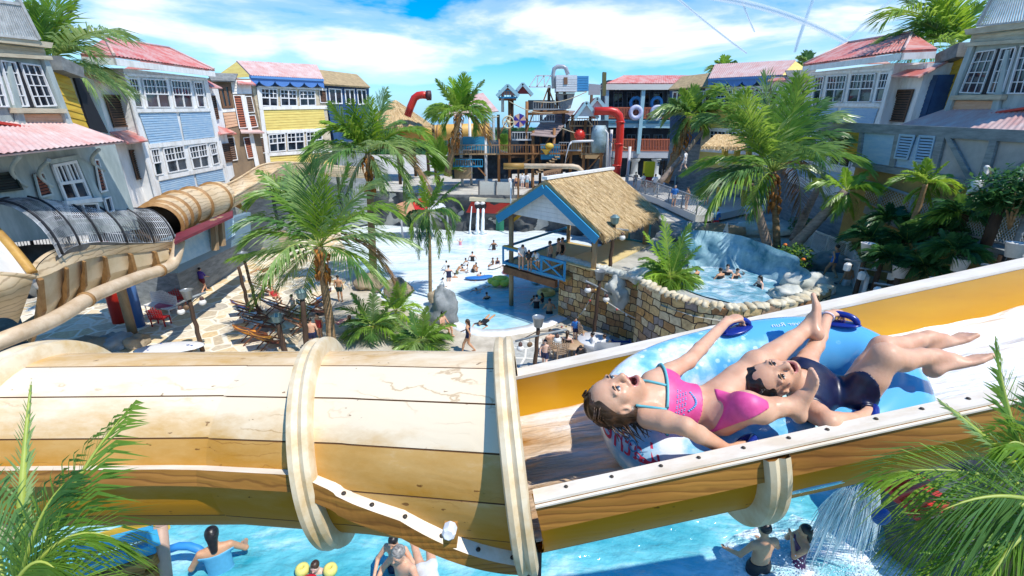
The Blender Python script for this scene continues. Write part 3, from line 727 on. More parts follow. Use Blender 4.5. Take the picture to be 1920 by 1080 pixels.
class Head:
    def __init__(s, c, chin, fwd, size):
        s.c = V(c); s.d = V(chin).normalized(); f = V(fwd); s.f = (f - s.d * f.dot(s.d)).normalized(); s.r = s.d.cross(s.f)  # r: her left or right, by build
        s.k = size / .23
    def at(s, x, y, z):  # x: side, y: forward, z: up, metres on a 0.23 m head
        return s.c + (s.r * x + s.f * y - s.d * z) * s.k
    def rot(s): return Matrix((s.r, s.f, -s.d)).transposed()
    def add(s, B, openm=1.0):
        k = s.k; rt = s.rot()
        B.ell(s.at(0, -.012, .035), (.074 * k, .092 * k, .080 * k), rt, .03)
        B.ell(s.at(0, .012, -.025), (.060 * k, .070 * k, .075 * k), rt, .04 * k)
        B.ell(s.at(0, .035, -.075 - .020 * openm), (.040 * k, .040 * k, .032 * k), rt, .035 * k)      # chin
        for sx in (-1, 1):
            B.ell(s.at(.040 * sx, .045, -.018), (.026 * k, .024 * k, .024 * k), rt, .022 * k)          # cheek
            B.ell(s.at(.031 * sx, .070, .018), (.030 * k, .012 * k, .010 * k), rt, .016 * k)           # brow
            B.ell(s.at(.031 * sx, .088, -.001), (.017 * k, .012 * k, .011 * k), rt, .012 * k, 's')     # socket
            B.ell(s.at(.074 * sx, -.008, -.012), (.011 * k, .020 * k, .030 * k), rt, .010 * k)         # ear
            B.ell(s.at(.083 * sx, -.004, -.010), (.008 * k, .010 * k, .016 * k), rt, .008 * k, 's')
            B.ell(s.at(.011 * sx, .096, -.033), (.009 * k, .010 * k, .008 * k), rt, .008 * k)          # nostril
        B.cone(s.at(0, .083, .010), s.at(0, .106, -.028), .010 * k, .0125 * k, .012 * k)                # nose
        B.ell(s.at(0, .078, -.050), (.031 * k, .014 * k, .010 * k), rt, .012 * k)                       # upper lip
        B.ell(s.at(0, .070, -.080 - .018 * openm), (.027 * k, .014 * k, .010 * k), rt, .012 * k)        # lower lip
        B.ell(s.at(0, .080, -.064 - .008 * openm), (.023 * k, .040 * k, .013 * k * (.4 + openm * .75)), rt, .006 * k, 's')
    def paint(s, P, openm=1.0):
        q = (P - np.array(s.c)) @ np.array(s.rot()) / s.k
        z0 = -.064 - .008 * openm; hz = .013 * (.4 + openm * .75)
        e = np.sqrt((q[:, 0] / .023) ** 2 + ((q[:, 2] - z0) / hz) ** 2)
        inside = (e < 1.02) & (q[:, 1] > .02) & (q[:, 1] < .076) & (np.abs(q[:, 0]) < .03)
        lip = (np.sqrt((q[:, 0] / .031) ** 2 + ((q[:, 2] - z0) / (hz + .009)) ** 2) < 1.0) & (q[:, 1] > .062) & ~inside
        return np.where(inside, 2, np.where(lip, 1, 0))
    def extras(s, body, openm=1.0, iris=(.05, .09, .12)):
        k = s.k; rt = s.rot()
        for sx in (-1, 1):
            mb = MB(); c = s.at(.031 * sx, .072, -.001); ez = .0088 if openm > .8 else .0065; mb.ell(c, (.0135 * k, .0122 * k, ez * k), rt, 14, 10)
            e = mb.build('eye', C(.68, .64, .6, .15), body)
            mb = MB(); gd = (s.f * 1.0 + s.d * -.1).normalized(); q = c + gd * .0088 * k
            mb.ell(q, (.0076 * k, .0042 * k, min(.0076, ez * .95) * k), rt, 12, 8); mb.build('iris', mat_plain('iris', iris, .15), e)
            mb = MB(); mb.tube([s.at(sx * (.031 + .020 * math.cos(x)), .083 + .004 * math.sin(x) - .010 * abs(math.cos(x)), .010 + .010 * math.sin(x)) for x in (.3 + 2.5 * i / 8 for i in range(9))], [.0014 * k + .0022 * k * math.sin(PI * i / 8) for i in range(9)], 6)
            mb.build('eyebrow', HAIRD, body)
            mb = MB(); mb.tube([s.at(sx * (.031 + .0165 * math.cos(x)), .0835 - .006 * abs(math.cos(x)), .000 + .0085 * math.sin(x)) for x in (.1 + 2.9 * i / 8 for i in range(9))], .0018 * k, 5)
            mb.build('eyelash', HAIRB, body)
        mb = MB(); mb.ell(s.at(0, .066, -.0575), (.018 * k, .008 * k, .0045 * k), rt, 12, 6); mb.build('teeth', C(.9, .88, .82, .2), body)
        if openm > .5:
            mb = MB(); mb.ell(s.at(0, .05, -.078 - .012 * openm), (.017 * k, .022 * k, .007 * k), rt, 12, 6); mb.build('tongue', C(.55, .12, .13, .3), body)
LIP = mat_plain('lip', (.62, .22, .18), .3); MOUTH = mat_plain('mouth', (.13, .015, .015), .5)

# ---------- the girl in pink ----------
K = lambda x, y, z: PZ(x, y, z * .93)
ga = empty('person', 'girl in a pink two-piece swimsuit lying back in the raft, mouth wide open', 'person', 'raft riders', fl(.5, 0, 0))
gi = Matrix.Translation(-fl(.5, 0, 0))
def child_fix(o, root):
    o.matrix_parent_inverse = Matrix.Translation(-root.location)
Bd = Body()
nk, ch, ws, pv = K(1212, 748, 2.27), K(1250, 750, 2.30), K(1308, 764, 2.31), K(1348, 764, 2.29)
tn = cam3(.02, .30, .95)
shL, shR = K(1222, 716, 2.34), K(1215, 782, 2.20)
hdA = Head(K(1153, 744, 2.25), cam3(.97, .16, -.10), cam3(-.10, .86, .50), .262)
hdA.add(Bd, 1.0)
Bd.cone(hdA.at(0, -.012, -.05), nk, .052, .052, .04)
Bd.flat(K(1228, 728, 2.33), K(1224, 776, 2.23), .062, .062, tn, .8, .045)
Bd.flat(ch, ws, .102, .086, tn, .72, .05)
Bd.flat(K(1246, 735, 2.32), K(1246, 768, 2.27), .074, .074, tn, .76, .045)
Bd.flat(ws, pv, .086, .100, tn, .78, .05)
torsoA = Body(); torsoA.e = list(Bd.e[-4:])
hpL, hpR = K(1352, 742, 2.33), K(1352, 782, 2.24)
knL, anL = K(1418, 684, 2.38), K(1512, 618, 2.55)
knR, anR = K(1400, 764, 2.13), K(1482, 763, 2.12)
n0 = len(Bd.e)
limb(Bd, [hpL, hpL.lerp(knL, .5), knL], [.086, .075, .060], .035)
limb(Bd, [hpR, hpR.lerp(knR, .5), knR], [.085, .074, .060], .035)
torsoA.e += Bd.e[n0:]
cf = knL.lerp(anL, .32) - cam3(.02, .3, 0) * .03
limb(Bd, [knL, cf, knL.lerp(anL, .72), anL], [.062, .059, .043, .034], .03)
Bd.ell(knL + cam3(0, .6, .6) * .02, (.056, .056, .056), None, .03)
foot(Bd, anL, cam3(.5, .1, .4), cam3(.55, .75, .1), 1.02, 1)
cf = knR.lerp(anR, .33) + cam3(0, -1, 0) * .012
limb(Bd, [knR, cf, knR.lerp(anR, .72), anR], [.064, .061, .044, .035], .03)
Bd.ell(knR + cam3(0, .7, .5) * .015, (.058, .058, .058), None, .03)
foot(Bd, anR, cam3(.95, -.2, .15), cam3(.18, .95, .12), 1.0, -1)
# arms
elL, wrL = K(1290, 678, 2.46), H['far1'][0] + H['far1'][1] * .07 - CX * .055 - CY * .012
limb(Bd, [shL, shL.lerp(elL, .5), elL], [.052, .045, .036], .03)
limb(Bd, [elL, elL.lerp(wrL, .3), wrL], [.036, .036, .025], .02)
hand(Bd, wrL, cam3(.9, .25, -.3), H['far1'][1] * .8 + cam3(0, .4, .2), 1.12, 1.35, .9, -1)
elR, wrR = K(1286, 800, 2.06), H['near1'][0] + H['near1'][1] * .05 - CX * .075 + CY * .0
limb(Bd, [shR, shR.lerp(elR, .5), elR], [.053, .048, .038], .03)
limb(Bd, [elR, elR.lerp(wrR, .3), wrR], [.038, .038, .026], .02)
hand(Bd, wrR, cam3(.9, .05, -.2), H['near1'][1] * .7 + cam3(0, .3, .6), 1.12, 1.5, .9, 1)
lo, hi = Bd.bounds()
bodyA = sdf_mesh('body', Bd, lo, hi, .0058, [SKIN1, LIP, MOUTH], ga, lambda P: hdA.paint(P, 1.0)); child_fix(bodyA, ga)
hdA.extras(bodyA, 1.0, (.08, .12, .16))
PINK = mat('swimsuit_pink', (.80, .10, .33), (.62, .05, .22), 9, .5, bmp=.1); TEAL = C(.16, .55, .60, .5)
axA = (ws - ch).normalized(); lenA = (ws - ch).length
def cloth(name, tor, region, thick, mt, root, h=.0055, paint=None, full=None, lim=.06):
    f = lambda P: np.maximum(np.maximum(full(P) - thick, tor(P) - lim), region(P))
    lo, hi = tor.bounds()
    o = sdf_mesh(name, f, lo, hi, h, mt, root, paint); child_fix(o, root); return o
def slab(p, n): p, n = A3(p), A3(V(n).normalized()); return lambda P: (P - p) @ n
sA = slab(ch - axA * .035, -axA); sB = slab(ch + axA * (lenA * .87), axA)
trA = Body(); trA.e = torsoA.e[:4]
top = cloth('swim_top', trA, lambda P: np.maximum(sA(P), sB(P)), .007, PINK, ga, full=Bd, lim=.022)
def trim(tor, pl0, dirv, n, rad, thick, a0=-PI, a1=PI, bow=0.0):
    """a band where the cloth edge meets the body: marched outwards until the field is crossed"""
    c = V(pl0); d = V(dirv).normalized(); u = (V(n) - d * V(n).dot(d)).normalized(); w = d.cross(u); out = []
    for i in range(41):
        a = a0 + (a1 - a0) * i / 40; q = u * math.cos(a) + w * math.sin(a)
        ts = np.linspace(.0, .22, 111); P = np.array([c + q * t + d * bow * math.cos(a) for t in ts], dtype=np.float32); f = tor(P) - thick
        j = int(np.argmax(f > 0)); out.append(c + q * ts[max(j, 1)] + d * bow * math.cos(a))
    mb = MB(); mb.tube(out, rad, 6); return mb
o = trim(Bd, ch - axA * .035, axA, tn, .0065, .007).build('trim', TEAL, ga); child_fix(o, ga)
def strap(a, b, c, mt, root, rad=.0065):
    mb = MB(); P = [V(a), V(b), V(c)]
    pts = [(P[0] * (1 - t) ** 2 + P[1] * 2 * t * (1 - t) + P[2] * t * t) for t in (i / 12 for i in range(13))]
    mb.tube(pts, rad, 6); o = mb.build('strap', mt, root); child_fix(o, root)
e0 = ch - axA * .035
# printed motif on the chest: small raised dots and strokes following the cloth
side = axA.cross(tn).normalized()
def on_cloth(x, y, tor, o0, ax, sd, nn, thick):
    p = o0 + ax * x + sd * y; ts = np.linspace(0, .2, 101); P = np.array([p + nn * t for t in ts], dtype=np.float32); f = tor(P) - thick
    return p + nn * ts[max(int(np.argmax(f > 0)), 1)]
for sg, w in ((1, .058), (-1, .057)):
    mb = MB(); mb.tube([on_cloth(-.03 - .017 * i, sg * (w + .001 * i), Bd, ch, axA, side, tn, .002) for i in range(9)], .0065, 6)
    child_fix(mb.build('strap', TEAL, ga), ga)
mb = MB()
for i in range(13):
    for j in range(4):
        if (i + j) % 3 == 2: continue
        a = on_cloth(.02 + .014 * j, -.045 + .0085 * i, trA, ch, axA, side, tn, .0075)
        mb.ell(a, (.0045, .0028, .0028), None, 6, 4)
for i in range(12):
    t = i / 11 * PI; a = on_cloth(.085 + .028 * math.sin(t), -.05 + .085 * i / 11, trA, ch, axA, side, tn, .0075); mb.ell(a, (.007, .006, .004), None, 6, 4)
o = mb.build('printed_motif', C(.18, .45, .8), ga); child_fix(o, ga)
# bottoms
s1 = slab(pv - axA * .055, -axA)
lg = lambda P: np.minimum(slab(hpL.lerp(knL, .20), (knL - hpL) + cam3(.0, .25, 0) * (-.2))(P) * 1.0, 9)
def regA(P):
    a = s1(P)
    for hp, kn, sg in ((hpL, knL, 1), (hpR, knR, -1)):
        # leg opening, cut high at the sides
        n = (kn - hp).normalized() * .9 + cam3(-.15, .75 * sg, 0); n = n - tn * n.dot(tn)
        a = np.maximum(a, slab(pv + cam3(.05, .05 * sg, 0), n)(P))
    return a
cloth('swim_bottom', torsoA, regA, .007, PINK, ga, full=Bd, lim=.03)
# hair: swept back over the crown, wet ends trailing down
Hr = Body(); rt = hdA.rot(); k = hdA.k
Hr.ell(hdA.at(0, -.030, .048), (.082 * k, .088 * k, .080 * k), rt)
Hr.ell(hdA.at(-.0, -.07, .0), (.072 * k, .06 * k, .085 * k), rt, .04)
Hr.ell(hdA.at(.05, -.055, -.03), (.04 * k, .05 * k, .075 * k), rt, .03)
Hr.ell(hdA.at(-.05, -.055, -.03), (.04 * k, .05 * k, .075 * k), rt, .03)
Hr.ell(hdA.at(0, .105, -.006), (.059 * k, .075 * k, .073 * k), rt, .012, 's')
def hair_field(Bh, sd):
    def f(P):
        d = Bh(P)
        w = np.sin(P[:, 0] * 95 + P[:, 2] * 40 + 3 * np.sin(P[:, 1] * 30)) * .0028 + np.sin(P[:, 1] * 160 + P[:, 0] * 60) * .0016
        return d + w
    return f
lo, hi = Hr.bounds(); o = sdf_mesh('hair', hair_field(Hr, 1), lo, hi, .005, HAIRD, ga); child_fix(o, ga)
mb = MB()
for i in range(70):
    z = .06 - .16 * rnd.random(); a = hdA.at((rnd.random() * 2 - 1) * .07, -.06 - .03 * rnd.random(), z)
    e = a + cam3(.03 + .10 * rnd.random(), -.05 - .06 * rnd.random(), -.02 + .05 * rnd.random()); m_ = a.lerp(e, .5) + cam3((rnd.random() - .5) * .03, -.01, .015)
    mb.tube([a, m_, e], [.005, .0035, .0012], 5)
for i in range(60):   # strands lying over the crown
    x = -.075 + .15 * rnd.random(); z0 = .03 + .07 * rnd.random()
    a = hdA.at(x * .8, .062 - abs(x) * .5 - .3 * max(0, z0 - .05), z0 + .012); b_ = hdA.at(x * 1.05, -.03, z0 * .75 + .045); c_ = hdA.at(x * .95, -.10, z0 * .6 - .01)
    mb.tube([a, b_, c_], [.002, .0045, .004], 5)
o = mb.build('wet_strands', HAIRD, ga); child_fix(o, ga)

# ---------- the girl in navy ----------
gb = empty('person', 'dark-haired girl in a navy and magenta swimsuit laughing in the raft', 'person', 'raft riders', fl(1.2, 0, 0))
Bb = Body()
hdB = Head(K(1446, 709, 2.29), cam3(.97, .20, -.12), cam3(-.16, .60, .78), .242)
hdB.add(Bb, .62)
nk, ch, ws, pv = K(1500, 716, 2.33), K(1520, 728, 2.36), K(1556, 744, 2.38), K(1585, 744, 2.37)
tn = cam3(.05, .35, .93)
Bb.cone(hdB.at(0, -.012, -.05), nk, .050, .052, .04)
n0 = len(Bb.e)
Bb.flat(K(1508, 698, 2.39), K(1512, 758, 2.29), .066, .066, tn, .75, .05)
Bb.flat(ch, ws, .096, .086, tn, .74, .05)
Bb.flat(K(1525, 714, 2.37), K(1528, 748, 2.32), .08, .08, tn, .72, .05)
Bb.flat(ws, pv, .086, .098, tn, .78, .05)
torB = Body(); torB.e = list(Bb.e[n0:])
shL, shR = K(1500, 694, 2.41), K(1512, 762, 2.27)
hpL, hpR = K(1610, 727, 2.40), K(1604, 745, 2.31)
knL, anL = K(1657, 652, 2.42), K(1742, 634, 2.46)
knR, anR = K(1660, 668, 2.22), K(1754, 670, 2.24)
n0 = len(Bb.e)
limb(Bb, [hpL, hpL.lerp(knL, .5), knL], [.078, .070, .056], .035)
limb(Bb, [hpR, hpR.lerp(knR, .5), knR], [.080, .073, .058], .035)
torB.e += Bb.e[n0:]
limb(Bb, [knL, knL.lerp(anL, .33) - CY * .012, knL.lerp(anL, .72), anL], [.055, .052, .040, .033], .03)
limb(Bb, [knR, knR.lerp(anR, .33) - CY * .016, knR.lerp(anR, .72), anR], [.057, .054, .042, .034], .03)
foot(Bb, anL, cam3(.35, -.75, -.1), cam3(.85, .25, .1), 1.08, 1)
foot(Bb, anR, cam3(.3, -.8, .1), cam3(.85, .42, .1), 1.12, 1)
elL, wrL = K(1530, 648, 2.52), H['far2'][0] + H['far2'][1] * .055 - CX * .06 - CY * .0
limb(Bb, [shL, shL.lerp(elL, .5), elL], [.050, .045, .036], .035)
limb(Bb, [elL, elL.lerp(wrL, .3), wrL], [.036, .036, .024], .02)
hand(Bb, wrL, cam3(.9, .15, -.3), H['far2'][1] * .8 + cam3(0, .4, .2), 1.05, 1.35, .9, -1)
elR, wrR = K(1556, 792, 2.08), H['near2'][0] + H['near2'][1] * .05 - CX * .06 + CY * .0
limb(Bb, [shR, shR.lerp(elR, .5), elR], [.052, .048, .040], .035)
limb(Bb, [elR, elR.lerp(wrR, .3), wrR], [.040, .039, .026], .02)
hand(Bb, wrR, cam3(.9, .2, -.2), H['near2'][1] * .7 + cam3(0, .4, .6), 1.05, 1.5, .9, 1)
lo, hi = Bb.bounds()
bodyB = sdf_mesh('body', Bb, lo, hi, .0058, [SKIN1, LIP, MOUTH], gb, lambda P: hdB.paint(P, .62)); child_fix(bodyB, gb)
hdB.extras(bodyB, .62, (.02, .012, .01))
NAVY = mat('swimsuit_navy', (.012, .016, .06), (.006, .008, .03), 9, .35, bmp=.1); MAG = C(.5, .06, .36)
axB = (pv - ch).normalized()
def regB(P):
    a = slab(ch - axB * .10, -axB)(P)
    q = np.linalg.norm(P - A3(nk + tn * .03 - axB * .01), axis=1); a = np.maximum(a, .062 - q)
    for hp, kn, sg in ((hpL, knL, 1), (hpR, knR, -1)):
        n = (kn - hp).normalized() * .9 + cam3(.1, .45 * sg, 0); n = n - tn * n.dot(tn)
        a = np.maximum(a, slab(pv + cam3(.06, .05 * sg, 0), n)(P))
    return a
pB = A3(pv + tn * .05 + cam3(-.05, -.09, 0))
cloth('swimsuit', torB, regB, .007, [NAVY, MAG, C(.75, .72, .8)], gb, .0055, lambda P: np.where(np.linalg.norm((P - pB) @ np.array(Matrix((CX, CY, CZ)).transposed()) / np.array([1.2, .9, 2]), axis=1) < .05, 1, np.where(np.linalg.norm((P - pB) @ np.array(Matrix((CX, CY, CZ)).transposed()) / np.array([1.2, .9, 2]), axis=1) < .058, 2, 0)), full=Bb, lim=.028)
for a_, b_, c_ in () and ((K(1512, 704, 2.22), K(1500, 694, 2.25), K(1490, 692, 2.37)), (K(1518, 752, 2.18), K(1500, 758, 2.12), K(1486, 752, 2.26))): strap(a_, b_, c_, NAVY, gb, .012)
Hr = Body(); rt = hdB.rot(); k = hdB.k
Hr.ell(hdB.at(0, -.028, .050), (.084 * k, .092 * k, .080 * k), rt)
Hr.ell(hdB.at(0, -.06, .0), (.078 * k, .06 * k, .08 * k), rt, .04)
Hr.ell(hdB.at(0, .112, -.012), (.060 * k, .072 * k, .072 * k), rt, .012, 's')
lo, hi = Hr.bounds(); o = sdf_mesh('hair', hair_field(Hr, 2), lo, hi, .005, HAIRB, gb); child_fix(o, gb)
mb = MB()
for i in range(80):
    z = .10 - .16 * rnd.random(); x = (rnd.random() * 2 - 1) * .075; a = hdB.at(x, -.07 - .02 * rnd.random(), z)
    e = a + cam3(-.03 + .04 * rnd.random(), -.015 - .03 * rnd.random(), .0); mb.tube([a, a.lerp(e, .5) + cam3(-.008, 0, .01), e], [.006, .005, .0015], 5)
for i in range(70):
    x = -.078 + .156 * rnd.random(); z0 = .02 + .07 * rnd.random()
    a = hdB.at(x * .85, .070 - abs(x) * .45 - .35 * max(0, z0 - .05), z0); b_ = hdB.at(x * 1.05, -.02, z0 * .75 + .05); c_ = hdB.at(x * .95, -.10, z0 * .6 - .01)
    mb.tube([a, b_, c_], [.0022, .005, .004], 5)
o = mb.build('wet_strands', HAIRB, gb); child_fix(o, gb)
mb = MB(); dd = (wrL - elL).normalized(); u_ = dd.orthogonal().normalized(); w_ = dd.cross(u_)
mb.tube([wrL - dd * .02 + (u_ * math.cos(a) + w_ * math.sin(a)) * .030 for a in (2 * PI * i / 16 for i in range(17))], .006, 6)
o = mb.build('wristband', C(.85, .7, .75), gb); child_fix(o, gb)
# ================= buildings =================
WHITE = mat('white_boards', (.86, .85, .82), (.66, .63, .58), 2.6, .6, (1, 1, .25), .05, lo=.3, hi=.55)
BLUE = mat('blue_boards', (.26, .44, .62), (.42, .55, .66), 3, .6, (.6, .6, 2.5), .1, lo=.35, hi=.7)
NAVYW = mat('navy_boards', (.02, .06, .16), (.03, .09, .2), 3, .6)
YELLOW = mat('yellow_boards', (.82, .66, .20), (.7, .52, .14), 2, .65, (.6, .6, 3), .1)
OCHRE = mat('ochre_boards', (.72, .48, .05), (.52, .3, .03), 2.4, .65, (.6, .6, 3), .1)
GREYW = mat('grey_timber', (.30, .33, .34), (.16, .18, .19), 2.6, .8, (1, .4, 2), .2)
GREEN = mat('green_grey_boards', (.48, .54, .52), (.3, .36, .35), 2.2, .75, (1, 1, .3), .15)
PEACH = mat('peach_boards', (.72, .45, .28), (.6, .34, .2), 3, .65, (.5, .5, 3))
BROWNS = mat('brown_louvre', (.16, .075, .035), (.09, .045, .025), 5, .6)
REDBR = mat('red_louvre', (.38, .09, .03), (.22, .05, .02), 5, .6)
CREAMW = mat('cream_boards', (.66, .58, .42), (.46, .38, .26), 2, .7, (.6, .6, 3), .1)
PLASTER = mat('plaster', (.46, .44, .42), (.34, .33, .32), 1.5, .9, bmp=.1)
REDROOF = mat('red_tin', (.58, .15, .12), (.62, .36, .32), 1.3, .5, (1, 1, .35), .08, lo=.4, hi=.6)
PINKROOF = mat('faded_red_tin', (.60, .33, .29), (.66, .52, .48), 1.5, .55, (1, 1, .35), .08)
TANROOF = mat('tan_shingle', (.46, .34, .18), (.3, .22, .12), 3, .85, bmp=.3)
GREYROOF = mat('grey_shingle', (.26, .27, .26), (.14, .15, .15), 3, .85, bmp=.3)
def mat_glass():
    m, nt, b = _new('window_glass'); b.inputs['Roughness'].default_value = .05
    n = nt.nodes.new('ShaderNodeTexNoise'); n.inputs['Scale'].default_value = 1.1; n.inputs['Detail'].default_value = 3; L(nt, coords(nt), n.inputs['Vector'])
    r = ramp(nt, [(.4, (.008, .012, .02)), (.62, (.03, .05, .075)), (.75, (.13, .12, .09))]); L(nt, n.outputs['Fac'], r.inputs['Fac']); L(nt, r.outputs[0], b.inputs['Base Color'])
    return m
GLASS = mat_glass(); BLACK = mat_plain('shade_black', (.012, .013, .018), .7)
class Fac:
    """a facade: a plane through p0 with outward normal n; features are surveyed on it"""
    def __init__(s, root, p0, n, m=lambda x, y: (x, y)):
        s.root, s.p0, s.n, s.m = root, V(p0), V(n).normalized(), m
        s.flip = False
    def pt(s, x, y, o=0.0):
        x, y = s.m(x, y); return PP(x, y, s.p0 + s.n * o, s.n)
    def pts(s, q, o=0.0): return [s.pt(x, y, o) for x, y in q]
    def quad(s, q, o=0.0):
        # q given top-left, top-right, bottom-right, bottom-left
        a, b, c, d = s.pts(q, o); return [d, c, b, a]
    def body(s, q, depth, mt, name='wall', o=0.0):
        mb = MB(); mb.prism(s.pts(q, o), -s.n * depth); return mb.build(name, mt, s.root)
    def panel(s, q, mt, name, o=0.0, th=.05):
        mb = MB(); mb.prism(s.pts(q, o), s.n * th); return mb.build(name, mt, s.root)
    def siding(s, q, rows, mt, name='siding', o=.02):
        Q = s.quad(q, o); mb = MB()
        for i in range(rows):
            t0, t1 = i / rows, (i + 1) / rows
            a, b, c, d = bil(Q, 0, t0), bil(Q, 1, t0), bil(Q, 1, t1), bil(Q, 0, t1)
            mb.poly([a + s.n * .035, b + s.n * .035, c + s.n * .008, d + s.n * .008])
            mb.poly([a, b, b + s.n * .035, a + s.n * .035])
        return mb.build(name, mt, s.root)
    def frame_bars(s, Q, ss, ts, w, o, th):
        """bars along constant s and constant t of a bilinear quad"""
        mb = MB(); H = (Q[3] - Q[0]).length; Wd = (Q[1] - Q[0]).length
        for x in ss:
            e = w / Wd * (1.0 if 0 < x < 1 else 1.8); x0, x1 = max(0, x - e / 2), min(1, x + e / 2)
            mb.prism([bil(Q, x0, 0) + s.n * o, bil(Q, x1, 0) + s.n * o, bil(Q, x1, 1) + s.n * o, bil(Q, x0, 1) + s.n * o], s.n * th)
        for t in ts:
            e = w / H * (1.0 if 0 < t < 1 else 1.8); t0, t1 = max(0, t - e / 2), min(1, t + e / 2)
            mb.prism([bil(Q, 0, t0) + s.n * (o + .003), bil(Q, 1, t0) + s.n * (o + .003), bil(Q, 1, t1) + s.n * (o + .003), bil(Q, 0, t1) + s.n * (o + .003)], s.n * th)
        return mb
    def window(s, q, cols=2, sash=3, rows=2, low=True, w=.06, fm=None, o=.03, name='window'):
        """cols sashes side by side, each with its own glazing bars in the upper light"""
        Q = s.quad(q, o)
        mb = s.frame_bars(Q, [0] + [i / cols for i in range(1, cols)] + [1], [0, 1] + ([.48] if low else []), w, .0, .07)
        t0 = .48 if low else 0.0
        for c in range(cols):
            for k in range(1, sash):
                x = (c + k / sash) / cols; e = w * .3 / (Q[1] - Q[0]).length
                mb.prism([bil(Q, x - e, t0) + s.n * .012, bil(Q, x + e, t0) + s.n * .012, bil(Q, x + e, 1) + s.n * .012, bil(Q, x - e, 1) + s.n * .012], s.n * .03)
        for k in range(1, rows):
            t = t0 + (1 - t0) * k / rows; e = w * .3 / (Q[3] - Q[0]).length
            mb.prism([bil(Q, 0, t - e) + s.n * .014, bil(Q, 1, t - e) + s.n * .014, bil(Q, 1, t + e) + s.n * .014, bil(Q, 0, t + e) + s.n * .014], s.n * .03)
        f = mb.build(name, fm or C(.88, .88, .88), s.root)
        g = MB(); g.poly([p + s.n * .004 for p in Q]); g.build('pane', GLASS, f)
        return f
    def louver(s, q, rows, mt=None, o=.03, frame=None, name='shutter'):
        Q = s.quad(q, o); mb = s.frame_bars(Q, [0, 1], [0, 1], .07, .02, .05)
        f = mb.build(name, frame or mt or BROWNS, s.root); sl = MB()
        for i in range(rows):
            t0, t1 = (i + .1) / rows, (i + .75) / rows
            a, b, c, d = bil(Q, .04, t0), bil(Q, .96, t0), bil(Q, .96, t1), bil(Q, .04, t1)
            sl.poly([a + s.n * .05, b + s.n * .05, c + s.n * .012, d + s.n * .012])
        sl.build('slats', mt or BROWNS, f)
        g = MB(); g.poly([p + s.n * .002 for p in Q]); g.build('backing', BLACK, f)
        return f
def corrugated(mb, Q, n, amp=.03, waves=40):
    """tin sheet over a bilinear quad, corrugations running up the slope"""
    nrm = (Q[1] - Q[0]).cross(Q[3] - Q[0]).normalized()
    if nrm.z < 0: nrm = -nrm
    mb.grid(lambda u, v: bil(Q, u, v) + nrm * (amp * math.sin(u * waves * 2 * PI)), waves * 4, 1)
    mb.prism([Q[0] - nrm * .1, Q[1] - nrm * .1, Q[2] - nrm * .1, Q[3] - nrm * .1], nrm * .05)
def slabroof(mb, P, th=.12):
    n = (P[1] - P[0]).cross(P[2] - P[0]).normalized()
    if n.z < 0: n = -n
    mb.prism([p - n * th for p in P], n * th)

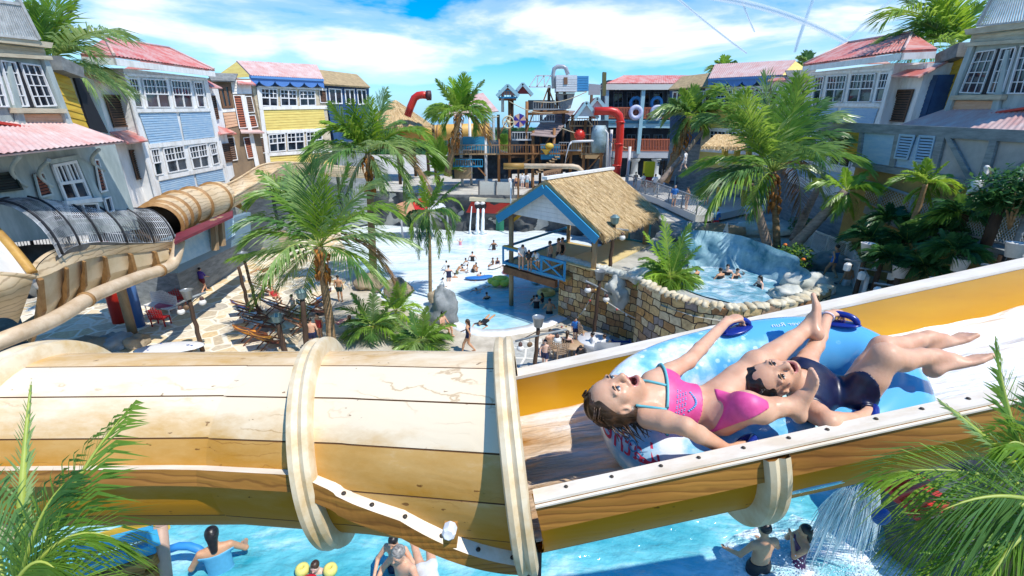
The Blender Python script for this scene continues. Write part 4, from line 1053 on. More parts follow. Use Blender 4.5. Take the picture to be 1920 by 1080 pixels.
LD = V((-.127, .99, 0)).normalized(); LN = V((.99, .127, 0))
def mir(v, s): return V((v[0] * s, v[1], v[2]))
def town_house_2(s, m, label):
    """white and blue house with hipped red roof"""
    n = mir(LN, s); p0 = mir(V((-20, 28, 0)), s)
    root = empty('house', label, 'house', 'painted plank houses', p0); f = Fac(None, p0, n, m); kids = []
    f.root = None
    class Rt: pass
    def fin(objs):
        for o in objs: o.parent = root; o.matrix_parent_inverse = Matrix.Translation(-V(root.location))
    before = set(bpy.data.objects)
    f.body([(230, 128), (387, 146), (432, 350), (300, 402)], 5.5, WHITE)
    base = f.pts([(300, 396), (432, 346)]); mb = MB()
    a, b = base; mb.prism([a, b, V((b.x, b.y, 0)), V((a.x, a.y, 0))], -n * 4); mb.build('ground_floor', GREYW)
    f.body([(168, 128), (228, 136), (292, 400), (252, 400)], 3.4, WHITE, 'side_wing', -.55)
    f.body([(148, 150), (172, 152), (258, 400), (226, 400)], 2.6, NAVYW, 'side_wing', -.95)
    for q, c in (([(238, 146), (256, 147), (268, 202), (252, 201)], 1), ([(264, 147), (310, 149), (320, 202), (275, 202)], 2), ([(318, 150), (354, 152), (362, 202), (328, 202)], 2), ([(361, 153), (378, 154), (384, 201), (371, 201)], 1),
                 ([(280, 280), (296, 278), (306, 327), (291, 330)], 1), ([(304, 278), (342, 272), (352, 318), (315, 325)], 2), ([(352, 275), (386, 269), (392, 312), (362, 317)], 2), ([(391, 270), (402, 268), (411, 306), (399, 310)], 1)):
        f.window(q, c)
    for q in ([(260, 213), (330, 212), (342, 263), (280, 270)], [(336, 212), (393, 210), (402, 256), (345, 263)], [(298, 341), (362, 328), (366, 347), (304, 366)], [(366, 327), (420, 316), (424, 338), (370, 346)]):
        f.siding(q, 12 if q[0][1] < 300 else 6, BLUE)
    for q in ([(230, 137), (387, 147), (387, 151), (231, 142)], [(252, 204), (392, 203), (393, 209), (255, 211)], [(278, 270), (404, 258), (405, 266), (280, 278)], [(296, 331), (418, 309), (420, 315), (298, 339)], [(230, 138), (236, 139), (304, 396), (297, 398)], [(380, 150), (387, 150), (430, 344), (423, 346)]):
        f.panel(q, WHITE, 'trim', .035, .07)
    g = Fac(None, p0 - n * .55, n, m)
    g.louver([(193, 177), (223, 178), (242, 237), (213, 239)], 13); g.louver([(241, 281), (268, 280), (282, 333), (256, 337)], 13)
    g.siding([(174, 128), (222, 138), (224, 150), (178, 146)], 3, WHITE)
    h = Fac(None, p0 - n * .95, n, m); h.siding([(150, 158), (168, 160), (226, 330), (206, 330)], 22, NAVYW)
    f.louver([(391, 179), (402, 179), (410, 223), (401, 225)], 12, o=-.3); f.louver([(414, 270), (428, 268), (435, 303), (420, 305)], 10, o=-.3)
    f.body([(386, 160), (408, 162), (440, 330), (428, 340)], 2, WHITE, 'side_wing', -.35)
    # hipped roof
    e0, e1 = f.pt(214, 104, .55), f.pt(402, 131, .55); r0, r1 = f.pt(197, 71, -2.3), f.pt(318, 91, -2.3)
    x, y = m(150, 101); bk = PP(x, y, e0, V((n.y, -n.x, 0))); back1 = e1 - n * 5.6
    mb = MB(); corrugated(mb, [e0, e1, r1, r0], n, .025, 34)
    slabroof(mb, [bk, e0, r0]); slabroof(mb, [e1, back1, r1]); mb.build('roof', REDROOF)
    mb = MB()
    for a, b in ((e0, r0), (r0, r1), (r1, e1)): mb.tube([a + UP * .05, b + UP * .05], .07, 8)
    mb.build('ridge_cap', PINKROOF)
    mb = MB(); mb.prism([e0 + UP * -.12, e1 + UP * -.12, e1 - UP * .42, e0 - UP * .42], -n * .08); mb.prism([e0 + UP * -.12, bk - UP * .12, bk - UP * .42, e0 - UP * .42], (e1 - e0).normalized() * .08)
    mb.build('fascia', WHITE)
    # small tin awnings
    for q, o1, o2 in (([(130, 124), (172, 127), (237, 151), (186, 153)], -1.4, .25), ([(206, 247), (250, 243), (278, 263), (240, 268)], -.5, .5), ([(376, 148), (388, 150), (418, 165), (398, 164)], -.4, .3), ([(402, 233), (425, 240), (440, 248), (412, 252)], -.4, .3)):
        P = [f.pt(*q[0], o1), f.pt(*q[1], o1), f.pt(*q[2], o2), f.pt(*q[3], o2)]; mb = MB(); slabroof(mb, P, .08); mb.build('awning', REDROOF)
    fin([o for o in set(bpy.data.objects) - before if o.parent is None and o is not root])
    return root
def finish(root, before):
    for o in sorted(set(bpy.data.objects) - before, key=lambda o: o.name):
        if o.parent is None and o is not root:
            o.parent = root; o.matrix_parent_inverse = Matrix.Translation(-V(root.location))
def town_house_4(s, m, label):
    """yellow house with scalloped blue fascia under a faded red roof"""
    d = V((.46, .89, 0)).normalized(); n = mir(V((.89, -.46, 0)).normalized(), s); p0 = mir(V((-21.7, 38, 0)), s)
    root = empty('house', label, 'house', 'painted plank houses', p0); before = set(bpy.data.objects) ; f = Fac(None, p0, n, m)
    f.body([(470, 150), (607, 158), (628, 318), (506, 322)], 5, CREAMW)
    a, b = f.pts([(506, 318), (628, 316)]); mb = MB(); mb.prism([a, b, V((b.x, b.y, 0)), V((a.x, a.y, 0))], -n * 4); mb.build('ground_floor', GREYW)
    for q in ([(488, 165), (519, 167), (521, 200), (490, 199)], [(524, 167), (555, 169), (557, 199), (526, 199)], [(560, 169), (590, 170), (592, 198), (562, 199)],
              [(502, 252), (534, 249), (536, 283), (505, 286)], [(537, 249), (569, 247), (571, 281), (539, 283)], [(573, 247), (603, 245), (605, 276), (575, 280)]):
        f.window(q, 2, 2, 2, True, .09)
    f.louver([(597, 168), (611, 169), (613, 193), (600, 193)], 9, BROWNS, frame=WHITE); f.louver([(483, 258), (496, 256), (499, 287), (487, 288)], 10, BROWNS, frame=WHITE)
    f.siding([(492, 206), (606, 203), (612, 240), (500, 246)], 8, YELLOW); f.siding([(505, 293), (622, 285), (626, 314), (508, 318)], 5, YELLOW)
    for q in ([(482, 161), (612, 166), (612, 169), (484, 165)], [(484, 200), (612, 198), (613, 204), (486, 206)], [(498, 245), (612, 240), (612, 245), (500, 251)], [(500, 287), (620, 279), (621, 285), (502, 293)], [(480, 163), (487, 164), (508, 318), (500, 318)]):
        f.panel(q, WHITE, 'trim', .035, .08)
    f.panel([(470, 146), (606, 151), (607, 163), (472, 161)], NAVYW, 'frieze', .03, .06)
    mb = MB(); q0, q1 = f.pt(468, 141, .5), f.pt(606, 148, .5); ln = q1 - q0
    for i in range(5):   # scalloped valance
        ctr = []
        for j in range(17):
            t = j / 16; ctr.append(q0 + ln * ((i + t) / 5) - UP * (.34 + .42 * abs(math.cos(PI * t)) ** .6))
        mb.prism([q0 + ln * (i / 5), *ctr, q0 + ln * ((i + 1) / 5)], -n * .08)
    mb.build('scalloped_valance', C(.10, .25, .62))
    e0, e1 = f.pt(470, 141, .6), f.pt(607, 148, .6); r0, r1 = f.pt(443, 113, -2.2), f.pt(594, 121, -2.2)
    mb = MB(); corrugated(mb, [e0, e1, r1, r0], n, .025, 34); mb.build('roof', PINKROOF)
    mb = MB(); mb.prism([e0 - UP * .1, r0 - UP * .1, e0 - n * 5.2 - UP * .1], d * .1 if s > 0 else mir(d, -1) * .1); mb.build('gable', YELLOW)
    mb = MB(); mb.prism([e0 - UP * .02, e1 - UP * .02, e1 - UP * .2, e0 - UP * .2], -n * .05); mb.build('fascia', C(.12, .3, .66))
    f.body([(455, 165), (482, 163), (504, 320), (488, 322)], 2.5, WHITE, 'side_wing', -.4)
    finish(root, before); return root
def town_house_5(s, m, label):
    d = V((.6, .8, 0)); n = mir(V((.8, -.6, 0)), s); p0 = mir(V((-18, 45.4, 0)), s)
    root = empty('house', label, 'house', 'painted plank houses', p0); before = set(bpy.data.objects); f = Fac(None, p0, n, m)
    f.body([(606, 156), (692, 162), (692, 262), (628, 270)], 5, NAVYW)
    a, b = f.pts([(628, 268), (692, 261)]); mb = MB(); mb.prism([a, b, V((b.x, b.y, 0)), V((a.x, a.y, 0))], -n * 4); mb.build('ground_floor', GREYW)
    for q in ([(615, 165), (640, 167), (642, 195), (618, 195)], [(645, 167), (664, 167), (666, 195), (648, 196)], [(668, 167), (686, 168), (689, 195), (671, 197)]): f.window(q, 2, 1, 1, False, .12)
    mb = MB(); P = [f.pt(608, 157, .5), f.pt(693, 163, .5), f.pt(668, 139, -2), f.pt(594, 130, -2)]; slabroof(mb, P, .15)
    slabroof(mb, [P[1], P[1] - n * 5, P[2]], .15); mb.build('roof', TANROOF)
    finish(root, before); return root
def town_house_3(s, m, label):
    """narrow brown link building between its neighbours"""
    n = mir(V((.75, -.66, 0)).normalized(), s); p0 = mir(V((-21.6, 36, 0)), s)
    root = empty('house', label, 'house', 'painted plank houses', p0); before = set(bpy.data.objects); f = Fac(None, p0, n, m)
    f.body([(392, 146), (470, 148), (500, 325), (420, 345)], 4, mat('brown_boards', (.32, .22, .13), (.2, .14, .09), 2.4, .75, (1, 1, .3)))
    a, b = f.pts([(420, 340), (500, 322)]); mb = MB(); mb.prism([a, b, V((b.x, b.y, 0)), V((a.x, a.y, 0))], -n * 3.5); mb.build('ground_floor', GREYW)
    f.window([(408, 160), (430, 158), (437, 202), (418, 203)], 2, 1, 1, False, .16, mat_plain('brown_frame', (.2, .1, .05)))
    f.louver([(436, 178), (452, 178), (464, 240), (448, 241)], 14, REDBR, frame=WHITE); f.louver([(459, 180), (471, 180), (478, 211), (464, 212)], 9, BROWNS, frame=WHITE)
    f.louver([(462, 216), (478, 215), (484, 238), (468, 240)], 6, REDBR, frame=WHITE); f.louver([(424, 258), (438, 256), (446, 300), (434, 302)], 11, BROWNS, frame=WHITE)
    f.louver([(455, 258), (470, 256), (478, 296), (464, 298)], 11, REDBR, frame=WHITE)
    f.panel([(415, 204), (440, 203), (441, 209), (417, 211)], WHITE, 'trim'); f.siding([(418, 212), (441, 210), (446, 236), (424, 240)], 5, PEACH)
    f.siding([(432, 150), (470, 150), (472, 176), (436, 176)], 5, WHITE); f.panel([(452, 178), (458, 178), (488, 320), (480, 322)], WHITE, 'trim', .03, .1)
    for q, mt, o2 in (([(388, 136), (446, 138), (440, 152), (396, 150)], GREYROOF, .5), ([(442, 146), (470, 150), (480, 158), (446, 156)], REDROOF, .5), ([(402, 232), (424, 238), (444, 250), (410, 252)], REDROOF, .6), ([(448, 238), (480, 240), (496, 248), (452, 248)], PINKROOF, .6)):
        mb = MB(); P = [f.pt(*q[0], -.4), f.pt(*q[1], -.4), f.pt(*q[2], o2), f.pt(*q[3], o2)]; slabroof(mb, P, .1); mb.build('awning', mt)
    finish(root, before); return root
def town_house_1(s, m, label, lower=True):
    """near grey house: railed balcony, casements, ochre side wall and a tin skirt roof"""
    n = mir(LN, s); p0 = mir(V((-16.4 if s > 0 else -19.8, 17, 0)), s); d = mir(LD, s)
    root = empty('house', label, 'house', 'painted plank houses', p0); before = set(bpy.data.objects); f = Fac(None, p0, n, m)
    f.body([(-60, 66), (82, 88), (130, 250), (-60, 236)], 3.5, GREEN)
    f.window([(-4, 112), (25, 116), (52, 200), (24, 201)], 1, 3, 4, False, .05); f.window([(34, 117), (72, 122), (104, 199), (64, 201)], 1, 3, 4, False, .05)
    f.window([(-50, 108), (-12, 111), (14, 201), (-22, 201)], 1, 3, 4, False, .05)
    f.siding([(-40, 78), (82, 92), (85, 104), (-40, 96)], 2, CREAMW); f.siding([(30, 214), (115, 213), (127, 247), (32, 236)], 5, PEACH)
    for q in ([(-40, 62), (87, 80), (84, 90), (-40, 76)], [(-40, 97), (84, 105), (87, 112), (-40, 104)], [(15, 202), (112, 204), (115, 212), (18, 212)]): f.panel(q, CREAMW, 'trim', .02, .22)
    f.panel([(74, 110), (84, 111), (137, 250), (126, 248)], GREEN, 'trim', .03, .12); f.panel([(8, 118), (14, 118), (44, 236), (30, 236)], GREEN, 'trim', .03, .1); f.panel([(26, 116), (32, 116), (64, 202), (54, 202)], BLACK, 'trim', .02, .03)
    # balcony rail
    mb = MB(); lo, hi = f.pts([(-60, 60), (72, 74)], .25), f.pts([(-60, -6), (38, 8)], .25)
    mb.bar(*lo, .07, .07); mb.bar(*hi, .09, .08)
    for i in range(26): t = i / 25; mb.bar(lo[0].lerp(lo[1], t), hi[0].lerp(hi[1], t), .04, .04)
    mb.bar(lo[1], hi[1] + (hi[1] - lo[1]) * .15, .12, .12); mb.build('balcony_rail', mat('rail_paint', (.62, .62, .6), (.4, .4, .38), 5, .7))
    # ochre wall, set back
    g = Fac(None, p0 - n * .5, n, m); g.body([(80, 112), (130, 128), (172, 262), (120, 250)], 3, CREAMW, 'rear_wing', -.02)
    g.siding([(92, 131), (130, 146), (165, 240), (130, 232)], 7, OCHRE); g.panel([(84, 104), (130, 126), (132, 146), (90, 131)], GREYROOF, 'eaves_board', .0, .5)
    g.panel([(130, 128), (150, 150), (200, 250), (165, 240)], BLACK, 'corner_board', .0, .08)
    # skirt roof
    e0, e1 = f.pt(-120, 300, 2.0), f.pt(233, 264, 1.6); r0, r1 = f.pt(-120, 226, 0.02), f.pt(136, 230, .02)
    mb = MB(); corrugated(mb, [e0, e1, r1, r0], n, .022, 30); mb.build('skirt_roof', PINKROOF)
    mb = MB(); mb.bar(f.pt(-60, 222, .2), f.pt(30, 236, .2), .3, .08); mb.bar(f.pt(30, 236, .2), f.pt(138, 250, .3), .2, .06); mb.build('flashing', C(.6, .05, .03))
    if lower:
        w = f.pts([(-120, 262), (215, 268), (262, 430), (-120, 470)], .35)
        mb = MB(); mb.prism(w, -n * 3); mb.build('lower_wall', GREEN)
        k = Fac(None, p0 + n * .38, n, m)
        k.window([(94, 309), (140, 300), (170, 372), (121, 377)], 2, 3, 1, True, .10); k.louver([(60, 326), (78, 321), (98, 366), (72, 372)], 8, REDBR, frame=GREEN); k.louver([(174, 298), (182, 298), (200, 358), (186, 362)], 10, REDBR, frame=WHITE)
        k.louver([(-20, 326), (22, 321), (40, 356), (-10, 362)], 7, mat_plain('dark_green', (.02, .03, .025))); k.window([(88, 386), (112, 384), (124, 412), (98, 416)], 1, 1, 1, False, .06); k.window([(120, 383), (180, 380), (190, 410), (132, 412)], 2, 1, 1, False, .06)
        k.window([(192, 372), (205, 368), (212, 396), (200, 400)], 1, 1, 1, False, .06)
        k.panel([(84, 300), (142, 290), (146, 298), (90, 308)], GREEN, 'trim', .02, .1); k.panel([(116, 377), (182, 370), (186, 378), (118, 384)], WHITE, 'trim', .02, .15); k.panel([(142, 298), (152, 297), (190, 372), (176, 374)], GREEN, 'trim', .02, .05)
        for a, b, c in (((38, 292), (52, 350), (70, 290)), ((92, 300), (98, 350), (120, 285)), ((186, 280), (196, 320), (210, 268))):   # curved eaves brackets
            P = [k.pt(*a, .9), k.pt(*b, .1)]; P = [P[0] * (1 - t) + P[1] * t + n * (-.35 * math.sin(PI * t)) for t in (i / 10 for i in range(11))]
            mb = MB(); mb.tube(P, .06, 6); mb.build('bracket', GREEN)
        b0, b1 = k.pts([(-120, 468), (262, 430)], -.1); b0, b1 = b0 - n * 6, b1 - n * 6; mb = MB(); mb.prism([b0 + UP * 2, b1 + UP * 2, V((b1.x, b1.y, 0)), V((b0.x, b0.y, 0))], -n * 2); mb.build('ground_floor', mat('shop_blue', (.08, .2, .28), (.03, .08, .12), .8, .7, (1, 1, 3)))
    finish(root, before); return root
I = lambda x, y: (x, y)
town_house_1(1, I, 'near grey house with pink tin skirt roof and casements beside the netted slide')
town_house_2(1, I, 'white and pale blue house with red hipped roof above the brown slide tube')
town_house_3(1, I, 'narrow brown house with red louvred shutters between the blue and the yellow house')
town_house_4(1, I, 'yellow plank house with scalloped blue valance left of the thatched hut')
town_house_5(1, I, 'dark navy house with tan shingle roof, next to the yellow house')
def M1(x, y): return (1905 - x, y - 25)
def M2(x, y): return (1908 - x, y - 10)
def M4(x, y): return (1935 - x, y - 1)
def M5(x, y): return (1948 - x, y + 4)
town_house_1(-1, M1, 'grey house with white balcony rail above the timber-framed wall', False)
town_house_2(-1, M2, 'white and pale blue house with red hipped roof behind the pelicans')
town_house_3(-1, lambda x, y: (1918 - x, y - 6), 'narrow brown house behind the tall palm, beside the timber-framed wall')
town_house_4(-1, M4, 'yellow house with blue valance half hidden behind the tall palm')
town_house_5(-1, M5, 'dark navy house with tan roof against the red-roofed balcony building')

# timber-framed wall on the right
root = empty('timber_framed_wall', 'grey timber-framed wall with plaster panels and blue shutters', 'wall', None, (17, 20, 0)); before = set(bpy.data.objects)
f = Fac(None, (17, 20, 0), (-1, .02, 0))
f.body([(1510, 229), (2060, 252), (2060, 388), (1600, 306)], .5, PLASTER, 'plaster')
for q in ([(1505, 226), (2060, 250), (2060, 276), (1505, 242)], [(1606, 302), (2060, 378), (2060, 396), (1600, 312)], [(1762, 252), (1776, 253), (1758, 326), (1744, 323)], [(1862, 258), (1876, 258), (1852, 344), (1836, 340)], [(1683, 246), (1692, 246), (1680, 314), (1670, 312)],
          [(1776, 258), (1788, 260), (1832, 340), (1818, 338)], [(1850, 342), (1960, 282), (1960, 298), (1862, 348)], [(1616, 241), (1623, 241), (1614, 304), (1608, 303)]):
    f.panel(q, GREYW, 'timber', .02 + .006 * rnd.random(), .10)
f.siding([(1623, 243), (1684, 247), (1672, 311), (1615, 303)], 11, BLUE); f.siding([(1692, 248), (1764, 253), (1745, 322), (1680, 312)], 11, BLUE)
f.louver([(1689, 251), (1719, 253), (1703, 300), (1678, 297)], 9, BLUE, frame=BLUE, o=.07); f.louver([(1726, 253), (1757, 255), (1745, 305), (1715, 302)], 9, BLUE, frame=BLUE, o=.07)
f.panel([(1580, 246), (1616, 248), (1608, 300), (1585, 296)], OCHRE, 'recess', .01, .03)
finish(root, before)
mb = MB(); w = f.pts([(1606, 306), (2060, 386)], -.15); mb.prism([w[0], w[1], V((w[1].x, w[1].y, 3)), V((w[0].x, w[0].y, 3))], (.5, 0, 0))
tag(mb.build('ochre_wall', mat('ochre_render', (.42, .30, .10), (.3, .2, .07), 1.2, .9)), 'ochre rendered wall behind the pelican posts', 'wall')

# balcony building at the back
root = empty('balcony_building', 'two-storey balcony building with red tin roof, pale blue posts and red balustrades', 'building', None, (14.5, 58, 4)); before = set(bpy.data.objects)
f = Fac(None, (14.5, 58, 0), (0, -1, 0)); PBLUE = C(.36, .60, .68); g = Fac(None, (14.5, 61, 0), (0, -1, 0)); BAL = mat('balustrade', (.50, .15, .07), (.38, .1, .05), 5, .6)
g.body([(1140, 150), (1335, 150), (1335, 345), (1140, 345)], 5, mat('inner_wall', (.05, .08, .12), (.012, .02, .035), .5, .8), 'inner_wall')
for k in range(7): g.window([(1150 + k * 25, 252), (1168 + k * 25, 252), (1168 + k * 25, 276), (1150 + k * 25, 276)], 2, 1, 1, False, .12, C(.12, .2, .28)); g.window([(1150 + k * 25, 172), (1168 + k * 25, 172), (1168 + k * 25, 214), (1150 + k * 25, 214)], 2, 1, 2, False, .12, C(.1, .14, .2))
f.body([(1140, 224), (1320, 226), (1320, 241), (1140, 239)], 5, PBLUE, 'upper_floor'); f.body([(1150, 282), (1330, 284), (1330, 297), (1150, 296)], 4, C(.5, .52, .55), 'lower_floor')
e0, e1, r0, r1 = f.pt(1136, 156, .5), f.pt(1332, 156, .5), f.pt(1170, 141, -3), f.pt(1305, 141, -3); mb = MB(); corrugated(mb, [e0, e1, r1, r0], 0, .03, 40)
slabroof(mb, [e0 + V((0, 6, 0)), e0, r0]); slabroof(mb, [e1, e1 + V((0, 6, 0)), r1]); mb.build('roof', REDROOF)
mb = MB(); mb.prism([e0 - UP * .1, e1 - UP * .1, e1 - UP * .7, e0 - UP * .7], (0, .1, 0)); mb.build('fascia', C(.75, .72, .66)); 
f.body([(1138, 160), (1330, 160), (1330, 162), (1138, 162)], 5, C(.6, .55, .5), 'ceiling', -.1)
for x0, x1 in ((1138, 1136), (1207, 1196), (1271, 1262), (1313, 1308)):
    mb = MB(); mb.bar(f.pt(x0, 160, .06), f.pt(x1, 288, .06), .42, .42, (0, 1, 0)); mb.build('post', PBLUE)
for y0, y1, a, b in ((202, 221, 1140, 1318), (261, 282, 1140, 1325)):
    mb = MB(); mb.bar(f.pt(a, y0, .0), f.pt(b, y0 + 1, .0), .12, .14); mb.bar(f.pt(a, y1, .0), f.pt(b, y1 + 1, .0), .12, .12)
    for i in range(64): x = a + (b - a) * i / 63; mb.bar(f.pt(x, y0, 0), f.pt(x, y1, 0), .09, .09, (0, 1, 0))
    mb.build('balustrade', BAL)
f.panel([(1140, 226), (1322, 228), (1322, 233), (1140, 231)], C(.05, .2, .3), 'floor_band', .05, .05)
for x in (1149, 1190, 1229, 1276, 1318):
    t, b = f.pt(x, 297, -.4), f.pt(x - 2, 333, -.4); mb = MB(); mb.lathe([(.75, 0), (.75, .25), (.5, .4), (.44, .55), (.40, (t - b).z - .45), (.62, (t - b).z - .2), (.62, (t - b).z)], b, UP, 14); mb.build('column', C(.5, .52, .5))
for x, y in ((1155, 163), (1163, 163)):
    mb = MB(); mb.ell(f.pt(x, y + 1, -1), (.3, .3, .3), None, 10, 8); mb.build('lamp_globe', C(.9, .85, .6))
finish(root, before)
def float_ring(x, y, lab):
    c = f.pt(x, y, .2); mb = MB(); mb.grid(lambda u, v: c + V(((.62 + .26 * math.cos(2 * PI * v)) * math.cos(2 * PI * u), .24 * math.sin(2 * PI * v), (.62 + .26 * math.cos(2 * PI * v)) * math.sin(2 * PI * u))), 24, 10, cu=True, cv=True)
    tag(mb.build('swim_ring', C(.55, .6, .82)), lab, 'swim ring', 'rings hung on the balcony')
float_ring(1192, 211, 'pale lilac swim ring hung on the upper balcony, left one'); float_ring(1232, 211, 'pale lilac swim ring hung on the upper balcony, right one')
for x, lab in ((1192, 'blue ring stood on the upper balcony behind the left lilac ring'), (1231, 'blue ring stood on the upper balcony behind the right lilac ring')):
    c = f.pt(x, 193, -.9); mb = MB(); mb.grid(lambda u, v: c + V(((.6 + .2 * math.cos(2 * PI * v)) * math.cos(2 * PI * u), .2 * math.sin(2 * PI * v), (.6 + .2 * math.cos(2 * PI * v)) * math.sin(2 * PI * u))), 24, 10, cu=True, cv=True)
    tag(mb.build('swim_ring', C(.05, .3, .7)), lab, 'swim ring', 'blue rings on the balcony')
# ================= palms and plants =================
def mat_leaf(name, c1, c2, rough=.38, tr=.35):
    m, nt, b = _new(name); b.inputs['Roughness'].default_value = rough
    n = nt.nodes.new('ShaderNodeTexNoise'); n.inputs['Scale'].default_value = 2.6; n.inputs['Detail'].default_value = 5; L(nt, coords(nt), n.inputs['Vector'])
    r = ramp(nt, [(.3, c2), (.7, c1)]); L(nt, n.outputs['Fac'], r.inputs['Fac']); L(nt, r.outputs[0], b.inputs['Base Color'])
    t = nt.nodes.new('ShaderNodeBsdfTranslucent'); hs = nt.nodes.new('ShaderNodeHueSaturation'); hs.inputs['Hue'].default_value = .475; hs.inputs['Value'].default_value = 1.7; L(nt, r.outputs[0], hs.inputs['Color']); L(nt, hs.outputs[0], t.inputs[0])
    mx = nt.nodes.new('ShaderNodeMixShader'); mx.inputs[0].default_value = tr; L(nt, b.outputs[0], mx.inputs[1]); L(nt, t.outputs[0], mx.inputs[2])
    L(nt, mx.outputs[0], nt.nodes['Material Output'].inputs['Surface']); return m
LEAF = [mat_leaf('palm_leaf', (.24, .39, .06), (.09, .22, .03)), mat_leaf('palm_leaf', (.30, .46, .07), (.13, .28, .03)), mat_leaf('palm_leaf', (.15, .29, .08), (.05, .15, .04)), mat_leaf('pale_leaf', (.40, .52, .22), (.16, .3, .08), .3)]
LIME = mat_leaf('young_leaf', (.34, .50, .05), (.20, .38, .03))
DEAD = mat_leaf('dry_leaf', (.38, .24, .10), (.22, .12, .05), .7, .2)
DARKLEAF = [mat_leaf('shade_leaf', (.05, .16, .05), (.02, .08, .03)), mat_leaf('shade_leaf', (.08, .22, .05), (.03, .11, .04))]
STEM = mat('leaf_stem', (.40, .46, .08), (.26, .34, .05), 6, .45)
TRUNK = mat('palm_trunk', (.34, .22, .11), (.18, .11, .05), 3, .85, (1, 1, 4), .4)
GTRUNK = mat('grey_palm_trunk', (.36, .28, .22), (.2, .15, .12), 3, .85, (1, 1, 4), .3)
FIBRE = mat('coconut_fibre', (.50, .20, .03), (.20, .07, .015), 7, .8, (1, 1, .4), .4)
LK, WK = 1.45, 1.5
def frond(name, P, root, mats, n=54, wl=.9, ww=.045, droop=.5, stem=.03, face=None, clump=1.0, start=.12, fan=.55):
    """feather leaf: a rachis along the quadratic P with narrow folded leaflets on both sides"""
    P = [V(p) for p in P]; mb = MB(); mb.cur = 1
    q = lambda t: P[0] * (1 - t) ** 2 + P[1] * 2 * t * (1 - t) + P[2] * t * t
    K = 14; mb.tube([q(i / K) for i in range(K + 1)], [stem * (1 - .85 * i / K) for i in range(K + 1)], 5); mb.cur = 0
    Ltot = (P[1] - P[0]).length + (P[2] - P[1]).length
    for i in range(n):
        t = start + (1 - start) * (i + .5) / n; p = q(t); T = (q(min(1, t + .02)) - q(t - .02)).normalized()
        up = V(face) if face is not None else UP
        if abs(T.dot(up)) > .93: up = V((rnd.random() - .5, -1, .3))
        S = T.cross(up).normalized(); U = S.cross(T)
        env = (math.sin(PI * min(1, (t - start * .6) / (1 - start * .5)) ** .75) ** .6) * (1 - .35 * t) + .12
        for sg in (-1, 1):
            ln = wl * LK * env * (.82 + .36 * rnd.random()); sw = fan + .75 * t + (rnd.random() - .5) * .22
            d = (S * sg * math.cos(sw) + T * math.sin(sw) + U * (.28 * rnd.random() + .05)).normalized()
            dr = droop * (.7 + .6 * rnd.random())
            a = p; b = p + d * ln * .5 - UP * dr * ln * .12; c = p + d * ln * .92 - UP * dr * ln * .6
            w = (T * .8 + U * .25).normalized() * ww * WK * (.8 + .4 * rnd.random())
            k = mb.pts([a - w * .35, a + w * .35, b - w * .5, b + w * .5, c])
            mb.face((k, k + 1, k + 3, k + 2)); mb.face((k + 2, k + 3, k + 4))
    return mb.build(name, [mats, STEM], root)
def palm(label, C, Y, trunk, tips, wl=.9, n=54, ww=.05, rad=.16, cat='palm tree', group='palms around the pool', leaf=None, droop=.55, fibre=True, fill=6, tmat=None, arch=.22, kind='palm_tree', dep=.45, stem=.03, young=True):
    """C crown pixel, trunk list of (px,py,Y) from base up"""
    c = PY(C[0], C[1], Y); sc = Y / F / .94
    tp = [PY(x, y, yy) for x, y, yy in trunk] + [c]
    root = empty(kind, label, cat, group, tp[0]); leaf = leaf or LEAF
    before = set(bpy.data.objects)
    if len(tp) > 1:
        k = 10; pts = []
        for i in range((len(tp) - 1) * k + 1): j = min(i // k, len(tp) - 2); pts.append(tp[j].lerp(tp[j + 1], i / k - j))
        mb = MB(); mb.tube(pts, [rad * (1.25 - .4 * i / len(pts)) * (1 + .05 * (i % 2)) for i in range(len(pts))], 12); mb.build('trunk', tmat or TRUNK)
    if fibre:
        mb = MB(); ax = (tp[-2] - c).normalized()
        for i in range(46):
            a = rnd.random() * 2 * PI; r_ = rad * (.8 + .7 * rnd.random()); s_ = .1 + 1.3 * rnd.random() * sc * 60; s0 = c + ax * (s_ * .75) + V((math.cos(a), math.sin(a), 0)) * r_
            mb.tube([s0, s0 + V((math.cos(a) * .12, math.sin(a) * .12, -.12)) * rad * 6, s0 + V((math.cos(a) * .1, math.sin(a) * .1, -.4)) * rad * 6], [.05, .07, .02], 5)
        mb.build('fibre', FIBRE)
    for tpx in tips:
        x, y = tpx[0], tpx[1]; Lp = math.hypot(x - C[0], y - C[1]); dY = (rnd.random() * 2 - 1) * dep * Lp * sc
        tip = PY(x, y, Y + dY)
        if len(tpx) > 2: mid = PY(tpx[2], tpx[3], Y + dY * .5)
        else: mid = c.lerp(tip, .55) + UP * arch * (tip - c).length * (1.0 if y > C[1] - .6 * Lp else .35)
        mid = mid * 2 - (c + tip) / 2 if len(tpx) > 2 else mid
        young_ = young and y < C[1] and abs(x - C[0]) < .25 * Lp
        frond('frond', [c, mid, tip], None, LIME if young_ and rnd.random() < .6 else rnd.choice(leaf), n, wl * min(1.15, max(.55, Lp / 150 if Lp < 150 else 1)), ww, droop * (.5 if young_ else 1), stem)
    for i in range(fill):
        a = 2 * PI * (i + rnd.random() * .6) / max(1, fill); e = .1 + .9 * rnd.random(); ln = (.75 + .35 * rnd.random()) * sum(math.hypot(t[0] - C[0], t[1] - C[1]) for t in tips) / len(tips) * sc
        d = V((math.cos(a), math.sin(a) , 0)); frond('frond', [c, c + d * ln * .55 + UP * ln * .45 * e, c + d * ln * .95 - UP * ln * ((.45 - .6 * e) if i or not fibre else .8)], None, DEAD if fibre and i == 0 else rnd.choice(leaf), n, wl, ww, droop, stem)
    finish(root, before); return root
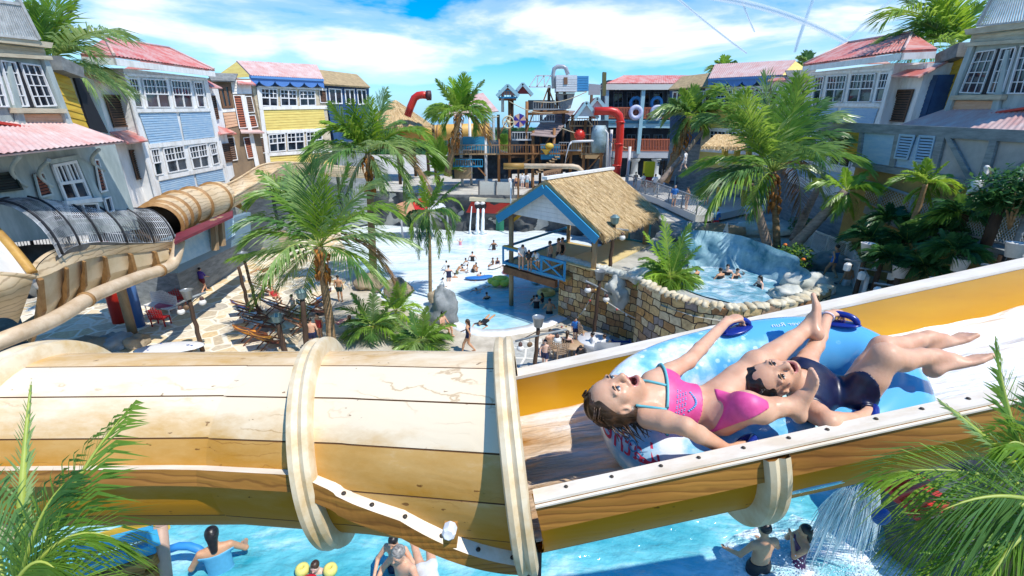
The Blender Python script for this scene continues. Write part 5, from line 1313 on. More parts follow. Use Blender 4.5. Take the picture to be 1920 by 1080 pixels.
palm('tall palm with orange fibre bunch standing among the deck chairs', (600, 462), 20, [(624, 668, 18.8), (618, 600, 19.6), (606, 520, 20)],
     [(584, 296, 588, 380), (650, 312, 632, 375), (702, 345, 655, 380), (748, 405, 680, 395), (782, 462, 690, 438), (722, 532, 668, 478), (432, 486, 520, 468), (474, 575, 525, 500), (560, 612, 572, 530), (468, 385, 530, 372), (492, 322, 545, 375), (540, 312, 568, 380), (610, 330, 606, 400), (520, 545, 555, 495), (450, 425, 520, 415)], 1.25, 60, .055, .17)
palm('tall palm in front of the yellow house, right of the brown flume', (690, 288), 28, [(702, 545, 28), (698, 460, 28), (694, 370, 28)],
     [(694, 185, 692, 240), (722, 168, 708, 232), (752, 230, 722, 245), (806, 262, 752, 245), (832, 305, 765, 268), (768, 372, 742, 312), (590, 262, 640, 245), (578, 322, 630, 290), (648, 378, 662, 325), (624, 196, 652, 238), (660, 190, 672, 240), (610, 230, 648, 250), (720, 360, 712, 320)], 1.6, 58, .07, .2)
palm('small drooping palm with a thin bare trunk rising from the beach pool', (803, 398), 26.5, [(807, 566, 26.5), (806, 470, 26.5)],
     [(756, 352), (862, 342), (868, 392, 840, 372), (790, 330), (772, 462, 776, 415), (842, 472, 836, 420), (786, 486, 786, 430), (822, 484, 820, 430), (760, 400, 775, 375), (850, 440, 842, 395), (800, 478, 800, 430), (830, 335), (775, 440, 770, 400)], .8, 40, .06, .09, droop=.8, fibre=False, fill=3, leaf=DARKLEAF + LEAF)
palm('tallest palm on the right bank, fronds over the walkway', (1450, 322), 24, [(1458, 486, 23.4), (1455, 420, 23.8)],
     [(1436, 140, 1440, 230), (1398, 170, 1412, 240), (1352, 175, 1388, 205), (1318, 232, 1372, 238), (1288, 322, 1370, 300), (1322, 404, 1372, 338), (1408, 412, 1424, 345), (1500, 142, 1482, 225), (1586, 250, 1530, 228), (1628, 314, 1565, 268), (1548, 372, 1512, 318), (1470, 175, 1462, 240), (1540, 190, 1500, 240), (1335, 200, 1390, 225), (1590, 290, 1530, 255)], 1.5, 60, .065, .16)
palm('palm in front of the thatch and wooden play tower', (862, 212), 50, [(838, 330, 50), (850, 270, 50)],
     [(820, 150), (870, 138), (906, 152), (918, 208, 892, 192), (800, 208, 830, 196), (832, 252, 842, 222), (892, 254, 884, 222), (846, 148), (812, 228, 835, 208), (890, 170), (880, 145), (905, 230, 890, 205)], 2.0, 44, .12, .3)
palm('leaning palm before the balcony building', (1294, 218), 44, [(1246, 342, 44), (1268, 290, 44)],
     [(1262, 186), (1302, 162), (1342, 188), (1352, 226, 1325, 205), (1244, 232, 1268, 212), (1264, 268, 1275, 235), (1322, 254, 1315, 225), (1280, 168), (1330, 172), (1250, 205)], 1.9, 44, .11, .32)
palm('yellow-green palm on a long leaning trunk over the whirlpool', (1586, 358), 21, [(1466, 486, 22), (1520, 428, 21.5)],
     [(1552, 330), (1624, 322), (1638, 358), (1544, 388), (1560, 414), (1602, 410), (1632, 388), (1584, 316), (1610, 330), (1575, 400)], .75, 36, .06, .22, leaf=[LIME, LEAF[1]], fibre=False, tmat=GTRUNK, fill=3, droop=.6, young=False)
palm('yellow-green small palm in front of the blue shutters', (1735, 345), 17, [(1706, 430, 17), (1722, 390, 17)],
     [(1694, 322), (1738, 298), (1776, 306), (1794, 345), (1698, 378), (1748, 392), (1712, 396), (1782, 330), (1715, 305)], .6, 34, .045, .09, leaf=[LIME, LEAF[1]], fibre=False, tmat=TRUNK, fill=3, young=False)
palm('palm behind the roof between the near grey house and the blue house', (92, 118), 23, [(92, 200, 23)],
     [(74, -20, 84, 50), (110, -25, 102, 40), (140, 8, 118, 55), (152, 62, 124, 70), (232, 72, 165, 62), (60, 10, 74, 60), (180, 110, 140, 88), (40, 40, 66, 70)], 1.5, 56, .06, .15, droop=.6, fibre=False)
palm('palm behind the red hipped roof on the right', (1792, 88), 28, [(1792, 180, 28)],
     [(1652, 50, 1712, 22), (1690, -6, 1735, 25), (1742, -28, 1765, 25), (1800, -40, 1796, 25), (1835, 10, 1815, 40), (1722, 42, 1750, 52), (1700, 80, 1745, 65), (1850, 60, 1820, 65), (1770, -20, 1780, 30)], 1.6, 56, .065, .15, fibre=False)
palm('tiny far palm top above the faded pink roof', (1358, 126), 72, [(1360, 170, 72)], [(1335, 132), (1345, 116), (1360, 108), (1376, 118), (1380, 130)], 1.8, 26, .2, .25, fibre=False, fill=2)
palm('tiny far palm top beside the narrow brown house', (1512, 118), 50, [(1512, 160, 50)], [(1494, 122), (1500, 108), (1514, 100), (1528, 110), (1530, 124)], 1.4, 26, .15, .2, fibre=False, fill=2)
palm('bright upright palm shoots behind the hut posts', (822, 330), 52, [(822, 350, 52)], [(810, 262), (826, 258), (842, 268), (800, 290), (850, 300), (832, 275)], 2.0, 36, .14, .2, fibre=False, fill=2, leaf=[LIME, LEAF[1]])
palm('green palm clump seen through the play tower', (945, 285), 70, [(945, 330, 70)], [(930, 262), (945, 255), (960, 262), (925, 280), (966, 280)], 2.4, 30, .2, .2, fibre=False, fill=2)
# shrubs with arching feather leaves
def clump(label, px, py, Y, tips, wl=.5, n=30, ww=.05, leaf=None, group='leafy shrubs', fill=8, dep=.7, droop=.5, arch=.3):
    return palm(label, (px, py), Y, [(px, py + 3, Y)], tips, wl, n, ww, .05, 'shrub', group, leaf, droop, False, fill, None, arch, 'palm_shrub', dep, .018, False)
clump('bushy feather palm on the stone terrace right of the pavilion', 1258, 520, 19.6, [(1208, 436), (1242, 406), (1292, 420), (1312, 462), (1200, 486), (1316, 505), (1226, 540), (1290, 545), (1256, 550), (1232, 455), (1275, 450), (1305, 530), (1210, 520)], .75, 34, .055, [LIME, LEAF[1], LEAF[0]], fill=16)
clump('feathery palm shrub beside the pool edge boulder, right of the tall palm', 790, 640, 19.5, [(852, 610), (856, 655), (745, 600), (800, 575), (835, 585), (770, 585), (720, 650), (840, 675), (780, 680)], .8, 36, .055, fill=10)
clump('feathery palm shrub against the tall palm trunk', 700, 612, 20.5, [(632, 578), (655, 640), (700, 540), (748, 560), (660, 550), (735, 610), (690, 655), (640, 610)], .8, 36, .055, fill=8)
clump('palm shrub with bright stems in the middle of the beach planting', 742, 585, 22, [(705, 540), (745, 528), (775, 545), (800, 590), (720, 600), (760, 530)], .7, 32, .05, [LIME, LEAF[1]], fill=6)
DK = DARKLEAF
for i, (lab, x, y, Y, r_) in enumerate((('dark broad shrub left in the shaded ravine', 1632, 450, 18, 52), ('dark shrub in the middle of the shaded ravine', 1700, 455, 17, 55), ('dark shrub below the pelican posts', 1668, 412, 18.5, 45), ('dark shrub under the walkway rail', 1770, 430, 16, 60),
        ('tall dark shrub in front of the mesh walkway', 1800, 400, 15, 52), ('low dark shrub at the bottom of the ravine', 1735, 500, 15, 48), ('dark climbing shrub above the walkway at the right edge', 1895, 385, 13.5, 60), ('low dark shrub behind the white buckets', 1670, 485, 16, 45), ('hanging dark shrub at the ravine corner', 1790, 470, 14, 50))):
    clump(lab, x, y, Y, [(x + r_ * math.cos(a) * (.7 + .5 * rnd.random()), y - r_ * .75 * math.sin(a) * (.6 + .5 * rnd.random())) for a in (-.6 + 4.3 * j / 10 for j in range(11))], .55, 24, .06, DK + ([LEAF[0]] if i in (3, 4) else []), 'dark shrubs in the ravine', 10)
def bush(label, px, py, z, rx, rz, n, leaf, group='leafy shrubs', size=.13, ry=None, flowers=None, Y=None):
    c = PY(px, py, Y) if Y else G(px, py, z); root = empty('bush', label, 'shrub', group, c); mb = MB()
    for i in range(n):
        d = V((rnd.gauss(0, 1), rnd.gauss(0, 1), rnd.gauss(0, 1))).normalized() * (rnd.random() ** .35); k = .75 + .5 * mnoise.noise(d * 2.2 + c)
        p = V((c.x + d.x * rx * k, c.y + d.y * (ry or rx) * k, c.z + rz * (.9 + d.z * k)))
        a = V((rnd.random() - .5, rnd.random() - .5, rnd.random() * .6 - .2)).normalized(); b = a.cross(V((rnd.random() - .5, rnd.random() - .5, 1))).normalized(); s = size * (.6 + .8 * rnd.random())
        mb.cur = 0 if rnd.random() < .7 else 1; mb.poly([p - a * s, p + b * s * .4, p + a * s, p - b * s * .4])
    o = mb.build('foliage', leaf, root); o.matrix_parent_inverse = Matrix.Translation(-c)
    mb = MB()
    for i in range(5): mb.tube([c - UP * .3, c + V(((rnd.random() - .5) * rx, (rnd.random() - .5) * rx, rz))], [.04, .015], 5)
    o = mb.build('stem', TRUNK, root); o.matrix_parent_inverse = Matrix.Translation(-c)
    if flowers:
        mb = MB()
        for i in range(flowers): d = V((rnd.gauss(0, 1), -abs(rnd.gauss(0, 1)), rnd.gauss(0, 1))).normalized(); mb.ell(c + V((d.x * rx, d.y * rx, rz * (.9 + d.z * .9))), (.09, .09, .07), None, 7, 5, .3, 3)
        o = mb.build('blossom', C(.85, .22, .03), root); o.matrix_parent_inverse = Matrix.Translation(-c)
    return root
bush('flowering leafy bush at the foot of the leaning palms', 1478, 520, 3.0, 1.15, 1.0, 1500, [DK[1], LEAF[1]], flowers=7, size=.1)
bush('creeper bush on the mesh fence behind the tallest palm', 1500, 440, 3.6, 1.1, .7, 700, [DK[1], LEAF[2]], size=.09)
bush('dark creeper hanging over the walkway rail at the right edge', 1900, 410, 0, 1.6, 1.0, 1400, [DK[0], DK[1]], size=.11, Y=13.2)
bush('low green ground bush in front of the brown flume', 440, 418, 0, 2.2, .9, 900, [DK[1], LEAF[0]], size=.2)
bush('green bush between the boulders and the tall palm', 515, 408, 0, 2.6, 1.3, 1200, [DK[0], LEAF[0]], size=.22)
LK, WK = 1.15, 1.1
for l, P in (('bare leaning grey palm trunk left of the tallest palm', ((1448, 490, 23.2), (1428, 420, 23.8), (1406, 340, 24.5))), ('bare leaning grey palm trunk right of the tallest palm', ((1488, 452, 26), (1510, 400, 26.4), (1545, 330, 27))), ('long bare trunk leaning across the balcony building', ((1235, 345, 42), (1290, 280, 43), (1345, 215, 44)))):
    mb = MB(); P = [PY(*p) for p in P]; mb.tube([P[0].lerp(P[1], t) if t <= 1 else P[1].lerp(P[2], t - 1) for t in (i / 8 for i in range(17))], [.26 - .006 * i for i in range(17)], 10); tag(mb.build('bare_palm', GTRUNK), l, 'bare palm', 'bare leaning palms')
# near palms, leaves close to the viewer on either side
def near(label, base, fr, leafs, wl, n=44, ww=.010, group='near palms'):
    b = PZ(*base); root = empty('palm_tree', label, 'palm tree', group, b); before = set(bpy.data.objects)
    for (p0, p1, p2, w, dr, st, lf, fc) in fr: frond('frond', [PZ(*p0), PZ(*p1), PZ(*p2)], None, leafs[lf], n, wl * w, ww, dr, st, fc, start=.06, fan=.75)
    mb = MB(); mb.tube([b - UP * .9, b], [.09, .06], 10); mb.build('trunk', TRUNK); finish(root, before); return root
TW = tuple(-ray(960, 700).normalized() * .8 + V((.2, 0, .5)))
near('nearest palm at the lower left corner, leaves over the slide tube', (30, 1130, 1.35),
     [((36, 1120, 1.35), (38, 900, 1.4), (58, 722, 1.5), .35, .3, .020, 3, TW), ((60, 1130, 1.3), (95, 930, 1.35), (246, 762, 1.5), .95, .9, .012, 0, TW), ((20, 1130, 1.25), (110, 960, 1.25), (215, 1010, 1.3), .9, .8, .009, 1, TW),
      ((10, 1130, 1.3), (-10, 980, 1.35), (-40, 860, 1.4), .8, .6, .010, 2, TW), ((40, 1150, 1.2), (120, 1040, 1.2), (235, 1130, 1.2), .8, .8, .009, 1, TW), ((0, 1160, 1.2), (60, 990, 1.2), (120, 1090, 1.2), .8, .8, .009, 0, TW), ((30, 1140, 1.3), (60, 950, 1.3), (130, 900, 1.35), .7, .8, .009, 2, TW)],
     LEAF + [LIME], .26)
near('nearest palm at the lower right corner, leaves over the flume rail', (1985, 960, 1.35),
     [((1985, 960, 1.3), (1890, 850, 1.3), (1762, 752, 1.35), .35, .4, .020, 3, TW), ((1960, 960, 1.3), (1885, 800, 1.35), (1866, 640, 1.4), .55, .5, .012, 0, TW), ((1975, 930, 1.3), (1800, 860, 1.3), (1655, 890, 1.35), .95, .8, .010, 1, TW), ((1985, 950, 1.25), (1820, 930, 1.25), (1672, 1010, 1.3), .95, .9, .010, 0, TW),
      ((1985, 970, 1.25), (1850, 990, 1.2), (1700, 1110, 1.2), 1.0, .9, .010, 1, TW), ((1985, 980, 1.2), (1900, 980, 1.2), (1840, 1120, 1.15), .9, .8, .010, 0, TW), ((1990, 930, 1.3), (1930, 800, 1.35), (1960, 680, 1.4), .7, .6, .010, 2, TW), ((1980, 900, 1.3), (1900, 790, 1.3), (1880, 850, 1.3), .6, .8, .009, 1, TW), ((1985, 960, 1.2), (1880, 900, 1.2), (1760, 960, 1.2), .9, .8, .010, 2, TW)],
     LEAF + [LIME], .27, 52)
# ================= terraces, rock and stone =================
ROCK = mat('sculpted_rock', (.46, .36, .24), (.17, .14, .10), .9, .9, bmp=.6, lo=.3, hi=.7, detail=9, bdist=.08)
GROCK = mat('grey_rock', (.40, .42, .42), (.15, .17, .17), .9, .9, bmp=.6, lo=.3, hi=.7, detail=9, bdist=.08)
PALEROCK = mat('pale_rock', (.66, .66, .60), (.36, .38, .32), 1.0, .85, bmp=.5, detail=9, bdist=.06)
DROCK = mat('dark_rock', (.13, .14, .14), (.04, .045, .05), .8, .9, bmp=.6, detail=9, bdist=.1)
def mat_brick(name, cols, grout):
    m, nt, b = _new(name); b.inputs['Roughness'].default_value = .85; tc = nt.nodes.new('ShaderNodeTexCoord'); sp_ = nt.nodes.new('ShaderNodeSeparateXYZ'); nz = nt.nodes.new('ShaderNodeTexNoise'); nz.inputs['Scale'].default_value = 1.6
    L(nt, tc.outputs['Object'], nz.inputs['Vector']); ad = nt.nodes.new('ShaderNodeVectorMath'); ad.operation = 'MULTIPLY_ADD'; ad.inputs[1].default_value = (.35, .35, .3); L(nt, nz.outputs['Color'], ad.inputs[0]); L(nt, tc.outputs['Object'], ad.inputs[2]); L(nt, ad.outputs[0], sp_.inputs[0])
    al = nt.nodes.new('ShaderNodeMath'); al.operation = 'MULTIPLY_ADD'; L(nt, sp_.outputs['Y'], al.inputs[0]); al.inputs[1].default_value = -.75; L(nt, sp_.outputs['X'], al.inputs[2]); cb = nt.nodes.new('ShaderNodeCombineXYZ'); L(nt, al.outputs[0], cb.inputs[0]); L(nt, sp_.outputs['Z'], cb.inputs[1])
    bk_ = nt.nodes.new('ShaderNodeTexBrick'); bk_.inputs['Scale'].default_value = 1.0; bk_.inputs['Brick Width'].default_value = .62; bk_.inputs['Row Height'].default_value = .36; bk_.inputs['Mortar Size'].default_value = .026; bk_.inputs['Mortar Smooth'].default_value = .3; bk_.inputs['Color1'].default_value = (0, 0, 0, 1); bk_.inputs['Color2'].default_value = (1, 1, 1, 1); bk_.inputs['Mortar'].default_value = (.5, .5, .5, 1); bk_.squash = .7; bk_.squash_frequency = 3; L(nt, cb.outputs[0], bk_.inputs['Vector'])
    r = ramp(nt, [(i / (len(cols) - 1), c) for i, c in enumerate(cols)]); L(nt, bk_.outputs['Color'], r.inputs['Fac']); n2 = nt.nodes.new('ShaderNodeTexNoise'); n2.inputs['Scale'].default_value = 6; n2.inputs['Detail'].default_value = 8; L(nt, tc.outputs['Object'], n2.inputs['Vector'])
    ov = nt.nodes.new('ShaderNodeMix'); ov.data_type = 'RGBA'; ov.blend_type = 'OVERLAY'; ov.inputs[0].default_value = .7; L(nt, r.outputs[0], ov.inputs[6]); L(nt, n2.outputs['Fac'], ov.inputs[7]); mx = nt.nodes.new('ShaderNodeMix'); mx.data_type = 'RGBA'; L(nt, bk_.outputs['Fac'], mx.inputs[0]); L(nt, ov.outputs[2], mx.inputs[6]); mx.inputs[7].default_value = (*grout, 1); L(nt, mx.outputs[2], b.inputs['Base Color'])
    sb = nt.nodes.new('ShaderNodeMath'); sb.operation = 'SUBTRACT'; L(nt, n2.outputs['Fac'], sb.inputs[0]); L(nt, bk_.outputs['Fac'], sb.inputs[1]); bump(nt, b, sb.outputs[0], .7, .04); return m
BLOCK = mat_brick('stone_blocks', [(.42, .2, .05), (.56, .42, .2), (.30, .15, .06), (.5, .34, .14), (.62, .52, .32), (.22, .2, .2), (.5, .26, .07)], (.06, .04, .025))
PAVE = mat('terrace_paving', (.60, .57, .5), (.4, .38, .34), 1, .85, bmp=.1)
WOODY = mat('bleached_wood', (.46, .32, .18), (.28, .18, .09), 2.5, .75, (1, 1, .3), .2)
DWOOD = mat('dark_post_wood', (.10, .055, .03), (.05, .03, .02), 4, .8, (1, 1, .3), .2)
CREAMPIPE = mat('cream_pipe', (.68, .54, .38), (.5, .36, .22), 2, .5)
SKYB = C(.03, .33, .60); PB = C(.36, .60, .68); REDP = C(.68, .035, .02, .35); NBLUE = C(.02, .09, .34); STEEL = C(.32, .34, .36)
def rock(label, px, py, z, size, mt=ROCK, Y=None, seed=1, group='boulders', sink=.25, rot=0):
    c = PY(px, py, Y) if Y else G(px, py, z); mb = MB()
    mb.ell(c + UP * size[2] * (1 - sink * 2) , size, Matrix.Rotation(rot, 3, 'Z'), 36, 22, .38, 1.3, seed); return tag(mb.build('boulder', mt), label, 'boulder', group)
tz = 3.3
mb = MB(); mb.prism([V((x, y, tz)) for x, y in ((-40, 56), (-14, 49), (-6, 46.5), (4.5, 46), (7.5, 43), (10, 37), (11.5, 33.5), (30, 30), (60, 60), (60, 130), (-60, 130))], (0, 0, -4.3))
tag(mb.build('back_terrace', PAVE), 'paved back terrace behind the wave pool', 'terrace', kind='structure')
mb = MB()  # rock face along the pool's far edge
edge = [V(p) for p in ((-20, 51.5, 0), (-14, 48.8, 0), (-6, 46.3, 0), (4.5, 45.8, 0), (7.4, 42.8, 0), (9.9, 36.9, 0), (11.2, 33.3, 0))]
def erock(u, v):
    x = u * (len(edge) - 1); i = min(int(x), len(edge) - 2); p = edge[i].lerp(edge[i + 1], x - i); n = (edge[i + 1] - edge[i]).cross(UP).normalized()
    p = p + UP * (-.6 + 4.1 * v); return p + n * (.15 + .8 * mnoise.fractal(p * .55, 1, 2, 4)) * (1 if v < .98 else .2)
mb.grid(erock, 150, 20); tag(mb.build('rock_face', DROCK), 'dark sculpted rock face along the back of the wave pool', 'rock face')
W0, W1 = G(1046, 592, 0), G(1196, 648, 0)
tp = [W0, W1] + [G(x, y, tz) for x, y in ((1240, 574), (1300, 594), (1370, 606), (1440, 600), (1500, 586), (1552, 566), (1640, 590))] + [V((24, 15, 0)), V((24, 31, 0)), V((12, 33, 0))] + [G(x, y, tz) for x, y in ((1300, 436), (1235, 440), (1200, 462), (1110, 478))]
mb = MB(); mb.prism([V((p.x, p.y, tz)) for p in tp], (0, 0, -3.9)); tag(mb.build('stone_terrace', [BLOCK]), 'raised stone terrace carrying the pavilion and the whirlpool', 'terrace', kind='structure')
mb = MB(); mb.poly([V((p.x, p.y, tz + .012)) for p in tp]); tag(mb.build('terrace_paving', mat('sandy_paving', (.52, .5, .44), (.26, .27, .24), .7, .9, bmp=.2)), 'grey sandy top of the stone terrace', 'paving', kind='structure')
mb = MB()
for i in range(26):
    t = i / 25; p = W0.lerp(W1, t); mb.ell(V((p.x, p.y, tz + .08)), (.24, .3, .17), Matrix.Rotation(i, 3, 'Z'), 10, 7, .4, 1.2, i)
tag(mb.build('coping', PALEROCK), 'pale rounded coping along the stone block wall', 'coping', kind='structure')
# parapet
par = [G(x, y, tz) for x, y in ((1196, 548), (1222, 564), (1262, 581), (1310, 594), (1370, 603), (1430, 600), (1490, 588), (1535, 572), (1556, 560))]
mb = MB()
for i in range(len(par) - 1):
    a, b = par[i], par[i + 1]; n = (b - a).cross(UP).normalized() * .42; mb.prism([V((a.x, a.y, .8)), V((b.x, b.y, .8)), V((b.x, b.y, .8)) - n, V((a.x, a.y, .8)) - n], (0, 0, tz - .8 + .45))
o = tag(mb.build('parapet_wall', BLOCK), 'curved stone parapet round the whirlpool terrace', 'wall')
mb = MB()
for i in range(len(par) - 1):
    for k in range(4):
        p = par[i].lerp(par[i + 1], (k + .3 + .4 * rnd.random()) / 4); n = (par[i + 1] - par[i]).cross(UP).normalized(); p = V((p.x, p.y, tz + .5)) - n * .2; d = (par[i + 1] - par[i]); mb.ell(p - UP * .03, (d.length / 7.4, .27, .14), Matrix.Rotation(math.atan2(d.y, d.x) + rnd.random() * .3 - .15, 3, 'Z'), 12, 8, .5, 1.5, i * 7 + k)
mb.build('capstones', mat('capstone', (.72, .66, .5), (.5, .4, .24), 2, .8), o)
for i, (x, y, z, s, m_, l) in enumerate(((1160, 562, 2.0, (.62, .5, .85), PALEROCK, 'pale green-white rock bulging from the stone block wall'), (1205, 525, 3.2, (.75, .45, .42), PALEROCK, 'pale rounded rock where the parapet meets the block wall'), (1255, 628, 1.0, (1.55, .8, .8), ROCK, 'large brown slab rock under the curved parapet'), (1330, 640, 1.0, (1.3, .8, .6), GROCK, 'grey rock at the foot of the curved parapet'),
        (1510, 545, 3.3, (.95, .7, .55), PALEROCK, 'pale lumpy rock at the right end of the whirlpool'), (1475, 560, 3.3, (.7, .6, .35), PALEROCK, 'low pale rock before the whirlpool water'), (1290, 448, 3.3, (1.9, .9, .7), GROCK, 'smooth grey boulder behind the feather palm bush'), (1420, 440, 3.3, (2.3, 1.0, .55), PALEROCK, 'long pale rock along the top of the whirlpool wall'), (1340, 452, 3.3, (1.6, .6, .75), ROCK, 'ochre-stained rock on the whirlpool wall'),
        (1550, 505, 3.3, (.8, .7, .6), GROCK, 'grey rock beside the path steps'), (1015, 402, 0, (2.6, 1.6, 2.4), GROCK, 'big pale grey rock seen behind the pavilion rail'), (835, 605, 0, (.75, .75, 1.3), GROCK, 'tall leaning grey boulder at the pool edge'), (690, 540, 0, (.9, .7, .7), ROCK, 'brown boulder on the beach edge behind the tall palm'), (745, 548, 0, (.8, .7, .6), ROCK, 'brown boulder in the middle of the beach planting'), (820, 568, 0, (.55, .5, .5), ROCK, 'sandy boulder under the drooping palm'),
        (515, 462, 0, (1.6, 1.0, .9), ROCK, 'tan boulder on the court behind the tall palm'), (475, 470, 0, (1.2, .9, .75), ROCK, 'tan boulder left of the other court boulder'), (350, 500, 0, (1.1, 1.1, 1.6), ROCK, 'ochre rock under the end of the brown tube'), (385, 498, 0, (1.0, 1.0, .9), ROCK, 'ochre rock beside the striped deck chairs'), (310, 560, 0, (1.0, .8, .5), GROCK, 'flat grey rock behind the white bench'), (215, 650, 0, (.9, .7, .45), GROCK, 'grey rock beside the surfboard table'), (255, 648, 0, (.6, .5, .4), ROCK, 'tan rock at the foot of the leaning post'), (170, 660, 0, (1.0, .8, .5), ROCK, 'tan rock under the beige pipe'))):
    rock(l, x, y, z, s, m_, None, i * 3.1)
# whirlpool
m_whirl = mat_water('whirlpool_water', (.02, .16, .24), (.2, .42, .52), (.78, .86, .9), 1.1, .46, .66, .1, (1, 1, 1), None, 3.5, .6)
wc = G(1395, 530, tz + .06); mb = MB(); mb.grid(lambda u, v: V((wc.x + 3.1 * v * math.cos(2 * PI * u), wc.y + 2.9 * v * math.sin(2 * PI * u), wc.z + .05 * mnoise.noise(V((u * 20, v * 6, 0))))), 60, 14, cu=True)
tag(mb.build('whirlpool_water', m_whirl), 'foaming dark turquoise whirlpool water', 'water', kind='structure')
wl_ = [(1296, 506, 1.75), (1320, 502, 1.75), (1350, 502, 1.7), (1385, 507, 1.6), (1420, 516, 1.45), (1450, 530, 1.25), (1472, 548, 1.0)]
mb = MB()
def ww(u, v):
    x = u * 6; i = min(int(x), 5); f_ = x - i; a, b = wl_[i], wl_[i + 1]; p = G(a[0] + (b[0] - a[0]) * f_, a[1] + (b[1] - a[1]) * f_, tz); h = a[2] + (b[2] - a[2]) * f_; d = (p - wc); d.z = 0; d.normalize()
    return p + UP * h * v + d * (.7 * v + .42 * mnoise.fractal(p * .9 + UP * v * 1.5, 1, 2, 4))
mb.grid(ww, 60, 14); tag(mb.build('whirlpool_wall', mat('blue_render', (.34, .52, .58), (.03, .16, .22), .9, .7, (1, 1, .8), .4, lo=.35, hi=.62)), 'curved blue-stained wall behind the whirlpool', 'wall')
# far tree belt that closes the view below the skyline
mb = MB()
for i in range(9000):
    x = -95 + 190 * rnd.random(); y = 118 + 10 * rnd.random(); h = 9.0 + 1.6 * mnoise.noise(V((x * .12, 3, 0))); z = 2 + (h - 2) * rnd.random() ** .6; a = V((rnd.random() - .5, 0, rnd.random() - .5)).normalized() * .9; b = V((a.z, .3, -a.x)); p = V((x, y, z)); mb.cur = int(rnd.random() < .4); mb.poly([p - a, p + b, p + a, p - b])
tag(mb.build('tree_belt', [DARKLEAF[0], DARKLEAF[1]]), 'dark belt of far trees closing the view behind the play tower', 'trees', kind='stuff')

# ================= thatched pavilion =================
THATCH = mat('thatch', (.68, .50, .27), (.46, .31, .13), 5, .95, (1, 1, .6), .7, lo=.25, hi=.7, detail=9)
STRAW = [mat('straw', (.80, .63, .38), (.62, .44, .2), 8, .9), mat('straw', (.54, .36, .16), (.4, .24, .09), 8, .9)]
def thatch_slope(root, Q, n, depth=.3, lnm=.8, fringe=True):
    nr = (Q[1] - Q[0]).cross(Q[3] - Q[0]).normalized(); nr = nr if nr.z > 0 else -nr
    mb = MB(); mb.prism([p - nr * depth for p in Q], nr * depth); mb.build('thatch', THATCH, root)
    mb = MB()
    for i in range(n):
        u, v = rnd.random(), rnd.random()
        if fringe and i < n * .22: v = rnd.random() * .03
        p = bil(Q, u, v) + nr * (.02 + .04 * rnd.random()); d = (bil(Q, u, max(0, v - .1)) - bil(Q, u, v + .1)).normalized(); d = (d + nr * (.1 * rnd.random() - .02) + V((rnd.random() - .5, rnd.random() - .5, 0)) * .35).normalized()
        if v < .03: d = (d - UP * (.2 + .6 * rnd.random())).normalized(); p = p - nr * depth * rnd.random()
        w = d.cross(nr).normalized() * (.012 + .02 * rnd.random()); ln = lnm * (.4 + .6 * rnd.random()) * (.6 if v < .03 else 1)
        mb.cur = int(rnd.random() < .35); mb.poly([p - w, p + w, p + d * ln + w * .2 - nr * .02, p + d * ln - w * .2 - nr * .02])
    mb.build('loose_straw', STRAW, root)
Rv = V((4.16, 5.2, 0)); pa, pb, pc = V((-.3, 25.2, 5.7)), V((4.05, 21.0, 5.62)), V((1.9, 23.1, 7.5))
pav = empty('pavilion', 'thatched pavilion with white gable and blue trim over the wave pool', 'pavilion', None, (2, 25, 2.4)); before = set(bpy.data.objects)
dr = (pb - pc) * .14; ex = Rv.normalized() * -.35
thatch_slope(None, [pb + dr + ex, pb + dr + Rv, pc + Rv, pc + ex], 9000); thatch_slope(None, [pa + (pa - pc) * .14 + Rv, pa + (pa - pc) * .14 + ex, pc + ex, pc + Rv], 2500)
mb = MB(); mb.bar(pc + ex * 1.3 + UP * .1, pc + Rv * 1.03 + UP * .1, .3, .14); mb.build('ridge_board', WHITE)
gn = Rv.normalized() * -1
Qg = [pa - UP * .25, pb - UP * .25, pc - UP * .1]; mb = MB()
for i in range(9):
    t0, t1 = i / 9, (i + .96) / 9; a0, b0, a1, b1 = Qg[0].lerp(Qg[2], t0), Qg[1].lerp(Qg[2], t0), Qg[0].lerp(Qg[2], t1), Qg[1].lerp(Qg[2], t1); mb.prism([a0, b0, b1, a1], gn * (.06 + .004 * (i % 2)))
mb.build('gable', mat('white_gable', (.82, .83, .83), (.66, .68, .7), 3, .6, (1, 1, .3)))
mb = MB()
for a in (pa, pb): mb.bar(pc + gn * .5 - UP * .42, a + (a - pc) * .1 + gn * .5 - UP * .42, .07, .44, UP)
mb.build('bargeboard', SKYB)
cw, cl = (pb - pa) / 2, Rv
def pp(u, v, z): q = pa + (pb - pa) * u + Rv * v; return V((q.x, q.y, z))
for u, v, z0, m_ in ((.03, .03, -1, WOODY), (.97, .03, 3.0, WOODY), (.72, .42, 2.3, DWOOD), (.97, .97, 3.2, WOODY), (.03, .97, -1, WOODY), (.5, .97, -1, DWOOD)):
    mb = MB(); mb.tube([pp(u, v, z0), pp(u, v, 5.6)], .14, 10); mb.build('post', m_)
mb = MB(); mb.prism([pp(-.02, 0, 2.35), pp(.72, 0, 2.35), pp(.72, 1, 2.35), pp(-.02, 1, 2.35)], (0, 0, .16)); mb.build('deck', C(.62, .46, .18))
mb = MB(); mb.prism([pp(.66, .0, 3.32), pp(1.02, .0, 3.32), pp(1.02, 1, 3.32), pp(.66, 1, 3.32)], (0, 0, .06)); mb.build('deck', C(.78, .62, .3))
mb = MB(); mb.bar(pp(-.02, -.01, 2.1), pp(.62, -.01, 2.1), .25, .4); mb.bar(pp(-.02, -.01, 2.1), pp(-.02, 1, 2.1), .2, .4); mb.build('deck_beam', mat('beam_brown', (.26, .12, .05), (.14, .06, .03), 3, .8))
mb = MB(); g0 = lambda u, z: pp(u, -.03, z)
for z in (2.55, 3.45): mb.bar(g0(-.02, z), g0(.72, z), .12, .14)
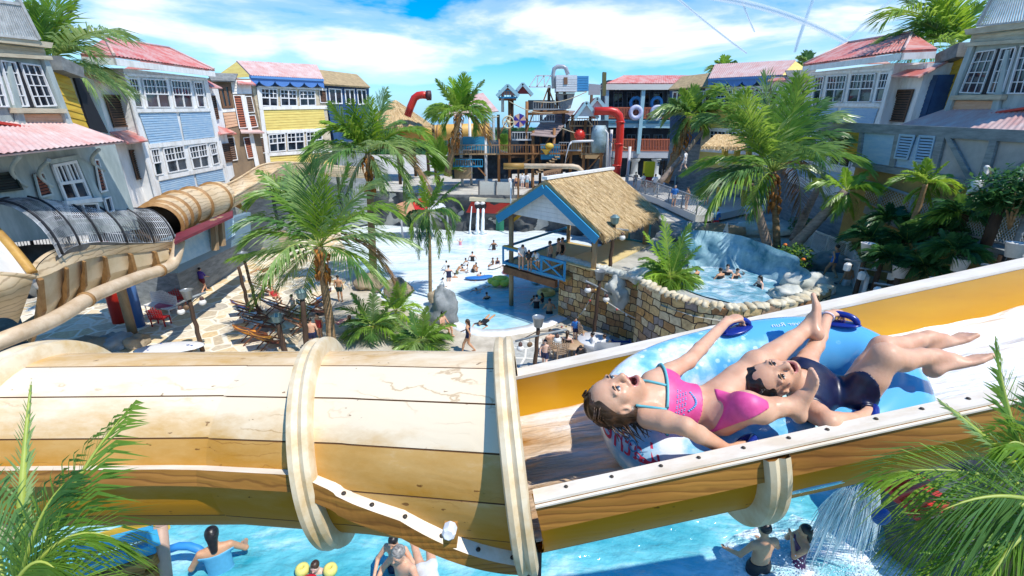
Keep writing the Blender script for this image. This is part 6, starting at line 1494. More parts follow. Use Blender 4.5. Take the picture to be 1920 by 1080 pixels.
for u in (-.02, .24, .46, .72): mb.bar(g0(u, 2.45), g0(u, 3.5), .12, .12)
for a, b in ((.24, .46), (.46, .70)): mb.bar(g0(a, 2.6), g0(b, 3.4), .07, .09); mb.bar(g0(a, 3.4), g0(b, 2.61), .06, .09)
for v0, v1 in ((0, .5), (.5, 1)):
    for z in (2.55, 3.45): mb.bar(pp(-.02, v0, z), pp(-.02, v1, z), .1, .12)
mb.build('rail', SKYB)
mb = MB(); mb.bar(pp(-.02, -.02, 3.54), pp(.24, -.02, 3.54), .22, .05); mb.build('rail_cap', C(.75, .45, .04))
mb = MB()
for z in (3.45, 4.9): mb.bar(pp(.55, .99, z), pp(1.0, .99, z), .08, .1)
for u in (.55, .78, 1.0): mb.bar(pp(u, .99, 3.4), pp(u, .99, 4.95), .1, .1)
mb.build('rear_screen', C(.03, .25, .33))
mb = MB(); mb.prism([pp(.56, .985, 3.5), pp(.77, .985, 3.5), pp(.77, .985, 4.85), pp(.56, .985, 4.85)], Rv.normalized() * .02); mb.build('screen_board', C(.62, .48, .3))
mb = MB(); mb.bar(pp(.02, .05, 4.9), pp(.16, .05, 5.5), .1, .16); mb.bar(pp(.97, .05, 4.9), pp(.83, .05, 5.5), .1, .16); mb.build('corner_brace', C(.75, .42, .03))
finish(pav, before)

# ================= the brown flume on the left =================
S2 = [PY(x, y, Y) for x, y, Y in ((680, 316, 46), (625, 312, 43.5), (560, 306, 40.5), (515, 310, 37.5), (472, 336, 33.5), (438, 354, 30.5), (400, 374, 27.6), (365, 384, 25.6), (330, 396, 23.6), (296, 422, 20.8))]
def crs(P, t):
    n = len(P) - 1; x = min(max(t, 0), .99999) * n; i = int(x); f_ = x - i; p = [P[max(i - 1, 0)], P[i], P[i + 1], P[min(i + 2, n)]]
    return .5 * ((2 * p[1]) + (p[2] - p[0]) * f_ + (2 * p[0] - 5 * p[1] + 4 * p[2] - p[3]) * f_ ** 2 + (3 * p[1] - p[0] - 3 * p[2] + p[3]) * f_ ** 3)
GEL = mat_grain('flume_cream', (.74, .62, .44), (.68, .52, .32), (.52, .36, .18), 1.6, (.5, .5, 1), .5, .1, 7); BRN = mat('flange_brown', (.40, .22, .08), (.26, .13, .04), 4, .6)
sl2 = empty('water_slide', 'cream and brown flume winding past the blue house into a netted channel', 'water slide', None, S2[-1]); before = set(bpy.data.objects)
def frame2(t):
    p = crs(S2, t); d = (crs(S2, t + .01) - crs(S2, t - .01)).normalized(); s = d.cross(UP).normalized(); return p, d, s, s.cross(d)
def half(u, v, r=.95, a0=PI * .98, a1=PI * 2.02): p, d, s, w = frame2(u * .64); a = a0 + (a1 - a0) * v; return p + s * math.cos(a) * r + w * math.sin(a) * r
mb = MB(); mb.grid(half, 70, 16); mb.build('open_flume', GEL)
mb = MB(); mb.grid(lambda u, v: half(u, v, .9), 70, 16); mb.build('flume_lining', GEL)
for sg in (0, 1):
    mb = MB(); mb.tube([half(i / 50, sg, .93) for i in range(51)], .07, 6); mb.build('flume_rim', GEL)
def tub(u, v, r=.92): p, d, s, w = frame2(.63 + .37 * u); a = 2 * PI * v; return p + s * math.cos(a) * r + w * math.sin(a) * r
mb = MB(); mb.grid(tub, 30, 28, cv=True); mb.build('tube', GEL); mb = MB(); mb.grid(lambda u, v: tub(u, v, .88), 30, 28, cv=True); mb.build('tube_lining', C(.10, .07, .05))
for t in (.66, .78, .87, .925, .965, .999):
    p, d, s, w = frame2(t); mb = MB(); mb.grid(lambda u, v: p + (s * math.cos(2 * PI * u) + w * math.sin(2 * PI * u)) * (.9 + (.16 if v in (0, 1) and 0 else .15 * (v > .1) * (v < .9))) + d * (.09 * (v - .5)), 32, 10, cu=True); mb.build('flange_ring', BRN)
for t in (.28, .40, .50, .58):
    p, d, s, w = frame2(t); mb = MB(); mb.prism([p + s * .95 - UP * .2, p + s * .5 - UP * .95, p + s * .1 - UP * 1.9, p + s * .75 - UP * 1.5], d * .12); mb.build('bracket', BRN)
FR = [(325, 452, 20), (280, 457, 18.8), (220, 459, 17.2), (160, 460, 15.6), (110, 470, 14.2), (78, 490, 13.2), (62, 514, 12.6)]
LB = [(322, 464, 20), (280, 471, 18.8), (220, 476, 17.2), (168, 484, 15.6), (130, 496, 14.2), (96, 512, 13.2), (66, 522, 12.6)]
HB = [(318, 498, 20.4), (270, 520, 19.2), (212, 540, 17.7), (150, 568, 16.1), (105, 596, 14.8), (75, 622, 13.8), (50, 640, 13.2)]
fr, lb, hb = [[PY(*p) for p in Q] for Q in (FR, LB, HB)]
mid = [a.lerp(b, .45) + V((.35, -.12, 0)) for a, b in zip(lb, hb)]
mb = MB(); mb.grid(lambda u, v: crs(fr, u).lerp(crs(lb, u), v) + V((.04, -.03, 0)), 60, 3); mb.grid(lambda u, v: crs(fr, u) + V((-.22 * v, .05 * v, .02)), 60, 1); mb.build('rim_board', GEL)
mb = MB(); mb.grid(lambda u, v: crs(lb, u).lerp(crs(mid, u), v), 60, 2); mb.grid(lambda u, v: crs(mid, u).lerp(crs(hb, u), v), 60, 2); mb.build('hull', mat('hull_cream', (.74, .62, .42), (.6, .46, .26), 1.2, .6))
mb = MB(); mb.grid(lambda u, v: crs(hb, u) + V((-1.6 * v, .3 * v, -.3 * v)), 40, 1); mb.build('hull_bottom', BRN)
for i, u in enumerate((.02, .14, .27, .41, .55, .70, .93)):
    a, b, c = crs(lb, u), crs(mid, u), crs(hb, u); o = V((.42, -.3, 0)); mb = MB(); mb.prism([a + o * .2, a + o * .8, b + o * .8, c + o * .9, c + o * .2, b - o * .0], (crs(lb, u + .02) - crs(lb, u - .02)).normalized() * .16); mb.build('bracket', BRN)
ctr = [p + V((-1.0, .25, .0)) for p in fr]
def netf(u, a, r=1.05): p = crs(ctr, u * .86); d = (crs(ctr, u * .86 + .01) - crs(ctr, u * .86 - .01)).normalized(); s = d.cross(UP).normalized(); return p + s * math.cos(a) * -r * (-1) + UP * math.sin(a) * r * 1.35 * (1 + .25 * u)
mb = MB(); mb.grid(lambda u, v: netf(u, PI + PI * v, .95) + UP * (.0 + .35 * math.sin(PI * v)), 40, 12); mb.build('channel', mat('channel_dark', (.16, .17, .17), (.05, .05, .05), 1.5, .5))
mb = MB()
for j in range(15): a = PI * j / 14; mb.tube([netf(i / 40, a) for i in range(41)], .015, 3, False)
for i in range(64): mb.tube([netf(i / 63, PI * j / 16) for j in range(17)], .014, 3, False)
mb.build('net', mat('net_cord', (.72, .74, .76), (.12, .13, .14), .6, .8, lo=.42, hi=.58))
for u in (.02, .2, .38, .56, .74, .95):
    mb = MB(); mb.tube([netf(u, PI * j / 20, 1.07) for j in range(21)], .04, 6); mb.build('hoop', C(.02, .02, .025))
mb = MB(); mb.tube([netf(i / 30, PI / 2, 1.07) for i in range(31)], .03, 6); mb.build('ridge_rope', C(.02, .02, .025))
A_ = [PY(x, y, Y) for x, y, Y in ((-120, 508, 10.6), (0, 514, 11.6), (64, 519, 12.5))]; B_ = [PY(x, y, Y) for x, y, Y in ((-120, 562, 10.2), (0, 556, 11.2), (50, 562, 12.3))]; C_ = [PY(x, y, Y) for x, y, Y in ((-120, 625, 10.8), (0, 596, 11.9), (34, 606, 12.8))]
D_ = [PY(x, y, Y) for x, y, Y in ((-120, 330, 12.4), (0, 440, 12.8), (62, 512, 12.6))]
mb = MB(); mb.grid(lambda u, v: (crs(A_, u) * (1 - v) ** 2 + (crs(B_, u) * 2 - (crs(A_, u) + crs(C_, u)) / 2) * 2 * v * (1 - v) + crs(C_, u) * v * v), 16, 12); mb.build('outfall_hull', GEL)
mb = MB(); mb.grid(lambda u, v: crs(D_, u).lerp(crs(A_, u), v) - UP * .5 * math.sin(PI * v), 16, 10); mb.build('outfall_lining', C(.8, .78, .72))
mb = MB(); mb.tube([crs(D_, i / 16) for i in range(17)], .12, 8); mb.build('outfall_rim', mat('rim_amber', (.58, .34, .07), (.4, .2, .04), 3))
mb = MB(); mb.tube([crs(A_, i / 16) for i in range(17)], .07, 8); mb.build('outfall_lip', GEL)
finish(sl2, before)
mb = MB(); pth = [PY(*p) for p in ((336, 452, 19.9), (331, 478, 19.4), (322, 496, 19), (300, 507, 18.2), (270, 516, 17.3), (220, 535, 15.6), (170, 557, 14.2), (130, 582, 13.2), (90, 604, 12.4), (30, 628, 11.4), (-30, 652, 10.8))]
mb.tube([crs(pth, i / 40) for i in range(41)], .23, 14); o = tag(mb.build('drain_pipe', CREAMPIPE), 'long beige pipe sloping down in front of the netted channel', 'pipe')
for t in (.3, .62): p = crs(pth, t); d = (crs(pth, t + .01) - crs(pth, t - .01)).normalized(); mb = MB(); mb.lathe([(.235, -.06), (.27, -.05), (.27, .05), (.235, .06)], p, d, 14); mb.build('clamp', BRN, o)
for x0, y0, x1, y1, Y, r_, m_, l in ((208, 540, 226, 604, 16.6, .34, REDP, 'thick red pillar beneath the beige pipe'), (214, 538, 250, 628, 15.4, .2, WOODY, 'leaning brown timber prop under the netted channel'), (234, 536, 262, 612, 16.2, .26, C(.08, .2, .5), 'blue pillar beside the leaning timber prop'), (316, 484, 323, 538, 20.6, .3, C(.75, .1, .02), 'orange-red pillar near the end of the brown tube'), (296, 496, 302, 543, 20, .3, NBLUE, 'navy pillar between the two red pillars'), (280, 498, 284, 545, 19.4, .3, REDP, 'dark red pillar left of the navy pillar')):
    b = G(x1, y1, 0); t = b + V((0, .2, 4.4)); mb = MB(); mb.tube([b - UP * .05, t], r_, 14); mb.tube([b.lerp(t, .96), b.lerp(t, 1.0)], r_ * 1.12, 14); tag(mb.build('pillar', m_), l, 'pillar', 'pillars under the netted channel')
# shop front below the tube
sf = empty('shop_front', 'pale blue shop front with a maroon tin canopy under the brown flume', 'shop front', None, (-18, 30, 0)); before = set(bpy.data.objects); f = Fac(None, (-17.2, 32, 0), (.99, .127, 0))
f.body([(318, 448), (470, 398), (470, 446), (335, 512)], .4, C(.2, .32, .4)); 
for q in ([(328, 446), (388, 420), (394, 470), (336, 496)], [(398, 420), (436, 402), (440, 440), (404, 464)]): f.siding(q, 5, mat('sign_blue', (.35, .58, .72), (.66, .8, .86), 1.3, .6), 'panel', .06)
for x, y0, y1 in ((393, 412, 470), (406, 408, 462)): f.panel([(x, y0), (x + 5, y0 - 2), (x + 9, y1 - 2), (x + 4, y1)], WOODY, 'post', .2, .25)
mb = MB(); P = [f.pt(326, 454, .9), f.pt(436, 404, .9), f.pt(436, 394, 0), f.pt(330, 438, 0)]; slabroof(mb, P, .12); mb.build('canopy', mat('maroon_tin', (.22, .03, .05), (.13, .02, .03), 2, .6)); finish(sf, before)

# ================= wooden play tower =================
pt = empty('play_tower', 'tall wooden water play tower with walkways, little roofs and pipes', 'play tower', None, (1.5, 54, 3.3)); before = set(bpy.data.objects); f = Fac(None, (0, 54, 0), (0, -1, 0)); bk = Fac(None, (0, 60, 0), (0, -1, 0))
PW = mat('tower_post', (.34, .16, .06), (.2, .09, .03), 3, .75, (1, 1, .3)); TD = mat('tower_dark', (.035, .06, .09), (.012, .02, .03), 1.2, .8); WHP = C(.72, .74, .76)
for x, y0, y1, m_, o in ((866, 335, 205, WHP, -.4), (883, 335, 220, WHP, -2), (911, 335, 252, WHP, 0), (935, 335, 215, PW, -1), (955, 335, 185, PW, -2), (986, 330, 190, PW, 0), (998, 335, 245, PW, .5), (1012, 335, 205, DWOOD, -2), (1036, 335, 240, PW, .6), (1052, 335, 170, DWOOD, -1), (1068, 335, 215, PW, -1), (1092, 330, 225, PW, 0), (1100, 335, 170, DWOOD, -2), (1125, 322, 250, PW, 1), (1140, 330, 243, WHP, .5), (1028, 212, 160, DWOOD, -1), (1043, 212, 145, DWOOD, -1), (1176, 330, 275, WHP, 1), (960, 240, 175, DWOOD, -3), (942, 210, 172, WHP, -1)):
    mb = MB(); a, b = f.pt(x + .5, y0, o), f.pt(x, y1, o); mb.tube([V((a.x, a.y, 3.2)) if y0 > 325 else a, V((a.x, b.y, b.z))], .17, 8); mb.build('post', m_)
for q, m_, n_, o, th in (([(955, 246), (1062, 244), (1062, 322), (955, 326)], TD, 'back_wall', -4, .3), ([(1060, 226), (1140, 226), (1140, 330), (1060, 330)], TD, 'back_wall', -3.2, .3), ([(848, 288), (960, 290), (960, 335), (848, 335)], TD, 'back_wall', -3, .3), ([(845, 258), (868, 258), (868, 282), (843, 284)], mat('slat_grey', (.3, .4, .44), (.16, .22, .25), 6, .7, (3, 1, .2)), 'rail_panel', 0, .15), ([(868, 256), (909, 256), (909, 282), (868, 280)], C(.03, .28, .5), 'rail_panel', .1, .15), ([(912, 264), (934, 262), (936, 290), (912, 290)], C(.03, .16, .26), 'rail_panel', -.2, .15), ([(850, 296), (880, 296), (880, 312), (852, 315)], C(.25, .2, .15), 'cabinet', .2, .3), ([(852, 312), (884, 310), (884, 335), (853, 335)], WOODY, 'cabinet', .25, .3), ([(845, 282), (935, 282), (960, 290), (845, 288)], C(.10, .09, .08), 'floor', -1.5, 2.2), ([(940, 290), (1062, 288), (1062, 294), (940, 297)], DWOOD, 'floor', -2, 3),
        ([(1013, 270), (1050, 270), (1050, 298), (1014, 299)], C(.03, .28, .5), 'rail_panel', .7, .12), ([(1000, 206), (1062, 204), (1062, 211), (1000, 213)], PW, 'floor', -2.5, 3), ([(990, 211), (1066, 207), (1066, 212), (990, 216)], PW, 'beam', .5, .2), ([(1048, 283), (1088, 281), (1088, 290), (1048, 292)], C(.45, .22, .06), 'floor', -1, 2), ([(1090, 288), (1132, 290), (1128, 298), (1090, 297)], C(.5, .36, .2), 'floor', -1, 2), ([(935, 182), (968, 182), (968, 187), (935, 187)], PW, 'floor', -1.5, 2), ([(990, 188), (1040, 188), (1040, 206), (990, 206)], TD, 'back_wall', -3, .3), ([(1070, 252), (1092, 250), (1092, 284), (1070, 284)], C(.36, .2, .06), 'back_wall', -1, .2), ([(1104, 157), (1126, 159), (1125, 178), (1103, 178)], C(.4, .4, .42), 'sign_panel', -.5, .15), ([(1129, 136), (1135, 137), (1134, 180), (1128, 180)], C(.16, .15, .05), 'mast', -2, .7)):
    g_ = Fac(None, (0, 54 - o, 0), (0, -1, 0)); mb = MB(); mb.prism(g_.pts(q), (0, -th, 0) if th < 1 else (0, th, 0)); mb.build(n_, m_)
def gable(x0, x1, yb, yt, o, rc, gc, dep=3.0):
    a, b, c = f.pt(x0, yb, o), f.pt(x1, yb, o), f.pt((x0 + x1) / 2, yt, o); bk_ = V((0, dep, 0)); mb = MB(); mb.prism([a, b, c], (0, .2, 0)); mb.build('gable', gc)
    mb = MB()
    for e in (a, b): P = [c, e + (e - c) * .15, e + (e - c) * .15 + bk_, c + bk_]; slabroof(mb, [p + UP * .1 + V((0, -.3, 0)) for p in P], .15)
    mb.build('roof', rc); mb = MB()
    for e in (a, b): mb.bar(c + V((0, -.34, 0)), e + (e - c) * .15 + V((0, -.34, 0)), .1, .35)
    mb.build('bargeboard', PB)
gable(934, 970, 178, 160, .3, C(.62, .3, .26), C(.5, .2, .12)); gable(964, 996, 176, 157, -3, REDROOF, C(.3, .05, .04)); gable(1080, 1118, 218, 192, .8, REDROOF, C(.75, .78, .8)); gable(1102, 1136, 204, 184, -1.5, C(.55, .03, .04), C(.7, .72, .74))
mb = MB(); P = f.pts([(1034, 206), (1078, 208), (1040, 259), (993, 254)]); P = [P[0] + V((0, 3, 0)), P[1] + V((0, 3, 0)), P[2], P[3]]; P = [PY(1034, 206, 57), PY(1078, 208, 57), PY(1040, 258, 53), PY(994, 254, 53)]; Q = [P[3], P[2], P[1], P[0]]
for i in range(11):
    a, b, c, d = bil(Q, 0, i / 11), bil(Q, 1, i / 11), bil(Q, 1, (i + 1.1) / 11), bil(Q, 0, (i + 1.1) / 11); mb.prism([a + UP * .08, b + UP * .08, c, d], UP * -.08)
mb.build('plank_roof', mat('grey_planks', (.34, .26, .24), (.2, .15, .15), 1.6, .8, (.4, 1, 1)))
mb = MB(); c0 = f.pt(1060, 172, 0)   # tipping bucket
for i in range(7): mb.box(f.pt(1060.5, 145 + 4.2 * i, .0), (2.25, 2.0, .26))
mb.build('bucket', C(.78, .8, .82)); mb = MB(); mb.prism(f.pts([(1044, 175), (1078, 175), (1070, 203), (1052, 203)]), (0, 2, 0)); mb.build('bucket_hopper', C(.36, .36, .36)); mb = MB()
for i in range(6): mb.box(f.pt(1090, 146 + 4.6 * i, -.3), (1.35, 1.6, .22))
mb.build('bucket_side', C(.06, .3, .6)); f.panel([(1057, 145), (1064, 145), (1064, 158), (1057, 158)], C(.25, .12, .06), 'hatch', 1.02, .05); f.panel([(1057, 178), (1063, 178), (1063, 188), (1057, 188)], BLACK, 'hatch', .05, .05)
mb = MB(); mb.tube([f.pt(*p, .3) for p in ((1038, 166), (1037, 140), (1039, 129), (1045, 125), (1056, 125), (1061, 128), (1065, 140))], .22, 10); mb.build('filling_pipe', C(.4, .42, .46, .3))
mb = MB(); a, b, c, d = f.pts([(992, 163), (1036, 163), (1034, 142), (1006, 142)], .5)
for p, q in ((a, b), (c, d), (a, d), (bil([a, b, c, d], .33, 0), bil([a, b, c, d], .1, 1)), (bil([a, b, c, d], .33, 0), bil([a, b, c, d], .5, 1)), (bil([a, b, c, d], .66, 0), bil([a, b, c, d], .5, 1)), (bil([a, b, c, d], .66, 0), bil([a, b, c, d], .95, 1))): mb.bar(p, q, .12, .12)
mb.build('truss', WHP)
mb = MB(); c = f.pt(953, 229, 1); mb.grid(lambda u, v: c + V(((1 + .12 * math.cos(2 * PI * v)) * .62 * math.cos(2 * PI * u), .1 * math.sin(2 * PI * v), (1 + .12 * math.cos(2 * PI * v)) * .62 * math.sin(2 * PI * u))), 20, 6, cu=True, cv=True)
for i in range(6): mb.bar(c, c + V((math.cos(i * PI / 3), 0, math.sin(i * PI / 3))) * .62, .1, .12)
mb.ell(c, (.2, .15, .2)); mb.build('wheel', C(.75, .68, .45))
for k, m_ in ((0, C(.75, .45, .32)), (1, C(.05, .03, .3))):
    mb = MB(); c = f.pt(974, 226, 1 + .02 * k)
    for i in range(k, 8, 2): a0 = i * PI / 4; mb.prism([c, c + V((math.cos(a0), 0, math.sin(a0))) * .74, c + V((math.cos(a0 + PI / 4), 0, math.sin(a0 + PI / 4))) * .74], (0, -.06, 0))
    mb.build('pinwheel', m_)
mb = MB(); c = f.pt(1087, 253, 1.2); mb.lathe([(.0, .12), (.5, .12), (.5, -.12), (0, -.12)], c, (0, 1, 0), 20)
for i in range(14): a0 = i * PI / 7; mb.box(c + V((math.cos(a0), 0, math.sin(a0))) * .55, (.14, .22, .14), Matrix.Rotation(-a0, 3, 'Y'))
mb.build('gear_wheel', REDP)
mb = MB(); c = f.pt(1122, 286, 1); mb.lathe([(0, 0), (.75, 0), (.95, 1.2), (.9, 2.2), (.75, 2.9), (0, 2.9)], c, UP, 18); mb.build('barrel', mat('barrel_blue', (.4, .55, .62), (.16, .22, .2), .7, .6)); mb = MB(); mb.tube([f.pt(*p, 1.6) for p in ((1138, 330), (1139, 250), (1134, 244), (1118, 243))], .14, 8); mb.build('sprayer', WHP)
mb = MB(); mb.tube([f.pt(*p, 1.5) for p in ((1072, 266), (1085, 265), (1120, 264))], .13, 8); mb.tube([f.pt(*p, 1.5) for p in ((1072, 266), (1067, 272), (1062, 290), (1059, 310))], [.12, .08, .05, .03], 6); mb.build('sprayer', WHP)
mb = MB(); mb.ell(f.pt(1030, 274, 1.3), (.5, .4, .35)); mb.lathe([(.1, 0), (.6, .6)], f.pt(1024, 290, 1.3), UP, 12); mb.build('funnel', C(.72, .5, .08))
mb = MB(); mb.tube([f.pt(*p, 1.6) for p in ((1114, 208.5), (1146, 208), (1154, 210), (1161, 217), (1163.5, 228), (1162, 262), (1159, 300), (1155, 336))], .42, 14); mb.build('red_pipe', REDP)
for x, y in ((1163, 229), (1160, 270), (1156, 310)): mb = MB(); mb.lathe([(.43, -.08), (.52, -.06), (.52, .06), (.43, .08)], f.pt(x, y, 1.6), (0.05, 0, 1), 14); mb.build('pipe_collar', REDP)
for x0, x1, y, h, o in ((846, 960, 289, 17, .6), (938, 1062, 288, 16, 1), (1000, 1062, 205, 14, .4), (935, 970, 183, 13, .3), (1048, 1090, 282, 15, .8), (1090, 1132, 289, 15, .6), (990, 1040, 228, 13, -1), (1068, 1120, 236, 14, -.6), (850, 905, 312, 13, .6), (960, 1000, 262, 14, .2)):
    mb = MB(); a, b, c, d = f.pt(x0, y, o), f.pt(x1, y, o), f.pt(x1, y - h, o), f.pt(x0, y - h, o); mb.bar(d, c, .09, .09); mb.bar(a, b, .12, .16); n = int((b - a).length / .28)
    for i in range(n + 1): mb.bar(bil([a, b, c, d], i / n, 0), bil([a, b, c, d], i / n, 1), .05, .05, (0, 1, 0))
    mb.build('railing', rnd.choice([PW, SKYB, WOODY, WHP, STEEL]))
for p, q_ in (((1000, 300), (1036, 252)), ((955, 320), (998, 296)), ((1100, 320), (1125, 292)), ((883, 300), (911, 330)), ((1012, 208), (1028, 165)), ((1043, 206), (1030, 170)), ((1092, 280), (1068, 236)), ((938, 250), (955, 215)), ((986, 250), (1000, 212)), ((1052, 320), (1068, 290))): mb = MB(); mb.bar(f.pt(*p, .3), f.pt(*q_, .3), .12, .14); mb.build('brace', PW)
for p, q_, k in (((1000, 190), (1100, 172), 5), ((955, 190), (1036, 212), 4), ((1052, 240), (1140, 246), 5), ((866, 212), (935, 218), 4), ((1100, 222), (1176, 278), 6)): mb = MB(); a, b = f.pt(*p, .8), f.pt(*q_, .8); mb.tube([a.lerp(b, i / 12) - UP * (k * .1 * math.sin(PI * i / 12)) for i in range(13)], .05, 5); mb.build('rope', C(.6, .5, .34))
for i in range(9): mb = MB(); mb.box(f.pt(1004 + 5 * i, 326 - 4 * i, 1.2), (.5, 1.6, .12)); mb.build('stair_tread', WOODY)
finish(pt, before)
mb = MB(); mb.tube([PY(*p) for p in ((944, 311, 44), (1074, 312, 44), (1083, 314, 44), (1090, 320, 44), (1092, 329, 44))], .24, 12); o = tag(mb.build('overhead_pipe', CREAMPIPE), 'long cream pipe with a bent end above the pavilion roof', 'pipe'); mb = MB(); mb.tube([PY(x, 311.5, 44) for x in (944, 982)], .29, 12); mb.build('sleeve', C(.38, .22, .05), o)
for x in (972, 1000): mb = MB(); a = PY(x, 314, 44.2); mb.tube([V((a.x, a.y, 3.2)), a], .1, 8); mb.build('pipe_post', PW, o)
sg = empty('hanging_sign', 'weathered board sign with dark capital letters under the cream pipe', 'sign', None, PY(1034, 325, 43.5)); before = set(bpy.data.objects); g = Fac(None, (0, 43.5, 0), (0, -1, 0)); mb = MB(); mb.prism(g.pts([(1018, 322), (1034, 318), (1053, 316), (1049, 330), (1034, 331), (1021, 335)]), (0, .12, 0)); mb.build('board', C(.45, .24, .12))
me = text_mesh('SCREECH', .42); a, b = g.pt(1020, 330, .02), g.pt(1050, 324, .02); xs = [v.co.x for v in me.vertices]; d = (b - a); k = d.length / (max(xs) - min(xs)) * .95
for v in me.vertices: q = a.lerp(b, .5) + d.normalized() * v.co.x * k + UP * v.co.y * 1.25; v.co = q
me.materials.clear(); me.materials.append(C(.08, .03, .02)); link('lettering', me); finish(sg, before)
# thatched hut, yellow tube slide and the tan roof further back
hut = empty('thatched_hut', 'conical thatched hut roof on posts left of the play tower', 'hut', None, PY(740, 240, 58)); before = set(bpy.data.objects); ap = PY(741, 187, 61); r_ = 4.6; cz = PY(740, 236, 58).z
ring = [V((ap.x + r_ * math.cos(a), ap.y + r_ * math.sin(a), cz)) for a in (2 * PI * i / 8 + .2 for i in range(8))]
for i in range(8):
    a, b = ring[i], ring[(i + 1) % 8]; thatch_slope(None, [a, b, ap.lerp(b, .02), ap.lerp(a, .02)], 500 if (a + b).y / 2 < ap.y + 2 else 60, .25, 1.2)
for p in ring[::2]: mb = MB(); mb.tube([V((p.x * .98 + ap.x * .02, p.y, 3.2)), V((p.x * .98 + ap.x * .02, p.y, cz + .2))], .2, 8); mb.build('post', DWOOD)
finish(hut, before)
mb = MB(); mb.tube([PY(*p) for p in ((764, 218, 57), (770, 200, 57), (777, 184, 57), (784, 179, 57), (792, 178, 57), (802, 179, 57))], .42, 12); o = tag(mb.build('red_pipe', REDP), 'bent red pipe sticking up beside the conical thatched roof', 'pipe'); mb = MB(); mb.lathe([(.2, 0), (.55, 0), (.55, .5), (.2, .5)], PY(800, 179, 57), (1, 0, 0), 12); mb.build('mouth', C(.1, .03, .03), o)
ys = empty('tube_slide', 'distant yellow tube slide on posts behind the hut', 'water slide', None, PY(830, 262, 66)); before = set(bpy.data.objects); mb = MB(); mb.tube([PY(*p) for p in ((748, 255, 66), (800, 250, 66), (860, 247, 66), (918, 246, 66))], 1.05, 18); mb.build('tube', mat('slide_yellow', (.74, .46, .13), (.62, .34, .07), .5, .5))
for x in (752, 790, 822, 866, 910): mb = MB(); mb.lathe([(1.0, -.12), (1.25, -.1), (1.25, .1), (1.0, .12)], PY(x, 255 - (x - 748) * .055, 66), (1, 0, 0), 18); mb.build('flange_ring', BRN)
for x in (775, 800, 845, 900): mb = MB(); a = PY(x, 262, 66); mb.tube([V((a.x, a.y, 3)), a], .22, 8); mb.build('post', DWOOD)
finish(ys, before)
hr = empty('tan_roofed_shed', 'tan tin roofed open shed behind the small palm', 'shed', None, PY(880, 215, 68)); before = set(bpy.data.objects); mb = MB(); slabroof(mb, [PY(826, 218, 66), PY(885, 214, 66), PY(868, 182, 70), PY(850, 182, 70)]); mb.build('roof', mat('tan_tin', (.5, .36, .3), (.4, .28, .22), 1)); mb = MB(); slabroof(mb, [PY(885, 214, 66), PY(935, 208, 66), PY(906, 174, 70), PY(872, 178, 70)]); mb.build('roof', PINKROOF)
for x in (838, 880, 925): mb = MB(); a = PY(x, 216, 66.3); mb.tube([V((a.x, a.y, 3)), a], .2, 8); mb.build('post', C(.3, .4, .45))
finish(hr, before)

# ================= red waterfall box, canopies, lifeguard hut =================
wf = empty('waterfall_box', 'red box with two pipe mouths pouring water into the wave pool', 'waterfall', None, PY(930, 385, 45.8)); before = set(bpy.data.objects); f = Fac(None, (0, 45.6, 0), (0, -1, 0))
mb = MB(); mb.prism(f.pts([(884, 378), (1010, 384), (1004, 404), (874, 398)]), (0, 1.2, 0)); mb.build('red_panel', REDP); mb = MB(); mb.prism(f.pts([(880, 371), (1014, 376), (1014, 383), (880, 377)], .4), (0, 3, 0)); mb.build('ledge', C(.66, .58, .4))
for x in (896, 906): mb = MB(); mb.tube([f.pt(x, 386, .0), f.pt(x, 387, .5)], .32, 14); mb.ell(f.pt(x, 387, .5), (.25, .05, .25)); mb.build('pipe_mouth', BLACK); mb = MB(); mb.ell(f.pt(x - 1, 382, .3), (.3, .25, .25)); mb.build('hood', C(.75, .72, .7))
f.panel([(930, 399), (945, 400), (945, 433), (930, 432)], C(.02, .22, .12), 'door', -.2, .1)
for q in ([(898, 340), (929, 341), (929, 366), (899, 365)], [(932, 341), (962, 342), (961, 369), (932, 367)]): f.panel(q, C(.62, .62, .56), 'rail_panel', -1, .05)
for x in (898, 930, 963): mb = MB(); mb.bar(f.pt(x, 338, -.9), f.pt(x, 370, -.9), .12, .12, (0, 1, 0)); mb.build('rail_post', C(.08, .08, .09))
finish(wf, before)
FALL = mat_water('falling_water', (.45, .65, .75), (.7, .82, .88), (.92, .95, .97), 1.2, .4, .6, .2, (6, 6, .4))
for x, l in ((896, 'left white jet falling from the red box'), (906, 'right white jet falling from the red box'), (884, 'thin stream left of the jets under the red box'), (958, 'tall thin spout falling in front of the red box')):
    a = PY(x, 388 if x < 950 else 340, 45.0); b = PY(x - (3 if x < 890 else 1), 436, 44.6); mb = MB(); w_ = .12 if x in (896, 906) else .05
    mb.tube([a.lerp(b, t) + V((0, .5 * (1 - t) ** 2 - .2, 0)) for t in (i / 10 for i in range(11))], [w_ * (1 + .5 * i / 10 + .25 * rnd.random()) for i in range(11)], 8)
    if x < 950: mb.ell(b, (w_ * 3.4, w_ * 3, .25), None, 12, 8, .5, 3, x)
    tag(mb.build('water_jet', FALL), l, 'water jet', 'jets into the wave pool', 'thing')
